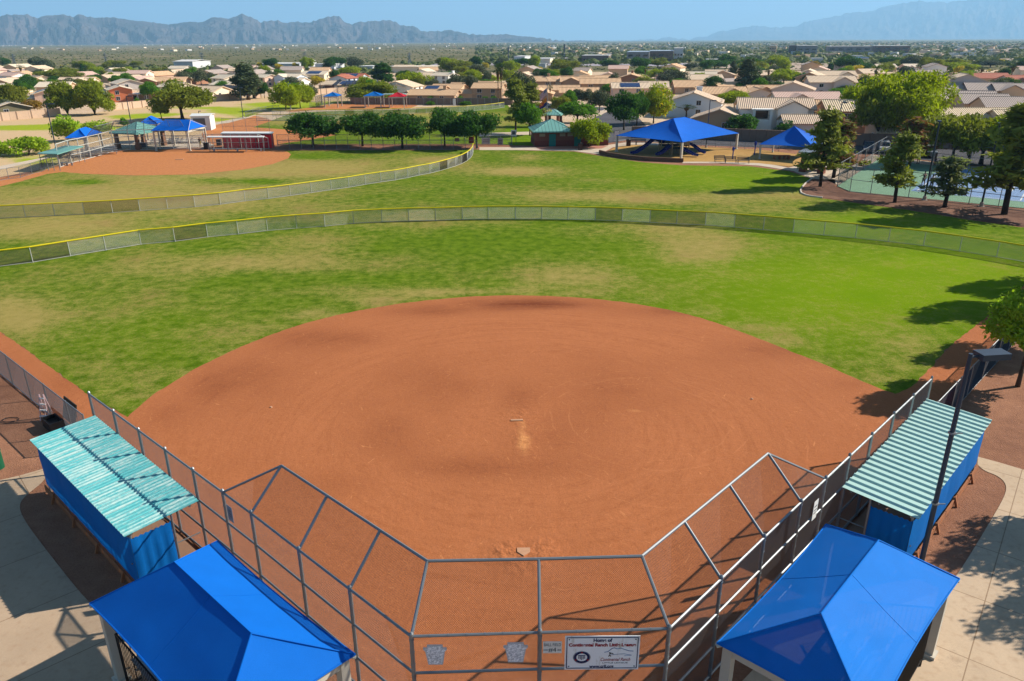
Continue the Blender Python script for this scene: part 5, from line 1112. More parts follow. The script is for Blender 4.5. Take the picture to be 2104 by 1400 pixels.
def house(label, i, zx, zy, st, th, L, W_, wall='tan', roof='tan', feats='', group=None, pos=None, pitch=.34):
    ev = 2.4 if st == 1 else (4.4 if st == 2 else 3.4); zr = ev+W_/2*pitch; th = math.radians(th)
    if i is not None and i <= 4: ev *= .85; pitch *= .85; zr = ev+W_/2*pitch
    if pos is None:
        k_ = 1.08 if (i or 0) < 4 else 1.2; L *= k_; W_ *= k_; zr = ev+W_/2*pitch
        px, py = Z(i, zx, zy) if i is not None else (zx, zy); pos = base(at(px, py, zr))
    t = thing('house', label, 'house', pos, th, group)
    m = MB(); l, w = L/2, W_/2
    vs = [(-l, -w, 0), (l, -w, 0), (l, w, 0), (-l, w, 0), (-l, -w, ev), (l, -w, ev), (l, w, ev), (-l, w, ev), (-l, 0, zr), (l, 0, zr)]
    m.add(vs, [(0, 1, 5, 4), (2, 3, 7, 6), (1, 2, 6, 9, 5), (3, 0, 4, 8, 7)])
    wm = WC[wall]
    if 'x' in feats:                                             # cross gable towards the front
        gx, gw, gl = -l*.35 if 'l' in feats else l*.4, W_*.3, 1.6; gz = ev+gw*pitch*1.4
        m.add([(gx-gw, -w-gl, 0), (gx+gw, -w-gl, 0), (gx-gw, -w-gl, ev), (gx+gw, -w-gl, ev), (gx, -w-gl, gz), (gx-gw, -w, 0), (gx+gw, -w, 0), (gx-gw, -w, ev), (gx+gw, -w, ev)], [(0, 1, 3, 4, 2), (5, 0, 2, 7), (1, 6, 8, 3)])
    m.build('wall', wm, t)
    r = MB(); o = .5; T = .16
    def slope(sg, l0=-l-o, l1=l+o):
        dz = o*pitch; a = [(l0, sg*(w+o), ev-dz+.1), (l1, sg*(w+o), ev-dz+.1), (l1, 0, zr+.1), (l0, 0, zr+.1)]
        r.slab(a if sg < 0 else a[::-1], T)
    slope(-1); slope(1)
    if 'x' in feats:
        yb = -(w-(gz-ev)/pitch)+.2
        for sg in (-1, 1):
            a = [(gx+sg*(gw+.35), -w-gl-.4, ev-.05), (gx, -w-gl-.4, gz+.12), (gx, yb, gz+.12), (gx+sg*(gw+.35), -w+.6, ev-.05)]
            r.slab(a if sg > 0 else a[::-1], .14)
    r.tube((-l-o, 0, zr+.12), (l+o, 0, zr+.12), .1, 6)
    rf = r.build('roof', RC[roof], t)
    if 's' in feats: 
        q = .55; dz = lambda y: zr+.1-abs(y)*pitch+.1
        y0, y1 = -w*.9, -w*.15; MB().slab([(-l*q, y0, dz(y0)), (l*q, y0, dz(y0)), (l*q, y1, dz(y1)), (-l*q, y1, dz(y1))], .06).build('solar_panel', SOLAR, rf)
    if 'c' in feats: MB().box((l*.45, 0, (zr+1)/2), (.9, .8, zr+1)).box((l*.45, 0, zr+1.05), (1.05, .95, .12)).build('chimney', wm, rf)
    if 'C' in feats: MB().box((l+.3, -w*.1, (zr+.7)/2), (.6, 1.4, zr+.7)).box((l+.3, -w*.1, zr+.75), (.8, 1.6, .12)).build('chimney', wm, t)
    if 'n' not in feats:
        def window(x, y, z, ww, hh, face):
            wmn = MB(); fw = .07
            e = Vector((1, 0, 0)) if face in 'fb' else Vector((0, 1, 0)); nr = {'f': Vector((0, -1, 0)), 'b': Vector((0, 1, 0)), 'r': Vector((1, 0, 0)), 'l': Vector((-1, 0, 0))}[face]; c = Vector((x, y, z))
            for s_ in (-1, 1): wmn.bar(c+e*s_*ww/2-UP*hh/2+nr*.02, c+e*s_*ww/2+UP*hh/2+nr*.02, fw, fw); wmn.bar(c-e*ww/2+UP*s_*hh/2+nr*.02, c+e*ww/2+UP*s_*hh/2+nr*.02, fw, fw)
            wmn.bar(c-UP*hh/2+nr*.02, c+UP*hh/2+nr*.02, .05, .05)
            wo = wmn.build('window', WHITE if wall != 'white' else FASCIA, t); g = MB(); a = c-e*ww/2+nr*.012; b = c+e*ww/2+nr*.012
            g.poly([a-UP*hh/2, b-UP*hh/2, b+UP*hh/2, a+UP*hh/2]); g.build('pane', GLASS, wo)
        for s_ in range(1 if st == 1 else 2):
            z = (1.3+2.05*s_)*(.86 if ev in (2.04, 3.74) else 1)
            if not ('x' in feats and s_ == 0): window(-l*.5, -w, z, 1.5, 1.1, 'f')
            window(l*.45 if 'x' not in feats or 'l' in feats else -l*.5, -w, z, 1.3, 1.2, 'f')
            if 'C' not in feats: window(l, -w*.3, z, 1.1, 1.1, 'r')
            window(-l, -w*.2, z, 1.1, 1.1, 'l')
        if 'g' in feats:
            gxx = -l*.35 if 'l' in feats else l*.4
            MB().box((gxx if 'x' in feats else 0, -w-(1.63 if 'x' in feats else .03), 1.1), (4.2 if W_*.6 > 4.4 else W_*.5, .08, 2.2)).build('garage_door', plain('brown garage door', (110, 70, 56), .7), t)
    if 'b' in feats:                                             # box balcony; a dark glass panel paints the shade of its opening
        x0 = -l*.42; bw_, bd = 3.8, 2.2; m = MB()
        m.box((x0, -w-bd/2, ev*.27), (bw_, bd, ev*.54)).box((x0, -w-bd/2, ev-.12), (bw_+.3, bd+.3, .24))
        for s_ in (-1, 1): m.box((x0+s_*(bw_/2-.25), -w-bd+.25, ev*.77), (.5, .5, ev*.46))
        m.build('balcony', wm, t); MB().box((x0, -w-.05, ev*.76), (2.6, .08, ev*.42)).build('balcony_dark_panel', GLASS, t)
        g = MB()
        for k in range(22): g.bar((x0-bw_/2+.2+k*(bw_-.4)/21, -w-bd+.1, ev*.54), (x0-bw_/2+.2+k*(bw_-.4)/21, -w-bd+.1, ev*.74), .03, .03)
        g.bar((x0-bw_/2+.1, -w-bd+.1, ev*.74), (x0+bw_/2-.1, -w-bd+.1, ev*.74), .06, .06); g.build('balcony_railing', BLACK, t)
    if 'p' in feats:                                             # porch roof on posts at the front
        MB().slab([(-l*.7, -w-2.4, 2.35), (l*.7, -w-2.4, 2.35), (l*.7, -w, 2.6), (-l*.7, -w, 2.6)], .12).build('porch_roof', WHITE, t)
        for x in (-l*.65, 0, l*.65): MB().box((x, -w-2.2, 1.15), (.16, .16, 2.3)).build('porch_post', WHITE, t)
    return t
HS = [
 # zoom 0
 ('two storey pale house with blue solar panels on its roof', 0, 780, 484, 2, -62, 9, 7.2, 'pink', 'cream', 'sp'),
 ('tan gabled house right behind the solar roofed house', 0, 890, 382, 2, 8, 9, 8, 'tan', 'cream', 'n'),
 ('tan roofed house with a cross gable above the feathery trees', 0, 1240, 306, 1, 6, 13, 9, 'cream', 'tan', 'x'),
 ('orange two storey house with porch at the block wall', 0, 1890, 438, 2, -60, 9, 6.2, 'orange', 'cream', 'p'),
 ('mint green house half hidden by feathery trees', 0, 1430, 428, 2, -56, 9, 7, 'mint', 'cream', ''),
 ('white gabled house behind the orange house', 0, 2010, 335, 2, -50, 9, 8, 'grey', 'cream', ''),
 ('grey gabled house left of the white gabled one behind the orange house', 0, 1880, 372, 1, -50, 8, 7, 'grey', 'tan', 'n'),
 ('low white house with blue window behind the slim leaning tree', 0, 370, 590, 1, 8, 10, 7, 'white', 'tan', ''),
 ('brown gabled house at the left border above the trees', 0, 110, 325, 1, 80, 9, 9, 'dtan', 'tan', 'n'),
 ('pale flat looking roof below the brown gable at the left border', 0, 140, 405, 1, 2, 11, 8, 'cream', 'cream', 'n'),
 ('tan house between the palm and the brown gable', 0, 340, 305, 1, 10, 10, 8, 'tan', 'tan', 'n'),
 ('white row house near the far palm at left', 0, 200, 225, 2, -30, 12, 8, 'white', 'pink', 'n'),
 ('pale gabled house right of the skirted palm', 0, 560, 275, 1, -30, 11, 8, 'cream', 'tan', 'n'),
 ('olive house front behind the block wall at left', 0, 100, 690, 1, -48, 9, 8, 'olive', 'cream', ''),
 ('tan house cluster gable behind the grey gables', 0, 1790, 265, 1, 60, 9, 8, 'tan', 'tan', 'n'),
 # zoom 1
 ('pinkish roofed house behind the round far tree', 1, 200, 195, 2, 0, 9, 8, 'cream', 'pink', ''),
 ('cream roof right of the pinkish roofed house', 1, 390, 235, 1, 5, 11, 8, 'cream', 'cream', 'n'),
 ('narrow gabled house before the pinkish roof', 1, 160, 270, 1, 65, 9, 7, 'white', 'tan', 'n'),
 ('second narrow gabled house before the pinkish roof', 1, 240, 288, 1, 65, 9, 7, 'grey', 'pink', 'n'),
 ('brown gabled house behind the bright green tree', 1, 410, 312, 1, 82, 9, 8, 'brown', 'tan', 'n'),
 ('long tan roofed house below the short palm', 1, 720, 303, 1, 2, 12, 9, 'tan', 'peach', 'n'),
 ('cream gable peeking over the big forked tree', 1, 790, 385, 2, -35, 9, 8, 'cream', 'cream', 'n'),
 ('low tan house with shaded porch right of the orange house', 1, 290, 500, 1, 4, 7.5, 8, 'dtan', 'tan', 'p'),
 ('far tan gable above the round green tree', 1, 1010, 220, 1, 70, 9, 8, 'tan', 'tan', 'n'),
 ('far tan gable above the grey trees', 1, 1370, 208, 1, 70, 9, 8, 'tan', 'pink', 'n'),
 ('gable with dark front among the grey trees', 1, 1080, 293, 1, 75, 8, 7, 'brown', 'cream', 'n'),
 ('white gabled house left of the tall eucalyptus', 1, 1600, 262, 2, -40, 9, 8, 'cream', 'cream', ''),
 ('cream low roofed house below the white gabled one', 1, 1620, 362, 1, -30, 10, 8, 'cream', 'cream', 'n'),
 ('grey dark roofed house beside the tall eucalyptus', 1, 1680, 440, 1, -42, 9, 8, 'grey', 'dark', ''),
 ('big tan single storey house with porch gable by the block wall', 1, 1300, 447, 1, -20, 11, 10, 'cream', 'tan', 'p'),
 # zoom 2
 ('pink two storey house right of the tall eucalyptus', 2, 200, 258, 2, -35, 6.5, 6.5, 'pink', 'cream', ''),
 ('far cream house above the pink two storey house', 2, 270, 200, 1, 5, 9, 8, 'cream', 'cream', 'n'),
 ('two storey house with grey blue gable beside green tree', 2, 600, 248, 2, -22, 10, 7.5, 'blue', 'cream', 'x l'),
 ('white house with black solar roof', 2, 660, 312, 1, -18, 9, 9, 'white', 'cream', 's'),
 ('cream long roof behind the black solar roof', 2, 790, 222, 1, -15, 12, 8, 'cream', 'tan', 'n'),
 ('tan house with small solar strip above the yellow tree', 2, 1010, 205, 2, -15, 11, 8, 'cream', 'cream', 's'),
 ('cream house just behind the yellow tree', 2, 1050, 265, 1, -12, 11, 8, 'cream', 'cream', 'n'),
 ('white boxy house left of the grey blue house', 2, 1320, 275, 1, 5, 6, 6, 'white', 'cream', ''),
 ('grey blue house with orange red roof', 2, 1440, 268, 2, 72, 8, 7, 'blue', 'red', ''),
 ('house with red roof covered by solar panels', 2, 1600, 245, 2, -12, 9, 8, 'blue', 'red', 's'),
 ('tan single storey house with brown shaded wall right of yellow tree', 2, 1300, 360, 1, -16, 8.5, 8, 'dtan', 'tan', 'g'),
 ('dark solar roofed house right of the tan single storey house', 2, 1530, 362, 1, -14, 8, 8, 'grey', 'dark', 's'),
 ('tan gabled house left of the big conifer', 2, 1840, 275, 1, -5, 10, 8, 'tan', 'tan', ''),
 ('dark roofed gable below the tan house by the conifer', 2, 1830, 350, 1, 50, 8, 7, 'grey', 'dark', 'n'),
 # zoom 3
 ('white two storey house with wide gable behind the red canopy', 3, 350, 362, 2, 76, 9, 10, 'white', 'tan', ''),
 ('white projecting wing of the wide gabled house', 3, 290, 415, 2, 84, 3.5, 4.6, 'white', 'tan', 'n'),
 ('small low gable beside the white two storey house', 3, 490, 520, 1, 80, 6, 5.4, 'grey', 'tan', 'n'),
 ('long tan single storey house with white gable end', 3, 880, 500, 1, -9, 13.5, 8.5, 'dtan', 'peach', 'c'),
 ('two storey tan house behind the twin palms', 3, 1750, 397, 2, -10, 8.5, 8, 'dtan', 'peach', ''),
 ('low link of the two storey tan house by the palms', 3, 1430, 505, 1, -10, 4, 6, 'tan', 'peach', 'n'),
 ('tan roofed house behind the long tan house', 3, 1110, 415, 1, -14, 10, 8, 'tan', 'peach', 'n'),
 ('tan roofed house with small blue solar behind the long tan house', 3, 870, 440, 1, -14, 8, 7, 'tan', 'peach', 's'),
 ('tan roofed house behind the two storey tan house, nearer one', 3, 1390, 392, 1, -14, 10, 8, 'tan', 'peach', 'n'),
 ('tan roofed house behind the two storey tan house, farther one', 3, 1610, 372, 1, -14, 9, 8, 'tan', 'peach', 'n'),
 ('white two storey house with dark brown chimney', 3, 1040, 228, 2, -30, 8, 7, 'white', 'cream', 'C'),
 ('low house with blue solar roof right of the brown chimney', 3, 1230, 262, 1, 0, 8, 6, 'cream', 'cream', 's'),
 ('grey gabled house in front of the long cream building', 3, 680, 240, 1, 78, 8, 7, 'grey', 'cream', ''),
 ('cream roof right of the grey gabled house', 3, 780, 220, 1, -10, 10, 8, 'cream', 'cream', 'n'),
 # zoom 4
 ('tan house with pale chimney above the dark pines', 4, 580, 292, 2, -8, 8.5, 8, 'dtan', 'peach', 'c'),
 ('stepped tan roof right of the pale chimney house', 4, 860, 290, 2, 10, 8, 8, 'cream', 'peach', 'n'),
 ('two storey tan house with small front gable', 4, 1140, 298, 2, -6, 9.5, 8, 'dtan', 'peach', 'x l'),
 ('two storey tan house with lit eave right of the small front gable', 4, 1500, 325, 2, -4, 11, 8, 'dtan', 'peach', ''),
 ('far tan roof behind the two storey tan houses', 4, 1460, 278, 1, 0, 12, 8, 'tan', 'peach', 'n'),
 ('brown gabled house with brown chimney', 4, 2010, 248, 2, 78, 9, 8, 'brown', 'peach', 'c'),
 ('brick house with blue grey solar roof', 4, 1970, 392, 2, -3, 9, 7.5, 'pink', 'tan', 's'),
 ('low brown gable right behind the flags', 4, 540, 490, 1, 84, 8, 7, 'dtan', 'peach', 'n'),
 ('low tan roof row right of the small palm', 4, 820, 435, 1, -4, 12, 7, 'tan', 'peach', 'n'),
 ('low tan roof above the grey car park trees', 4, 1170, 470, 1, -4, 10, 7, 'tan', 'peach', 'n'),
 # zoom 5
 ('tan roofed house before the grey green tree', 5, 330, 372, 1, -5, 8, 8, 'tan', 'tan', 'n'),
 ('long tan roof with a small gable amid the roofs', 5, 1020, 355, 1, -4, 13, 9, 'tan', 'peach', 'x'),
 ('far tan gable beyond the roofs', 5, 1130, 262, 1, 0, 12, 8, 'tan', 'tan', 'x'),
 ('pale blue gabled house with tall white chimney', 5, 1000, 528, 1.5, 74, 10, 11, 'blue', 'tile', 'C'),
 ('tan gabled house right of the lamp post', 5, 1440, 785, 1, 70, 9, 9.5, 'dtan', 'tile', ''),
 ('tan roof with arched gable behind the white chimney', 5, 1400, 460, 1, -4, 12, 8, 'tan', 'peach', 'x'),
 ('tan gabled roof left of the drooping eucalyptus', 5, 1530, 385, 1, 20, 9, 8, 'cream', 'peach', 'n'),
 ('grey roofed house beyond the small dark palm', 5, 1440, 330, 1, 30, 9, 7, 'grey', 'grey', 'n'),
 ('cream gabled house with dark garage door right of eucalyptus', 5, 1990, 475, 1, 84, 9, 7.5, 'grey', 'peach', 'g'),
 ('far tan house right of the drooping eucalyptus', 5, 2050, 200, 1, 8, 9, 8, 'tan', 'tan', ''),
 ('far tan gable left of the drooping eucalyptus', 5, 1495, 192, 1, 60, 8, 8, 'tan', 'tan', 'n'),
 # zoom 6
 ('white two storey house with balcony behind the blue canopies', 6, 250, 640, 2, -10, 12, 8, 'white', 'tile', 'x b'),
 ('grey gabled house with peach roof right of the white balcony house', 6, 1090, 672, 1.5, -14, 9, 9, 'grey', 'peach', ''),
 ('dark fronted two storey house with boldly striped roof behind the pines', 6, 1640, 672, 2, -8, 12, 8, 'brown', 'stripe', ''),
 ('pink tiled long roof with two small gables', 6, 740, 540, 1, -3, 14, 9, 'grey', 'pink', 'x l'),
 ('wide grey gable behind the pink tiled roof', 6, 560, 372, 1.5, 68, 9, 10, 'grey', 'tile', 'n'),
 ('tan roofed house with dark dormer gable left of the grey gable', 6, 130, 435, 1, -2, 10, 8, 'tan', 'peach', 'x l'),
 ('brown gabled house in front of the russet tree', 6, 860, 222, 2, 58, 9, 8, 'dtan', 'tan', ''),
 ('tan house with striped gable right of the brown gable', 6, 1220, 205, 2, -6, 11, 8, 'cream', 'tan', 'x'),
 ('grey white two storey house below the striped gable', 6, 1140, 285, 2, -8, 12, 8, 'grey', 'tan', 'x'),
 ('low tan roof left of the tall palm', 6, 1680, 258, 1, 0, 9, 8, 'cream', 'peach', 'n'),
 ('far tan house above the tall palm', 6, 1760, 172, 2, 10, 8, 7, 'tan', 'tan', 'n'),
 ('small tan wing with tiled roof right of the white balcony house', 6, 740, 905, 1, -8, 7, 6, 'white', 'tile', 'n'),
 ('grey gabled roof at the left of the huge rounded tree', 6, 2010, 290, 1, 70, 8, 7, 'grey', 'tan', 'n'),
 # zoom 7
 ('big grey gabled house in front of the wide bright tree', 7, 1150, 248, 2, 72, 9, 11, 'grey', 'tan', 'n'),
 ('red tiled house behind the palm at right', 7, 1480, 240, 1, -3, 14, 8, 'tan', 'red', ''),
 ('red tiled house at the far right edge', 7, 2030, 275, 1, 10, 11, 9, 'grey', 'red', ''),
 ('tan house between huge tree and skirted palm', 7, 560, 305, 1, -5, 9, 8, 'tan', 'tan', 'n'),
 ('grey tiled roof right of the skirted palm', 7, 1080, 385, 1, -15, 9, 9, 'grey', 'grey', 'n'),
 ('grey tiled roof right of the dead trunk', 7, 1530, 395, 1, -15, 11, 9, 'tan', 'grey', 'n'),
 ('grey tiled house with front gable near the right border', 7, 1960, 405, 1, -15, 10, 9, 'tan', 'grey', 'x l'),
 ('wide grey roof below the skirted palm crown', 7, 1090, 525, 1, -15, 13, 10, 'tan', 'grey', 'n'),
 ('grey roof strewn with loose tiles', 7, 1440, 575, 1, -12, 9, 9, 'tan', 'grey', 'n'),
 ('wide grey roof at the right border above the lamp', 7, 1950, 622, 1, -12, 12, 10, 'tan', 'grey', 'n'),
 ('long low house with striped tile roof beyond the court', 7, 1250, 800, 1, -3, 22, 9, 'tan', 'stripe', 'x'),
 ('striped roof at the right border beyond the court', 7, 2090, 830, 1, -6, 9, 9, 'cream', 'stripe', 'x l'),
 ('tan house end behind the browned pine', 7, 330, 985, 1, -10, 11, 8, 'tan', 'stripe', ''),
]
for h in HS: house(*h)
GH = 'pale houses with tan roofs far back'
placed = []
for k in range(420):
    px = rnd.uniform(-30, 2130); py = rnd.uniform(146, 166) if (px < 860 or px > 1500) else rnd.uniform(152, 168)
    if 930 < px < 1060: continue
    p = at(px, py)
    if any((p-q).length < 15 for q in placed): continue
    placed.append(p)
    if len(placed) > 52: break
    house('small pale house with tan roof far back among many', None, px, 0, rnd.choice([1, 1, 1, 2]), rnd.choice([-15, -5, 5, 60, 75, 80])+rnd.uniform(-8, 8), rnd.uniform(9, 13), rnd.uniform(8, 9.5), rnd.choice(['tan', 'cream', 'pink', 'grey', 'white']), rnd.choice(['tan', 'cream', 'peach', 'pink', 'tan', 'grey']), 'n', GH, pos=p)
# extra pieces of the white balcony house
# ---------------------------------------------------------------- larger buildings far away
def hall(label, px0, px1, pyb, hgt, depth, wall, roofc, cat='building', roofpitch=0., bands=0):
    a, b = at(px0, pyb), at(px1, pyb); u = (b-a); L = u.length; th = math.atan2(u.y, u.x); t = thing('warehouse' if cat == 'warehouse' else 'building', label, cat, a, th)
    MB().box((L/2, depth/2, hgt/2), (L, depth, hgt)).build('wall', wall, t)
    m = MB()
    if roofpitch: m.slab([(-.5, -.5, hgt), (L+.5, -.5, hgt), (L+.5, depth/2, hgt+roofpitch), (-.5, depth/2, hgt+roofpitch)], .2).slab([(-.5, depth/2, hgt+roofpitch), (L+.5, depth/2, hgt+roofpitch), (L+.5, depth+.5, hgt), (-.5, depth+.5, hgt)], .2)
    else: m.box((L/2, depth/2, hgt+.15), (L+.6, depth+.6, .3))
    m.build('roof', roofc, t)
    for s_ in range(bands):
        n_ = max(3, int(L/9))
        for k in range(n_):
            if n_ <= 14: MB().box(((k+.5)*L/n_, -.06, 1.8+s_*3.6), (L/n_*.6, .12, 1.5)).build('window', GLASS, t)
    return t
PW = plain('pale metal wall', (226, 226, 226), .6); PR = plain('pale metal roof', (238, 234, 228), .6); GW = plain('grey wall', (168, 160, 160), .8); BW = plain('brown grey wall', (140, 118, 108), .8)
hall('white metal shed standing alone at the desert edge', 358, 397, 140.5, 4.6, 25, PW, PR, roofpitch=1.)
hall('long white warehouse at the desert edge behind the pink house', 527, 616, 143, 3.4, 30, PW, PR, 'warehouse')
hall('white round roofed shed at the end of the long warehouse', 622, 634, 142.5, 5, 12, PW, PR, roofpitch=1.5)
hall('white warehouse right of the round roofed shed', 648, 687, 142, 3, 20, PW, PR, 'warehouse')
hall('low white storage building far beyond the conifer', 738, 766, 142, 1.6, 15, PW, PR)
hall('long cream building with flat pale roof beyond the houses', 803, 914, 150, 3.2, 22, WC['cream'], RC['cream'])
hall('white trailer beyond the green belt', 1101, 1121, 139, 2.4, 4, PW, PR)
hall('large pale commercial building beside the highway', 1287, 1333, 129, 8.0, 60, GW, plain('blue grey roof', (176, 190, 206), .6), bands=2)
hall('large commercial building with red brown bands beside the highway', 1333, 1382, 128, 8.5, 60, BW, MATS['blue grey roof'], bands=2)
hall('pale tower block at the end of the commercial building', 1384, 1402, 127, 10.5, 40, PW, PR, bands=2)
hall('low brown shops left of the commercial building', 1195, 1250, 127.5, 5, 30, BW, PR, bands=1)
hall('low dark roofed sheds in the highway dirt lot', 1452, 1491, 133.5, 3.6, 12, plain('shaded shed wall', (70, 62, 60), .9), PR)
hall('grey flat apartments on the right plain', 1636, 1678, 111.5, 9.5, 40, GW, PR, bands=2)
hall('long row of grey apartments on the right plain, nearer half', 1700, 1790, 111, 8.5, 40, GW, PR, bands=2)
hall('long row of pale apartments on the right plain, farther half', 1795, 1868, 109.5, 8.5, 40, BW, PR, bands=2)
hall('tan hotel block right of the long dirt hill', 1580, 1594, 109, 9, 25, WC['tan'], PR, bands=2)
hall('brown office block left of the apartments', 1620, 1637, 111, 10, 25, BW, PR, bands=2)
hall('white shed near the green belt at right', 1665, 1690, 127.5, 2.6, 10, PW, PR)
hall('blue and white shed near the green belt at right', 1759, 1784, 127, 3, 12, PW, plain('blue roof', (70, 120, 180), .6))
hall('white store with red front by the highway left part', 1056, 1078, 130, 5, 30, PW, PR)
hall('pale store beside the highway ramp', 1090, 1130, 131, 3.6, 30, WC['cream'], PR)
# scattered rooftops nobody can count
def specks():
    m = MB(); r = random.Random(3)
    for k in range(520):
        px = r.choice([r.uniform(1050, 2150), r.uniform(1150, 2150), r.uniform(0, 1100)]); py = r.uniform(88.5, 122) if px > 1050 else r.uniform(90, 106)
        if r.random() < .5: py = 88+(py-88)*.4
        p = far(px, py, 1) if False else at(px, max(py, 89+ (1052-px)*.005)); s_ = r.uniform(4, 9)
        m.box((p.x, p.y, 1.5), (s_*1.4, s_, 3), r.uniform(0, 3), r.randint(0, 2))
    tag(m.build('distant_rooftop', [PR, WC['tan'], WC['cream']]), 'pale specks of distant houses scattered over the plain', 'houses', kind='stuff')
specks()
# power pylons and tall masts
def pylon(px, pyb, pyt, label):
    b = at(px, pyb); h = height_at(b, pyt); t = thing('power_pylon', label, 'pylon', b, .3, 'lattice pylons on the desert plain'); m = MB(); w = h*.14; r = .15
    for sx in (-1, 1):
        for sy in (-1, 1): m.tube((sx*w, sy*w, 0), (sx*w*.25, sy*w*.25, h*.62), r, 4).tube((sx*w*.25, sy*w*.25, h*.62), (sx*w*.1, sy*w*.1, h), r, 4)
    for k in range(5):
        z0, z1 = h*.62*k/5, h*.62*(k+1)/5; a, c = w*(1-.75*k/5), w*(1-.75*(k+1)/5)
        for s_ in (-1, 1): m.tube((-a, s_*a, z0), (c, s_*c, z1), r*.6, 3).tube((a, s_*a, z0), (-c, s_*c, z1), r*.6, 3).tube((s_*a, -a, z0), (s_*c, c, z1), r*.6, 3)
    m.build('lattice_frame', STEEL, t); am = MB()
    for z, l in ((.66, .2), (.8, .24), (.92, .17)): am.bar((-h*l, 0, h*z), (h*l, 0, h*z), r*1.5, r*1.5).tube((-h*l, 0, h*z), (0, 0, h*(z+.06)), r*.6, 3).tube((h*l, 0, h*z), (0, 0, h*(z+.06)), r*.6, 3)
    am.build('cross_arm', STEEL, t)
for a in ((31, 137, 111, 'faint lattice pylon at far left on the plain'), (219, 134, 110, 'faint lattice pylon above the round far tree'), (417, 134, 108, 'faint lattice pylon above the white metal shed'), (627, 135, 108, 'faint lattice pylon above the long white warehouse'), (842, 132, 108, 'faint lattice pylon above the cream long building')): pylon(*a)
for px, b_, t_, lb in ((1159, 126, 91, 'tall dark mast beside the highway ramp'), (1044.5, 126, 97, 'tall thin dark mast left of the stores')):
    b = at(px, b_); h = height_at(b, t_); t = thing('mast', lb, 'mast', b); MB().tube((0, 0, 0), (0, 0, h), .45, 6, r2=.3).build('pole', DARKPOLE, t); MB().tube((0, 0, h*.55), (0, 0, h), .7, 6).build('antenna', DARKPOLE, t)
# ---------------------------------------------------------------- block walls
def m_block(name, c):
    m, n, b = nmat(name); br = n.nodes.new('ShaderNodeTexBrick'); n.links.new(coord(n, 'Object', (1, 1, 1), (math.pi/2, 0, 0)), br.inputs[0]); c = sc(c)
    br.inputs['Scale'].default_value = 1; br.inputs['Brick Width'].default_value = 2.4; br.inputs['Row Height'].default_value = 2.2; br.inputs['Mortar Size'].default_value = .04; br.offset = 0
    br.inputs['Color1'].default_value = (*c, 1); br.inputs['Color2'].default_value = (*(x*.88 for x in c), 1); br.inputs['Mortar'].default_value = (*(x*.7 for x in c), 1)
    n.links.new(mixc(n, 1., br.outputs[0], mixc(n, nz(n, coord(n), .8, 5), (.85,)*3, (1.12,)*3), 'MULTIPLY'), b.inputs['Base Color']); b.inputs['Roughness'].default_value = .9; return m
BLOCK = m_block('tan block wall', (222, 190, 160)); BLOCK2 = m_block('brown block wall', (150, 122, 104))
def wall(label, pts, h, mat, t_=.2):
    o = pts[0]; t = thing('block_wall', label, 'wall', o)
    for a, b in zip(pts[:-1], pts[1:]):
        d = (b-a).normalized(); MB().bar(a-o+UP*h/2, b-o+UP*h/2, t_, h).build('wall_panel', mat, t)
        MB().bar(a-o+UP*(h+.04), b-o+UP*(h+.04), t_+.08, .08).build('coping', mat, t)
    for p in pts: MB().box(p-o+UP*(h+.1)/2, (.42, .42, h+.12), .4).build('pillar', mat, t)
    return t
def sub(a, b, n): return [a.lerp(b, i/n) for i in range(n+1)]
wall('tan block wall in front of the solar roofed house', sub(at(-60, 254), at(124, 239), 6), 1.9, BLOCK)
wall('tan block wall below the orange house', sub(at(232, 227), at(330, 217.5), 5), 1.8, BLOCK)
wall('short tan block wall by the tall eucalyptus', [at(442, 209), at(470, 206), at(496, 203.5)], 1.9, BLOCK)
wall('tan block wall below the yellow blossoming tree', sub(at(648, 195), at(735, 188), 4), 1.8, BLOCK)
wall('pinkish block wall piece beside the dark tall tree', [at(524, 202), at(536, 201)], 1.9, BLOCK)
wall('long brown block wall between the road and the white balcony house', sub(at(1300, 283), at(1420, 284.5), 5)+sub(at(1450, 286), at(1700, 297), 8)[1:], 2., BLOCK2)
wall('long brown block wall behind the parked white cars', sub(at(1720, 298), at(2200, 313), 14), 2., BLOCK2)
wall('dark garden wall of the long tan house facing the far infield', sub(at(722, 214.5), at(1052, 216), 12), 1.8, BLOCK2)
# ---------------------------------------------------------------- restroom and ramadas
def m_rib(name, c, period, ax='X'):
    m, n, b = nmat(name); w = n.nodes.new('ShaderNodeTexWave'); w.bands_direction = ax; w.inputs['Scale'].default_value = 6.283/period/20; n.links.new(coord(n), w.inputs[0]); c = sc(c)
    n.links.new(mixc(n, ramp(n, w.outputs['Fac'], .04, .12, .75, 0), c, tuple(x*.35 for x in c)), b.inputs['Base Color']); b.inputs['Roughness'].default_value = .45; b.inputs['Metallic'].default_value = .1; return m
TEALRIB = m_rib('ribbed teal roof', (132, 190, 178), .62)
def hip(m, cx, cy, w, d, z0, z1, t=.18, ridge=0.):
    a = [(cx-w/2, cy-d/2, z0), (cx+w/2, cy-d/2, z0), (cx+w/2, cy+d/2, z0), (cx-w/2, cy+d/2, z0)]; r0, r1 = (cx-ridge/2, cy, z1), (cx+ridge/2, cy, z1)
    if ridge:
        m.slab([a[0], a[1], r1, r0], t).slab([a[1], a[2], r1], t).slab([a[2], a[3], r0, r1], t).slab([a[3], a[0], r0], t)
    else:
        for i in range(4): m.slab([a[i], a[(i+1) % 4], r0], t)
    for i in range(4): m.tube(a[i], r0 if i in (0, 3) else r1, .07, 6); m.bar(Vector(a[i])-UP*.06, Vector(a[(i+1) % 4])-UP*.06, .08, .22)
    return m
a, b = at(1099, 301.4), at(1249, 299); u = b-a; L = u.length; th = math.atan2(u.y, u.x)
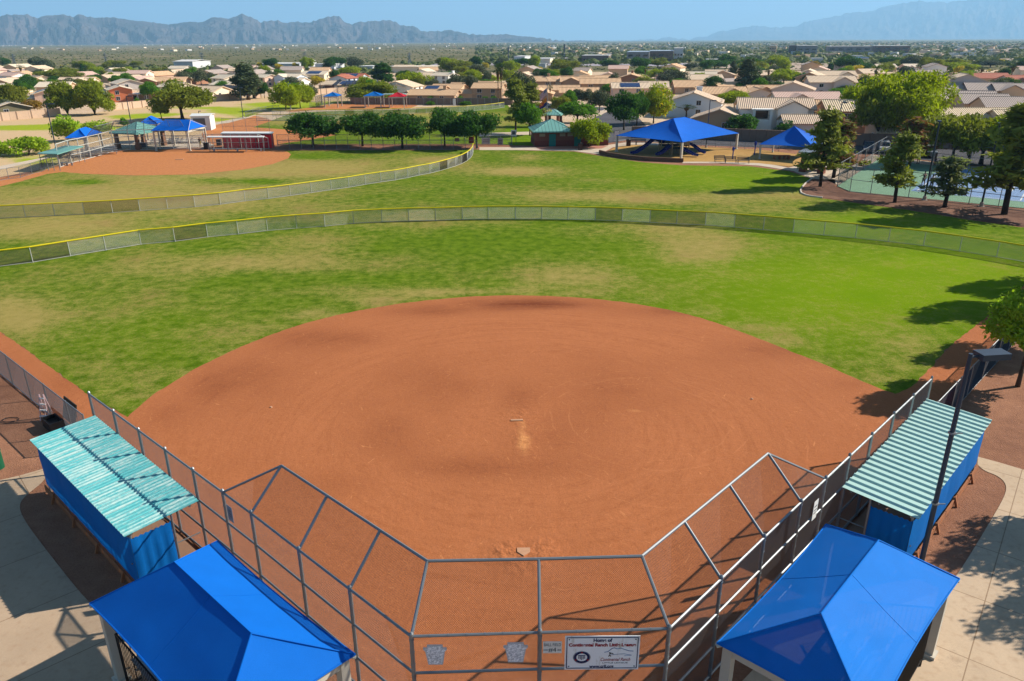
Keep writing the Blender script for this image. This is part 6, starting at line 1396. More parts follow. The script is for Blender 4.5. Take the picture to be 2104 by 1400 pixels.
t = thing('restroom_building', 'red brick restroom with teal ribbed hip roof beside the playground', 'building', a, th)
MB().box((L/2, 3.2, 1.3), (L, 6.4, 2.6)).build('wall', BRICK, t)
MB().box((L/2, 3.2, .5), (L+.1, 6.5, 1.0)).build('wainscot', plain('dark red brick', (134, 66, 54), .9, 0, .3, 8), t)
for cx, hw in ((3.4, 7.6), (L-2.4, 5.6)): hip(MB(), cx, 3.2, hw, 8., 2.6, 2.7+hw*.22).build('roof', TEALRIB, t)
MB().box((L/2, 3.2, 2.85), (L-10, 5.8, .6)).build('parapet', TAN, t)
TD = plain('teal door paint', (28, 130, 122), .5)
for x in (3.1, 7.6):
    d = MB().box((x, -.06, 1.05), (1.2, .12, 2.1)).build('door', TD, t); MB().tube((x+.45, -.16, 1.05), (x+.45, -.16, 1.2), .03, 6).build('handle', STEEL, d)
for x in (1.3, 4.9, 6.3, 10.2, 11.8): MB().box((x, -.03, 1.95), (1.0, .1, .5)).build('vent_window', plain('pale vent block', (170, 156, 130), .9, 0, .3, 12), t)
def ramada(label, c4, z0, z1, pil, pw=.55, mat=None):
    A, B = base(at(*c4[0], z0)), base(at(*c4[1], z0)); u = B-A; L = u.length; th = math.atan2(u.y, u.x); D = c4[2]
    t = thing('ramada', label, 'picnic shelter', A, th); hip(MB(), L/2, D/2, L, D, z0, z1).build('roof', mat or TEALRIB, t)
    for x in (.7, L-.7):
        for y in (.7, D-.7): MB().box((x, y, z0/2), (pw, pw, z0)).box((x, y, .4), (pw+.2, pw+.2, .8)).build('pillar', pil, t)
    MB().box((L/2, D/2, .74), (1.8, .8, .06)).box((L/2, D/2-.75, .44), (1.8, .28, .05)).box((L/2, D/2+.75, .44), (1.8, .28, .05)).box((L/2-.6, D/2, .37), (.1, 1.5, .7)).box((L/2+.6, D/2, .37), (.1, 1.5, .7)).build('picnic_table', DARKPOLE, t)
    return t
ramada('teal square picnic shelter on brown stone pillars by the red infield', ((224, 273), (279, 275.5), 7.4), 2.8, 4.4, plain('brown stone pillar', (150, 112, 88), .9, 0, .3, 5))
ramada('small teal shelter roof behind the flagpole base', ((1115, 236.5), (1152, 237), 6.), 2.5, 3.4, BRICK)
ramada('grey ribbed shelter roof on brick pillars behind the leaning pine', ((1641, 312), (1700, 317), 6.), 2.8, 4.0, BRICK, .7, m_rib('pale ribbed roof', (196, 204, 214), .5))
# ---------------------------------------------------------------- far canopies
BLUE_F = m_cloth('deep blue shade cloth', (0, 108, 220), .12)
def eave(pb, pe): b = at(*pb); return b, height_at(b, pe)
b1, z1 = eave((1399.7, 328.6), 292); b0, z0 = eave((1243, 315.7), 280.5); b2, z2 = eave((1515, 307), 276)
ze = (z0+z1+z2)/3
canopy('big blue peaked playground canopy on four pale posts', b0, b1, b2, ze, ze+2.7, (b1-b2).length*.40, BLUE_F, CREAM, .3, .03, colin=.15, beams=False, nu=14)
q0, q1 = at(1556, 327), at(1668, 335); zc2 = height_at(q0, 297)
canopy('second dark blue canopy half hidden behind the leaning pine', q1+Vector((2.2, 9., 0)), q1, q0, zc2, zc2+2.6, 4.2, BLUE_F, CREAM, .22, .07, beams=False)
for lb, A, B, C, zc, zr in (('small blue canopy left of the teal square shelter', (176, 284), (133, 284.5), (168, 273.5), 3., 4.2), ('small blue canopy just right of the teal square shelter', (322, 257), (282, 256.5), (296, 250.5), 3.4, 4.6), ('wide deep blue canopy with white beam before the white shed', (339, 259.5), (310, 269), (386, 269), 3.4, 4.9)):
    A, B, C = at(*A, zc), at(*B, zc), at(*C, zc); canopy(lb, A, B, C, zc, zr, (C-B).length*(.16 if 'wide' in lb else .3), BLUE_F, CREAM, .22, .06)
for lb, px0, px1, py, pt, zc in (('far small blue umbrella canopy by the farthest infield', 664, 694, 208, 197, 3.), ('far wide blue canopy at the farthest infield', 747, 783, 213, 196, 3.2)):
    A, B = base(at(px0, pt+1.5, zc)), base(at(px1, pt+1.5, zc)); C = B+Vector((0, 6, 0)); canopy(lb, A, B, C, zc, zc+1., 3, m_cloth('sky blue shade cloth', (10, 120, 214), .3), CREAM, .25, .05)
A, B = base(at(796, 200, 3)), base(at(831, 199.5, 3)); canopy('far red canopy before the white two storey house', A, B, B+Vector((0, 6, 0)), 3, 4.1, 3, m_cloth('red shade cloth', (214, 40, 60), .3), CREAM, .2, .05)
t = thing('flat_shade_roof', 'far flat white and teal roof right of the red canopy', 'shade roof', at(812, 213)); w_ = (at(838, 213)-at(792, 213)).length
MB().box((0, 0, 2.7), (w_, 2.6, .16)).build('roof', plain('pale teal roof', (190, 220, 210), .5), t)
for x in (-w_*.47, 0, w_*.47): MB().box((x, -1.1, 1.35), (.1, .1, 2.65)).build('post', STEEL, t)
# ---------------------------------------------------------------- playground
pc = at(1374, 316); t = thing('play_structure', 'playground tower with dark blue slides under the big canopy', 'play structure', pc)
PB = plain('blue plastic slide', (14, 34, 120), .4); PT = plain('tan play post', (186, 160, 118), .6)
for x, y in ((-1.5, -1), (0, -1), (1.5, -1), (-1.5, 1), (0, 1), (1.5, 1), (3.0, -1), (3.0, 1), (0, -2.5), (1.5, -2.5)): MB().tube((x, y, 0), (x, y, 2.9), .09, 8).build('post', PT, t)
MB().box((.75, 0, 1.4), (4.6, 2.1, .12)).box((.75, -1.75, 1.1), (1.6, 1.6, .12)).build('deck', BLACK, t)
MB().box((.75, 1.0, 1.9), (4.4, .06, .8)).box((2.25, -1.02, 1.9), (1.4, .06, .8)).build('railing_panel', PT, t)
def slide(pts, w_=.75):
    m = MB()
    for p, q in zip(pts[:-1], pts[1:]):
        p, q = Vector(p), Vector(q); d = (q-p).normalized(); sd = d.cross(UP).normalized()
        m.bar(p, q, w_, .06); m.bar(p+sd*w_/2+UP*.12, q+sd*w_/2+UP*.12, .07, .3); m.bar(p-sd*w_/2+UP*.12, q-sd*w_/2+UP*.12, .07, .3)
    m.build('slide', PB, t)
slide([(-1.5, 0, 2.6), (-2.4, -.2, 2.5), (-4.2, -.8, 1.2), (-5.6, -1.3, .35), (-6.4, -1.6, .25)], .9)
slide([(3.0, 0, 1.5), (3.7, -.3, 1.4), (4.9, -1.2, .5), (5.6, -1.6, .25)])
slide([(0, -1.2, 1.5), (-.8, -2.2, 1.1), (-1.9, -3.0, .4), (-2.6, -3.3, .25)])
slide([(1.5, -2.6, 1.2), (2.2, -3.3, .8), (3.2, -4.0, .3), (3.9, -4.2, .22)])
MB().tube((2.25, 0, 2.9), (2.25, 0, 3.3), 1.15, 4, 0, .1).build('tower_roof', PB, t)
MB().tube((-.75, .6, 2.0), (-2.3, .4, 2.6), .5, 10).build('tube_slide_mouth', PB, t)
rw = MB(); cur = [at(x, y) for x, y in ((1232, 316), (1250, 321), (1290, 327), (1330, 331), (1404, 334))]
o = cur[0]; t = thing('retaining_wall', 'low brown retaining wall curving round the playground sand', 'wall', o)
for a, b in zip(cur[:-1], cur[1:]): MB().bar(a-o+UP*.3, b-o+UP*.3, .3, .6).build('wall_panel', plain('brown retaining block', (120, 86, 70), .9, 0, .2, 3), t)
def bench(px, py, label, rz=0.):
    t = thing('park_bench', label, 'bench', at(px, py), rz, 'metal benches round the playground')
    m = MB(); [m.box((0, -.2+k*.11, .45), (1.8, .08, .035)) for k in range(4)]; m.build('seat', DARKPOLE, t)
    m = MB(); [m.box((0, .26+.03*k, .58+k*.12), (1.8, .035, .08)) for k in range(4)]; m.build('backrest', DARKPOLE, t)
    for x in (-.8, .8): MB().bar((x, -.22, 0), (x, -.22, .62), .05, .05).bar((x, .22, 0), (x, .34, .98), .05, .05).bar((x, -.24, .62), (x, .27, .62), .05, .05).build('leg', DARKPOLE, t)
bench(1479, 333.5, 'dark bench on the path, first of three below the canopy post', .2); bench(1501, 335.5, 'dark bench on the path, middle of three below the canopy post'); bench(1527, 336.5, 'dark bench on the path, third of three nearest the second canopy')
bench(1297, 298, 'dark bench behind the playground wall beside the trash bin'); bench(1317, 298, 'second dark bench behind the playground wall')
for (x, y), lb in (((1192, 308.5), 'dark square bin on the pink paving by the restroom'), ((1291, 300.5), 'brown bin beside the bench behind the playground')):
    t = thing('trash_bin', lb, 'trash can', at(x, y)); MB().box((0, 0, .5), (.7, .7, 1.)).build('bin_body', plain('brown bin panel', (84, 56, 46), .8, 0, .2, 8), t); MB().box((0, 0, 1.06), (.8, .8, .12)).tube((0, 0, 1.1), (0, 0, 1.25), .3, 10, r2=.15).build('lid', BLACK, t)
t = thing('information_sign', 'white information sign on two posts left of the restroom', 'sign', at(1055.5, 296)); MB().box((0, 0, 1.9), (.95, .06, 1.1)).build('sign_board', WHITE, t); MB().box((0, -.035, 1.95), (.6, .02, .6)).build('sign_print', plain('grey sign print', (96, 96, 100), .8), t)
for x in (-.42, .42): MB().tube((x, .05, 0), (x, .05, 2.4), .05, 6).build('post', DARKPOLE, t)
t = thing('road_sign', 'tall white panel standing at the road behind the restroom', 'sign', at(1266.5, 291)); MB().box((0, 0, .9), (.75, .1, 1.8)).build('panel_board', WHITE, t); MB().box((0, 0, .03), (.9, .4, .06)).build('panel_foot', DARKPOLE, t)
for (x, yb, yt, lb) in ((1505, 327, 302, 'blue play post standing in the sand'), (1550, 319, 290, 'second blue play post near the second canopy')):
    b = at(x, yb); t = thing('play_post', lb, 'post', b); h = height_at(b, yt); MB().tube((0, 0, 0), (0, 0, h), .09, 8).build('post', plain('blue post', (20, 50, 150), .4), t); MB().tube((0, 0, h*.7), (.0, 0, h*.95), .2, 10).build('play_drum', plain('blue post', (20, 50, 150), .4), t)
t = thing('play_table', 'small brown play tables in the shade of the second canopy', 'table', at(1605, 328)); MB().box((0, 0, .6), (2.6, .9, .08)).build('table_top', WOOD, t)
for x in (-1.1, -.3, .5, 1.1): MB().box((x, 0, .28), (.12, .8, .56)).build('leg', WOOD, t)
# ---------------------------------------------------------------- flagpole
b = at(1123.6, 262); h = height_at(b, 175); t = thing('flagpole', 'silver flagpole rising behind the teal roofed restroom', 'flagpole', b)
MB().tube((0, 0, 0), (0, 0, h), .09, 8, r2=.05).build('pole', STEEL, t); MB().tube((0, 0, h-.02), (0, 0, h+.16), .1, 8).build('finial', STEEL, t)
FR, FW, FB, FY, FC = plain('flag red', (190, 30, 48), .7), plain('flag white', (236, 234, 232), .7), plain('flag navy', (30, 40, 110), .7), plain('flag yellow', (240, 176, 40), .7), plain('flag copper', (190, 96, 44), .7)
def wave_(x, z): return Vector((-x*.8, .12*math.sin(x*3)*(x+.3), z-.5*x-.12*x*x))
def flag(name, label, z0, W_, Hh, fn, nx=24, nz_=13):
    m = MB(); vs = []
    for i in range(nx+1):
        for j in range(nz_+1): vs.append(wave_(W_*i/nx, -Hh*j/nz_))
    fs = []; mi = []
    for i in range(nx):
        for j in range(nz_):
            a = i*(nz_+1)+j; fs.append((a, a+1, a+nz_+2, a+nz_+1)); mi.append(fn((i+.5)/nx, (j+.5)/nz_))
    m.v = [tuple(v) for v in vs]; m.f = fs; m.m = mi; o = m.build(name, [FR, FW, FB, FY, FC]); o.location = b+UP*z0+Vector((-.08, 0, 0)); return tag(o, label, 'flag')
flag('flag', 'red and white striped flag with blue corner on the tall pole', h-.6, 1.9, 1.5, lambda u, v: (2 if (int(u*24) % 2 or int(v*13) % 2) else 1) if (u < .42 and v < 7/13) else (0 if int(v*13) % 2 == 0 else 1))
def az(u, v):
    if v > .5: return 2
    a = math.atan2(.5-v, u-.5)/math.pi*13
    return 0 if int(a) % 2 == 0 else 3
flag('flag', 'flag with red and yellow rays over blue, lower on the tall pole', h-2.5, 2.0, 1.6, lambda u, v: 4 if (u-.5)**2+(v-.5)**2 < .03 else az(u, v))
# ---------------------------------------------------------------- court fence, lights, players
COURT = [at(*p) for p in ((1720, 384), (1746, 394.5), (1788, 400), (1836, 404.5), (1866, 407), (1899, 411), (1942, 416), (1990, 421), (2050, 428.5), (2110, 436), (2200, 446))]
fence('court_fence', 'tall chain link fence along the front of the green court', 'fence', COURT, 3.0, .045, (1.5, .05), (.1, .003), WIRE)
fence('court_fence', 'tall chain link fence along the path side of the green court', 'fence', [COURT[0].lerp(at(1816, 321), k/6) for k in range(7)], 3.0, .045, (1.5, .05), (.12, .003), WIRE)
fence('court_fence', 'tall chain link fence across the back of the green court', 'fence', [at(1816, 321).lerp(at(1990, 346), k/5) for k in range(6)]+[at(2070, 350), at(2160, 352)], 3.0, .045, (1.5, .05), (.12, .004), WIRE)
pole('court_light_pole', 'dark court light pole between the full pine and the thin pine', (1899, 412), (1931, 249), .8, (.6, .4, .15), None, None, .11, (.5, 1, 0))
pole('court_light_pole', 'dark court light pole left of the broad pine', (2016, 425), (2060, 254), .8, (.6, .4, .15), None, None, .11, (.5, 1, 0))
pole('court_light_pole', 'dark court light pole at the back of the court behind the broad pine', (2050, 350), (2079, 221), .8, (.6, .4, .15), None, None, .11, (1, 0, 0))
pole('light_pole', 'slim dark lamp post behind the playground canopy', (1450.6, 304), (1459, 206), .8, (.7, .35, .15), None, None, .09, (1, .2, 0))
pole('light_pole', 'dark lamp post before the boldly striped roof', (1714, 318), (1724, 210), .4, (.6, .4, .2), None, None, .1, (1, 0, 0))
pole('light_pole', 'tall dark light pole beside the small blue canopy on the left', (116, 309), (95, 213), .6, (.9, .5, .18), None, None, .11, (1, .3, 0))
pole('light_pole', 'dark light pole behind the teal square shelter', (271, 262), (257, 197), .6, (.9, .5, .18), None, None, .11, (1, .3, 0))
pole('light_pole', 'dark light pole at the bend of the far path', (500, 243), (492.6, 180), .4, (.5, .4, .18), None, None, .1, (1, .3, 0))
pole('light_pole', 'grey light pole standing between the two spreading green trees', (597.5, 227), (592.6, 171), .4, (.6, .4, .18), STEEL, None, .11, (1, .3, 0))
pole('light_pole', 'dark light pole beside the far small blue canopy', (661.5, 214), (659, 168), .3, (.5, .4, .18), None, None, .1, (1, .3, 0))
pole('light_pole', 'short dark post behind the wide deep blue canopy', (410, 243), (408, 228), .3, (.4, .3, .15), None, None, .09, (1, .3, 0))
def person(px, py, h, label, yaw, shirt, pants, skin, armL, armR, stride=.12, z=0.):
    t = thing('person', label, 'person', at(px, py)+UP*z, yaw, None, (h/1.75,)*3)
    J = {'pel': (0, 0, .95), 'bel': (0, -.01, 1.1), 'che': (0, -.02, 1.32), 'nek': (0, 0, 1.5), 'hd': (0, .02, 1.6), 'top': (0, .0, 1.74), 'hl': (-.1, 0, .9), 'kl': (-.11, stride*.7, .5), 'al': (-.12, -stride*.3+stride, .08), 'tl': (-.12, stride+.14, .04), 'hr': (.1, 0, .9), 'kr': (.11, -stride*.2, .5), 'ar': (.12, -stride, .08), 'tr': (.12, -stride+.16, .04),
         'sl': (-.2, 0, 1.42), 'el': armL[0], 'wl': armL[1], 'fl': armL[2], 'sr': (.2, 0, 1.42), 'er': armR[0], 'wr': armR[1], 'fr': armR[2]}
    R = dict(pel=.15, bel=.14, che=.16, nek=.06, hd=.09, top=.07, hl=.1, kl=.065, al=.045, tl=.04, hr=.1, kr=.065, ar=.045, tr=.04, sl=.07, el=.047, wl=.034, fl=.03, sr=.07, er=.047, wr=.034, fr=.03)
    E = [('pel', 'bel'), ('bel', 'che'), ('che', 'nek'), ('nek', 'hd'), ('hd', 'top'), ('pel', 'hl'), ('hl', 'kl'), ('kl', 'al'), ('al', 'tl'), ('pel', 'hr'), ('hr', 'kr'), ('kr', 'ar'), ('ar', 'tr'), ('che', 'sl'), ('sl', 'el'), ('el', 'wl'), ('wl', 'fl'), ('che', 'sr'), ('sr', 'er'), ('er', 'wr'), ('wr', 'fr')]
    def skinned(name, keys, grow, mat):
        ks = [k for k in J if k in keys]; me = bpy.data.meshes.new(name); me.from_pydata([J[k] for k in ks], [(ks.index(a), ks.index(b)) for a, b in E if a in ks and b in ks], []); me.update()
        o = mo(name, me, t); m = o.modifiers.new('skin', 'SKIN'); m.use_smooth_shade = True
        for i, k in enumerate(ks): me.skin_vertices[0].data[i].radius = (R[k]+grow, (R[k]+grow)*(.75 if k in ('che', 'bel', 'pel') else 1))
        me.skin_vertices[0].data[0].use_root = True
        o.modifiers.new('sub', 'SUBSURF').levels = 1; o.modifiers['sub'].render_levels = 2; me.materials.append(mat); return o
    b = skinned('body', set(J), 0, skin)
    skinned('shirt', {'bel', 'che', 'sl', 'sr', 'pel'}, .015, shirt); skinned('trousers', {'pel', 'hl', 'kl', 'hr', 'kr'}, .018, pants)
    MB().tube((0, -.015, 1.66), (0, -.01, 1.8), .095, 10, r2=.05).build('hair', BLACK, t)
    MB().box((-.12, stride+.05, .04), (.1, .28, .08)).build('shoe', BLACK, t); MB().box((.12, -stride+.06, .04), (.1, .28, .08)).build('shoe', BLACK, t); return t
SKN = plain('skin', (150, 104, 80), .6); DSH = plain('dark shirt', (48, 46, 50), .8); NAV = plain('navy shirt', (30, 40, 80), .8); KH = plain('khaki trousers', (92, 84, 74), .8)
hang = lambda s: ((s*.26, -.02, 1.16), (s*.26, .08, .94), (s*.26, .12, .84))
person(1896, 383, 1.78, 'player in dark clothes with arms held out on the blue court', .4, DSH, KH, SKN, ((-.4, .1, 1.25), (-.48, .3, 1.15), (-.48, .38, 1.12)), ((.36, -.05, 1.2), (.48, .1, 1.0), (.5, .16, .94)), .16, .06)
person(1912, 391, 1.78, 'player in navy clothes standing nearer the court fence', 2.8, NAV, DSH, SKN, hang(-1), ((.28, .1, 1.18), (.2, .32, 1.1), (.16, .38, 1.1)), .1, .06)
person(1886, 337, 1.75, 'person in dark clothes at the back fence beside the parked car', 0, DSH, DSH, SKN, hang(-1), hang(1), .08)
person(1920, 340, 1.75, 'person in dark clothes standing at the far court edge', 1., DSH, NAV, SKN, hang(-1), hang(1), .08)
person(1989, 333, 1.75, 'person with raised pale and red bundle beyond the court', .2, plain('pale shirt', (220, 200, 210), .8), DSH, SKN, hang(-1), ((.3, .1, 1.5), (.25, .1, 1.75), (.2, .1, 1.85)), .05)
person(412, 302, 1.7, 'person with yellow trousers under the white canopy beam', 0, DSH, plain('yellow trousers', (214, 190, 50), .8), SKN, hang(-1), hang(1), .06)
person(178, 302, 1.65, 'person in white top beside the small blue canopy post', 0, WHITE, DSH, SKN, hang(-1), hang(1), .06)
# ---------------------------------------------------------------- cars
TYRE = plain('tyre rubber', (30, 30, 32), .8); LAMP = plain('headlight glass', (230, 232, 236), .15); TAIL = plain('tail light', (150, 20, 24), .3)
def car(px, py, rz, label, paint, suv=True, group='cars parked by the court'):
    t = thing('parked_car', label, 'car', at(px, py), rz, group); hz = 1.75 if suv else 1.45; m = MB()
    prof = [(-2.25, .35), (-2.3, .75), (-2.2, 1.0), (-1.0, 1.1), (1.9, 1.1), (2.2, 1.0), (2.25, .4)]; n_ = len(prof)
    m.add([(x, -.9, z) for x, z in prof]+[(x, .9, z) for x, z in prof], [tuple(range(n_))[::-1], tuple(range(n_, 2*n_))]+[(i, (i+1) % n_, n_+(i+1) % n_, n_+i) for i in range(n_)])
    m.box((.45 if suv else .2, 0, hz-.04), (2.3 if suv else 1.5, 1.4, .1)); o = m.build('body', paint, t)
    bv = o.modifiers.new('bevel', 'BEVEL'); bv.width = .07; bv.segments = 2
    x0, x1, x2, x3 = (-1.0, -.6, 1.6, 1.95) if suv else (-.95, -.45, .95, 1.6)
    MB().add([(x0, -.8, 1.1), (x3, -.8, 1.1), (x3, .8, 1.1), (x0, .8, 1.1), (x1, -.66, hz-.06), (x2, -.66, hz-.06), (x2, .66, hz-.06), (x1, .66, hz-.06)], [(3, 2, 1, 0), (4, 5, 6, 7), (0, 1, 5, 4), (1, 2, 6, 5), (2, 3, 7, 6), (3, 0, 4, 7)]).build('window_glass', GLASS, t)
    for s_ in (-1, 1):
        for q0, q1 in (((x0, 1.1), (x1, hz-.05)), ((.35, 1.1), (.35, hz-.05)), ((x3, 1.1), (x2, hz-.05))): MB().bar((q0[0], s_*.81, q0[1]), (q1[0], s_*.67, q1[1]), .08, .08).build('window_pillar', paint, t)
    for x in (-1.4, 1.4):
        for s_ in (-1, 1):
            w_ = MB().tube((x, s_*.72, .34), (x, s_*.93, .34), .34, 16).build('wheel', TYRE, t); MB().tube((x, s_*.92, .34), (x, s_*.945, .34), .2, 12).build('rim', STEEL, w_)
    for s_ in (-1, 1): MB().box((-2.27, s_*.65, .8), (.08, .4, .16)).build('headlight', LAMP, t); MB().box((2.22, s_*.7, .85), (.08, .25, .25)).build('tail_light', TAIL, t)
    return t
CW = plain('white car paint', (236, 236, 236), .25, 0, .02, spec=.6); CS = plain('silver car paint', (176, 182, 190), .3, .4, .03); CD = plain('dark car paint', (44, 60, 84), .25, 0, .05, spec=.6); CR = plain('red car paint', (150, 30, 40), .3)
car(1783, 313, 1.2, 'blue grey car half hidden beside the browned pine', CD); car(1815, 313, 1.2, 'white sport utility car parked right of the blue grey car', CW)
car(1887, 321, 1.25, 'white car parked behind the full dark pine', CW, False); car(1907, 322, 1.25, 'silver white sport utility car parked beside the court light pole', CS)
car(1930, 281, 0, 'dark red car behind the brown wall by the magenta bush', CR, False, None)
car(1118, 222.5, 0, 'far silver car parked behind the flagpole', CS, False, 'far cars in the car park'); car(1150, 222.5, 0, 'far white car parked behind the yellow green tree', CW, True, 'far cars in the car park')
# ---------------------------------------------------------------- left ball field structures
def P1(zx, zy): return at(zx/3.5, zy/3.5)
LB = [P1(*p) for p in ((435, 1205), (515, 1172), (585, 1156), (655, 1138), (735, 1116), (825, 1087), (940, 1081), (1060, 1078), (1155, 1074), (1250, 1074), (1355, 1074), (1480, 1076))]
t = fence('backstop', 'far backstop fence with overhang round the red infield by the teal shelter', 'backstop', LB, 3.4, .075, (.06, 1.2, 2.3), (.09, .0045), WIRE, postmat=MATS['pale fence post'])
o = LB[0]; nt = MB(); c = at(330, 328)
tips = []
for p in LB[3:11]: d = (c-p); d.z = 0; d.normalize(); tips.append(p+d*1.7+UP*5.0)
for p, q in zip(LB[3:11], tips): MB().tube(p+UP*3.4-o, q-o, .045, 6).build('overhang_arm', STEEL, t)
for i in range(len(tips)-1): nt.net([LB[3+i]+UP*3.4-o, LB[4+i]+UP*3.4-o, tips[i+1]-o, tips[i]-o], .09, .0045); MB().tube(tips[i]-o, tips[i+1]-o, .04, 6).build('overhang_rail', STEEL, t)
nt.build('overhang_mesh', WIRE, t)
fence('dugout_fence', 'chain link fence before the red dugouts', 'fence', [at(x, y) for x, y in ((423, 307.5), (440, 307.6), (458, 307.6), (477, 307.6), (497, 307.6), (517, 307.6), (533, 307.4), (553, 306))], [2.6]*7+[1.8], .06, (.05, 1.2), (.09, .0045), WIRE, postmat=MATS['pale fence post'])
fence('field_fence', 'low chain link fence in front of the row of round trees', 'fence', [at(x, 307.5) for x in range(572, 996, 24)], 1.55, .04, (.05,), (.1, .0035), WIRE)
fence('field_fence', 'chain link fence behind the row of round trees with banners', 'fence', [at(570+i*24.1, 298.5-.02*i) for i in range(21)], 1.85, .04, (.05, .9), (.1, .0035), WIRE)
fence('field_fence', 'low chain link fence along the path at the left border', 'fence', [P1(*p) for p in ((-60, 1310), (65, 1290), (150, 1280), (232, 1253), (300, 1236), (330, 1222), (375, 1210))], 1.5, .035, (.05,), (.1, .0035), WIRE)
fence('field_fence', 'tall thin posts fence behind the red dugouts', 'fence', [at(x, 275) for x in (459, 482, 507, 531, 555)], 3., .04, (.05, 1.5), (.12, .003), WIRE)
fence('field_fence', 'weathered rail fence along the weedy wash', 'fence', [at(x, y) for x, y in ((505, 242), (520, 237), (533, 233), (547, 230.5), (561, 228.5), (574, 227))], 1.4, .05, (.7,), (.12, .004), WIRE)
fence('backstop', 'far backstop cage at the farthest red infield', 'backstop', [at(x, y) for x, y in ((637, 221), (650, 220.5), (663, 216.5), (680, 214.5), (697, 212.5), (715, 212), (730, 212))], [3, 3, 3, 3, 4.5, 6, 6], .06, (.06, 1.5), (.12, .006), WIRE)
fence('field_fence', 'far chain link fence along the garden wall of the long tan house', 'fence', [at(730+i*14, 216+.05*i) for i in range(22)], 2., .045, (.05,), (.14, .004), WIRE)
fence('road_fence', 'low fence with pale posts between playground sand and road', 'fence', [at(x, y) for x, y in ((1262, 296), (1300, 293), (1340, 294), (1380, 296), (1412, 299), (1440, 301), (1470, 303), (1500, 305), (1530, 307), (1560, 309.5), (1600, 313))], 1.1, .04, (.55,), (.12, .003), WIRE)
def shelter(name, label, c, z, roofm, wallm=None, thick=.14, lean=0., cat='dugout', posts=True, front=False):
    A, B, C = [base(at(*p, z)) for p in c]; u = B-A; L = u.length; u.normalize(); w = C-B; D = w.length; w.normalize(); t = thing(name, label, cat, A)
    P = lambda a, b, zz=0: u*a+w*b+UP*zz
    m = MB(); q = [P(-.2, -.2, z), P(L+.2, -.2, z), P(L+.2, D+.2, z-lean), P(-.2, D+.2, z-lean)]; m.slab(q, thick).build('roof', roofm, t)
    if posts:
        for a in (0, L/3, 2*L/3, L):
            for b_ in (0, D): MB().tube(P(a, b_), P(a, b_, z-.1), .05, 6).build('post', STEEL, t)
    if wallm: 
        for (p, q_) in ((P(0, D), P(L, D)), *(((P(0, .1), P(L, .1)),) if front else ()), (P(0, .3), P(0, D)), (P(L, .3), P(L, D))): MB().bar(p+UP*(z-.3)/2, q_+UP*(z-.3)/2, .1, z-.35).build('wall', wallm, t)
    bn = MB().bar(P(.4, D*.6, .45), P(L-.4, D*.6, .45), .35, .05)
    for a in (.6, L/2, L-.6): bn.bar(P(a, D*.6, 0), P(a, D*.6, .42), .3, .08)
    bn.build('bench_seat', ALU, t); return t
shelter('dugout', 'flat teal roofed dugout beside the curved path at left', ((80, 315), (116, 316), (168, 300.5)), 2.5, TEAL)
shelter('dugout', 'open dugout with long thin white roof on posts before the red wall', ((427, 281.5), (539, 281.5), (540.5, 279.6)), 2.5, WHITE)
shelter('dugout', 'bright red walled dugout with white roof behind the open one', ((456, 273.6), (557, 273.8), (560, 271)), 2.6, WHITE, RED, front=True)
q = at(390, 274); t = thing('storage_shed', 'white storage shed with grey screened front behind the blue canopies', 'shed', at(398, 269), math.radians(8))
MB().box((1.7, 2.2, 1.5), (3.8, 4.4, 3.0)).build('wall', WHITE, t); MB().slab([(-.4, -.2, 3.0), (3.8, -.2, 3.0), (3.8, 2.2, 3.35), (-.4, 2.2, 3.35)], .1).slab([(-.4, 2.2, 3.35), (3.8, 2.2, 3.35), (3.8, 4.6, 3.0), (-.4, 4.6, 3.0)], .1).build('roof', WHITE, t); MB().box((1.4, -.04, 1.5), (2.4, .06, 2.0)).build('screen', plain('grey screen', (110, 106, 110), .8), t)
def lowbleach(label, px, py, rz, L=5.):
    u = Vector((math.cos(rz), math.sin(rz), 0)); w = Vector((-u.y, u.x, 0)); return bleacher(label, at(px, py), u, w, L, 4, 'bleachers at the left field', 0, 0, False)
lowbleach('metal bleacher between the teal dugout roof and small blue canopy', 168, 322, .5, 5.5); lowbleach('second metal bleacher nearer the flat teal roof', 148, 326, .5, 4.5)
lowbleach('metal bleacher between teal shelter and wide blue canopy', 306, 298, .1, 5.); lowbleach('metal bleacher in the shade of the wide blue canopy', 345, 296, .05, 6.)
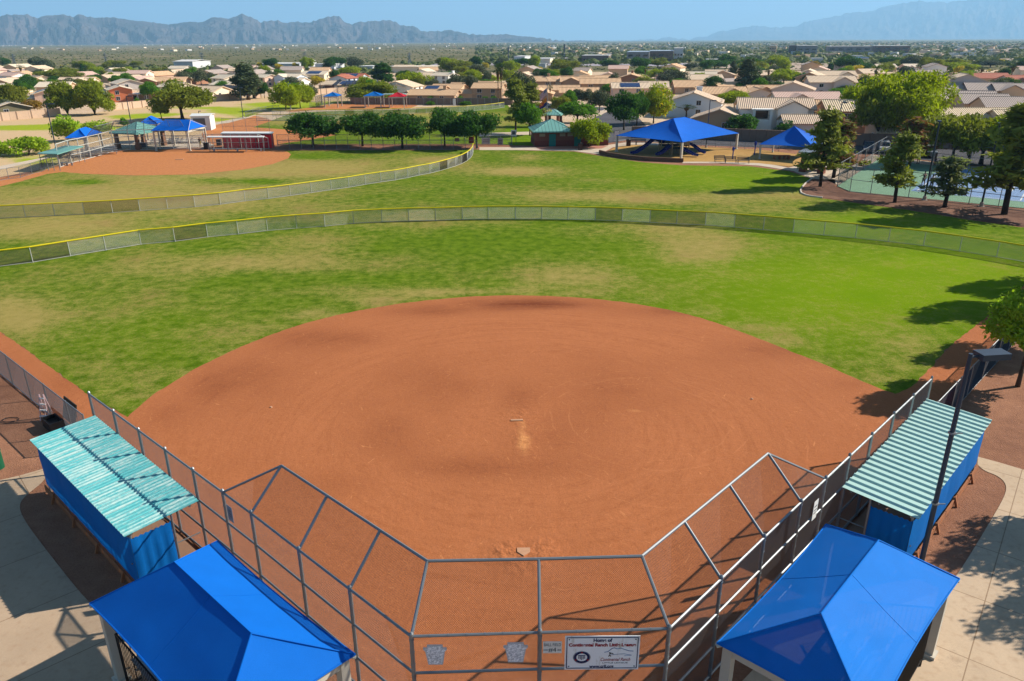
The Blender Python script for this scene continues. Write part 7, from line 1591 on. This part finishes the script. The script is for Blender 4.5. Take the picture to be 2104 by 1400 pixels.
def binbox(px, py, lb): t = thing('trash_bin', lb, 'trash can', at(px, py)); MB().box((0, 0, .5), (.75, .75, 1.)).build('bin_body', plain('dark brown bin', (52, 40, 38), .8), t); MB().box((0, 0, 1.05), (.85, .85, .1)).build('lid', BLACK, t)
binbox(451, 299.5, 'dark bin inside the fence by the front red dugout'); binbox(425, 307, 'dark bin at the end of the front red dugout fence')
for x0, x1, y0, y1, c, lb in ((934, 944, 284, 291, (186, 150, 140), 'faded pink banner on the fence behind the round trees'), (963, 974, 281.5, 294.5, (128, 26, 48), 'dark red banner on the fence beside the last round tree'), (989.5, 1007, 283.5, 296, (224, 220, 220), 'white patterned banner on the fence right of the last round tree'), (1022.5, 1033.5, 284, 300, (206, 196, 192), 'tall pale banner at the fence end near the sign')):
    a = at_y(x0, y0, at(1000, 298).y-.1); b = at_y(x1, y1, at(1000, 298).y-.1); cc = (a+b)/2; w_, h_ = b.x-a.x, a.z-b.z
    o = MB().box((0, 0, 0), (w_, .03, h_)).box((0, -.02, h_*.15), (w_*.6, .02, h_*.12), 0, 1).box((0, -.02, -h_*.15), (w_*.7, .02, h_*.1), 0, 1).build('banner', [plain('banner '+lb[:9], c, .7), plain('banner grey print', (150, 120, 122), .8)]); o.location = cc; tag(o, lb, 'banner')
o = MB().tube((0, 0, 0), (0, 0, 2.), .09, 8).build('foul_pole', YELLOW); o.location = at(973.5, 296); tag(o, 'short yellow foul pole beside the dark red banner', 'pole')
o = MB().box((0, 0, .9), (.75, .3, 1.8)).box((0, 0, 1.85), (.6, .25, .12)).build('utility_cabinet', WHITE); o.location = at(933.5, 217.5); tag(o, 'white utility cabinet before the far hedge', 'cabinet')
# ---------------------------------------------------------------- haze: the air between here and the mountains
m, n, b = nmat('haze air'); n.nodes.remove(b); v = n.nodes.new('ShaderNodeVolumePrincipled'); n.links.new(v.outputs[0], n.nodes['Material Output'].inputs['Volume'])
v.inputs['Color'].default_value = (.35, .66, 1., 1); v.inputs['Density'].default_value = 9e-5; v.inputs['Anisotropy'].default_value = .1
hz = MB().box((0, 0, 1000-8), (60000, 60000, 2000)).build('haze', m); tag(hz, kind='stuff')
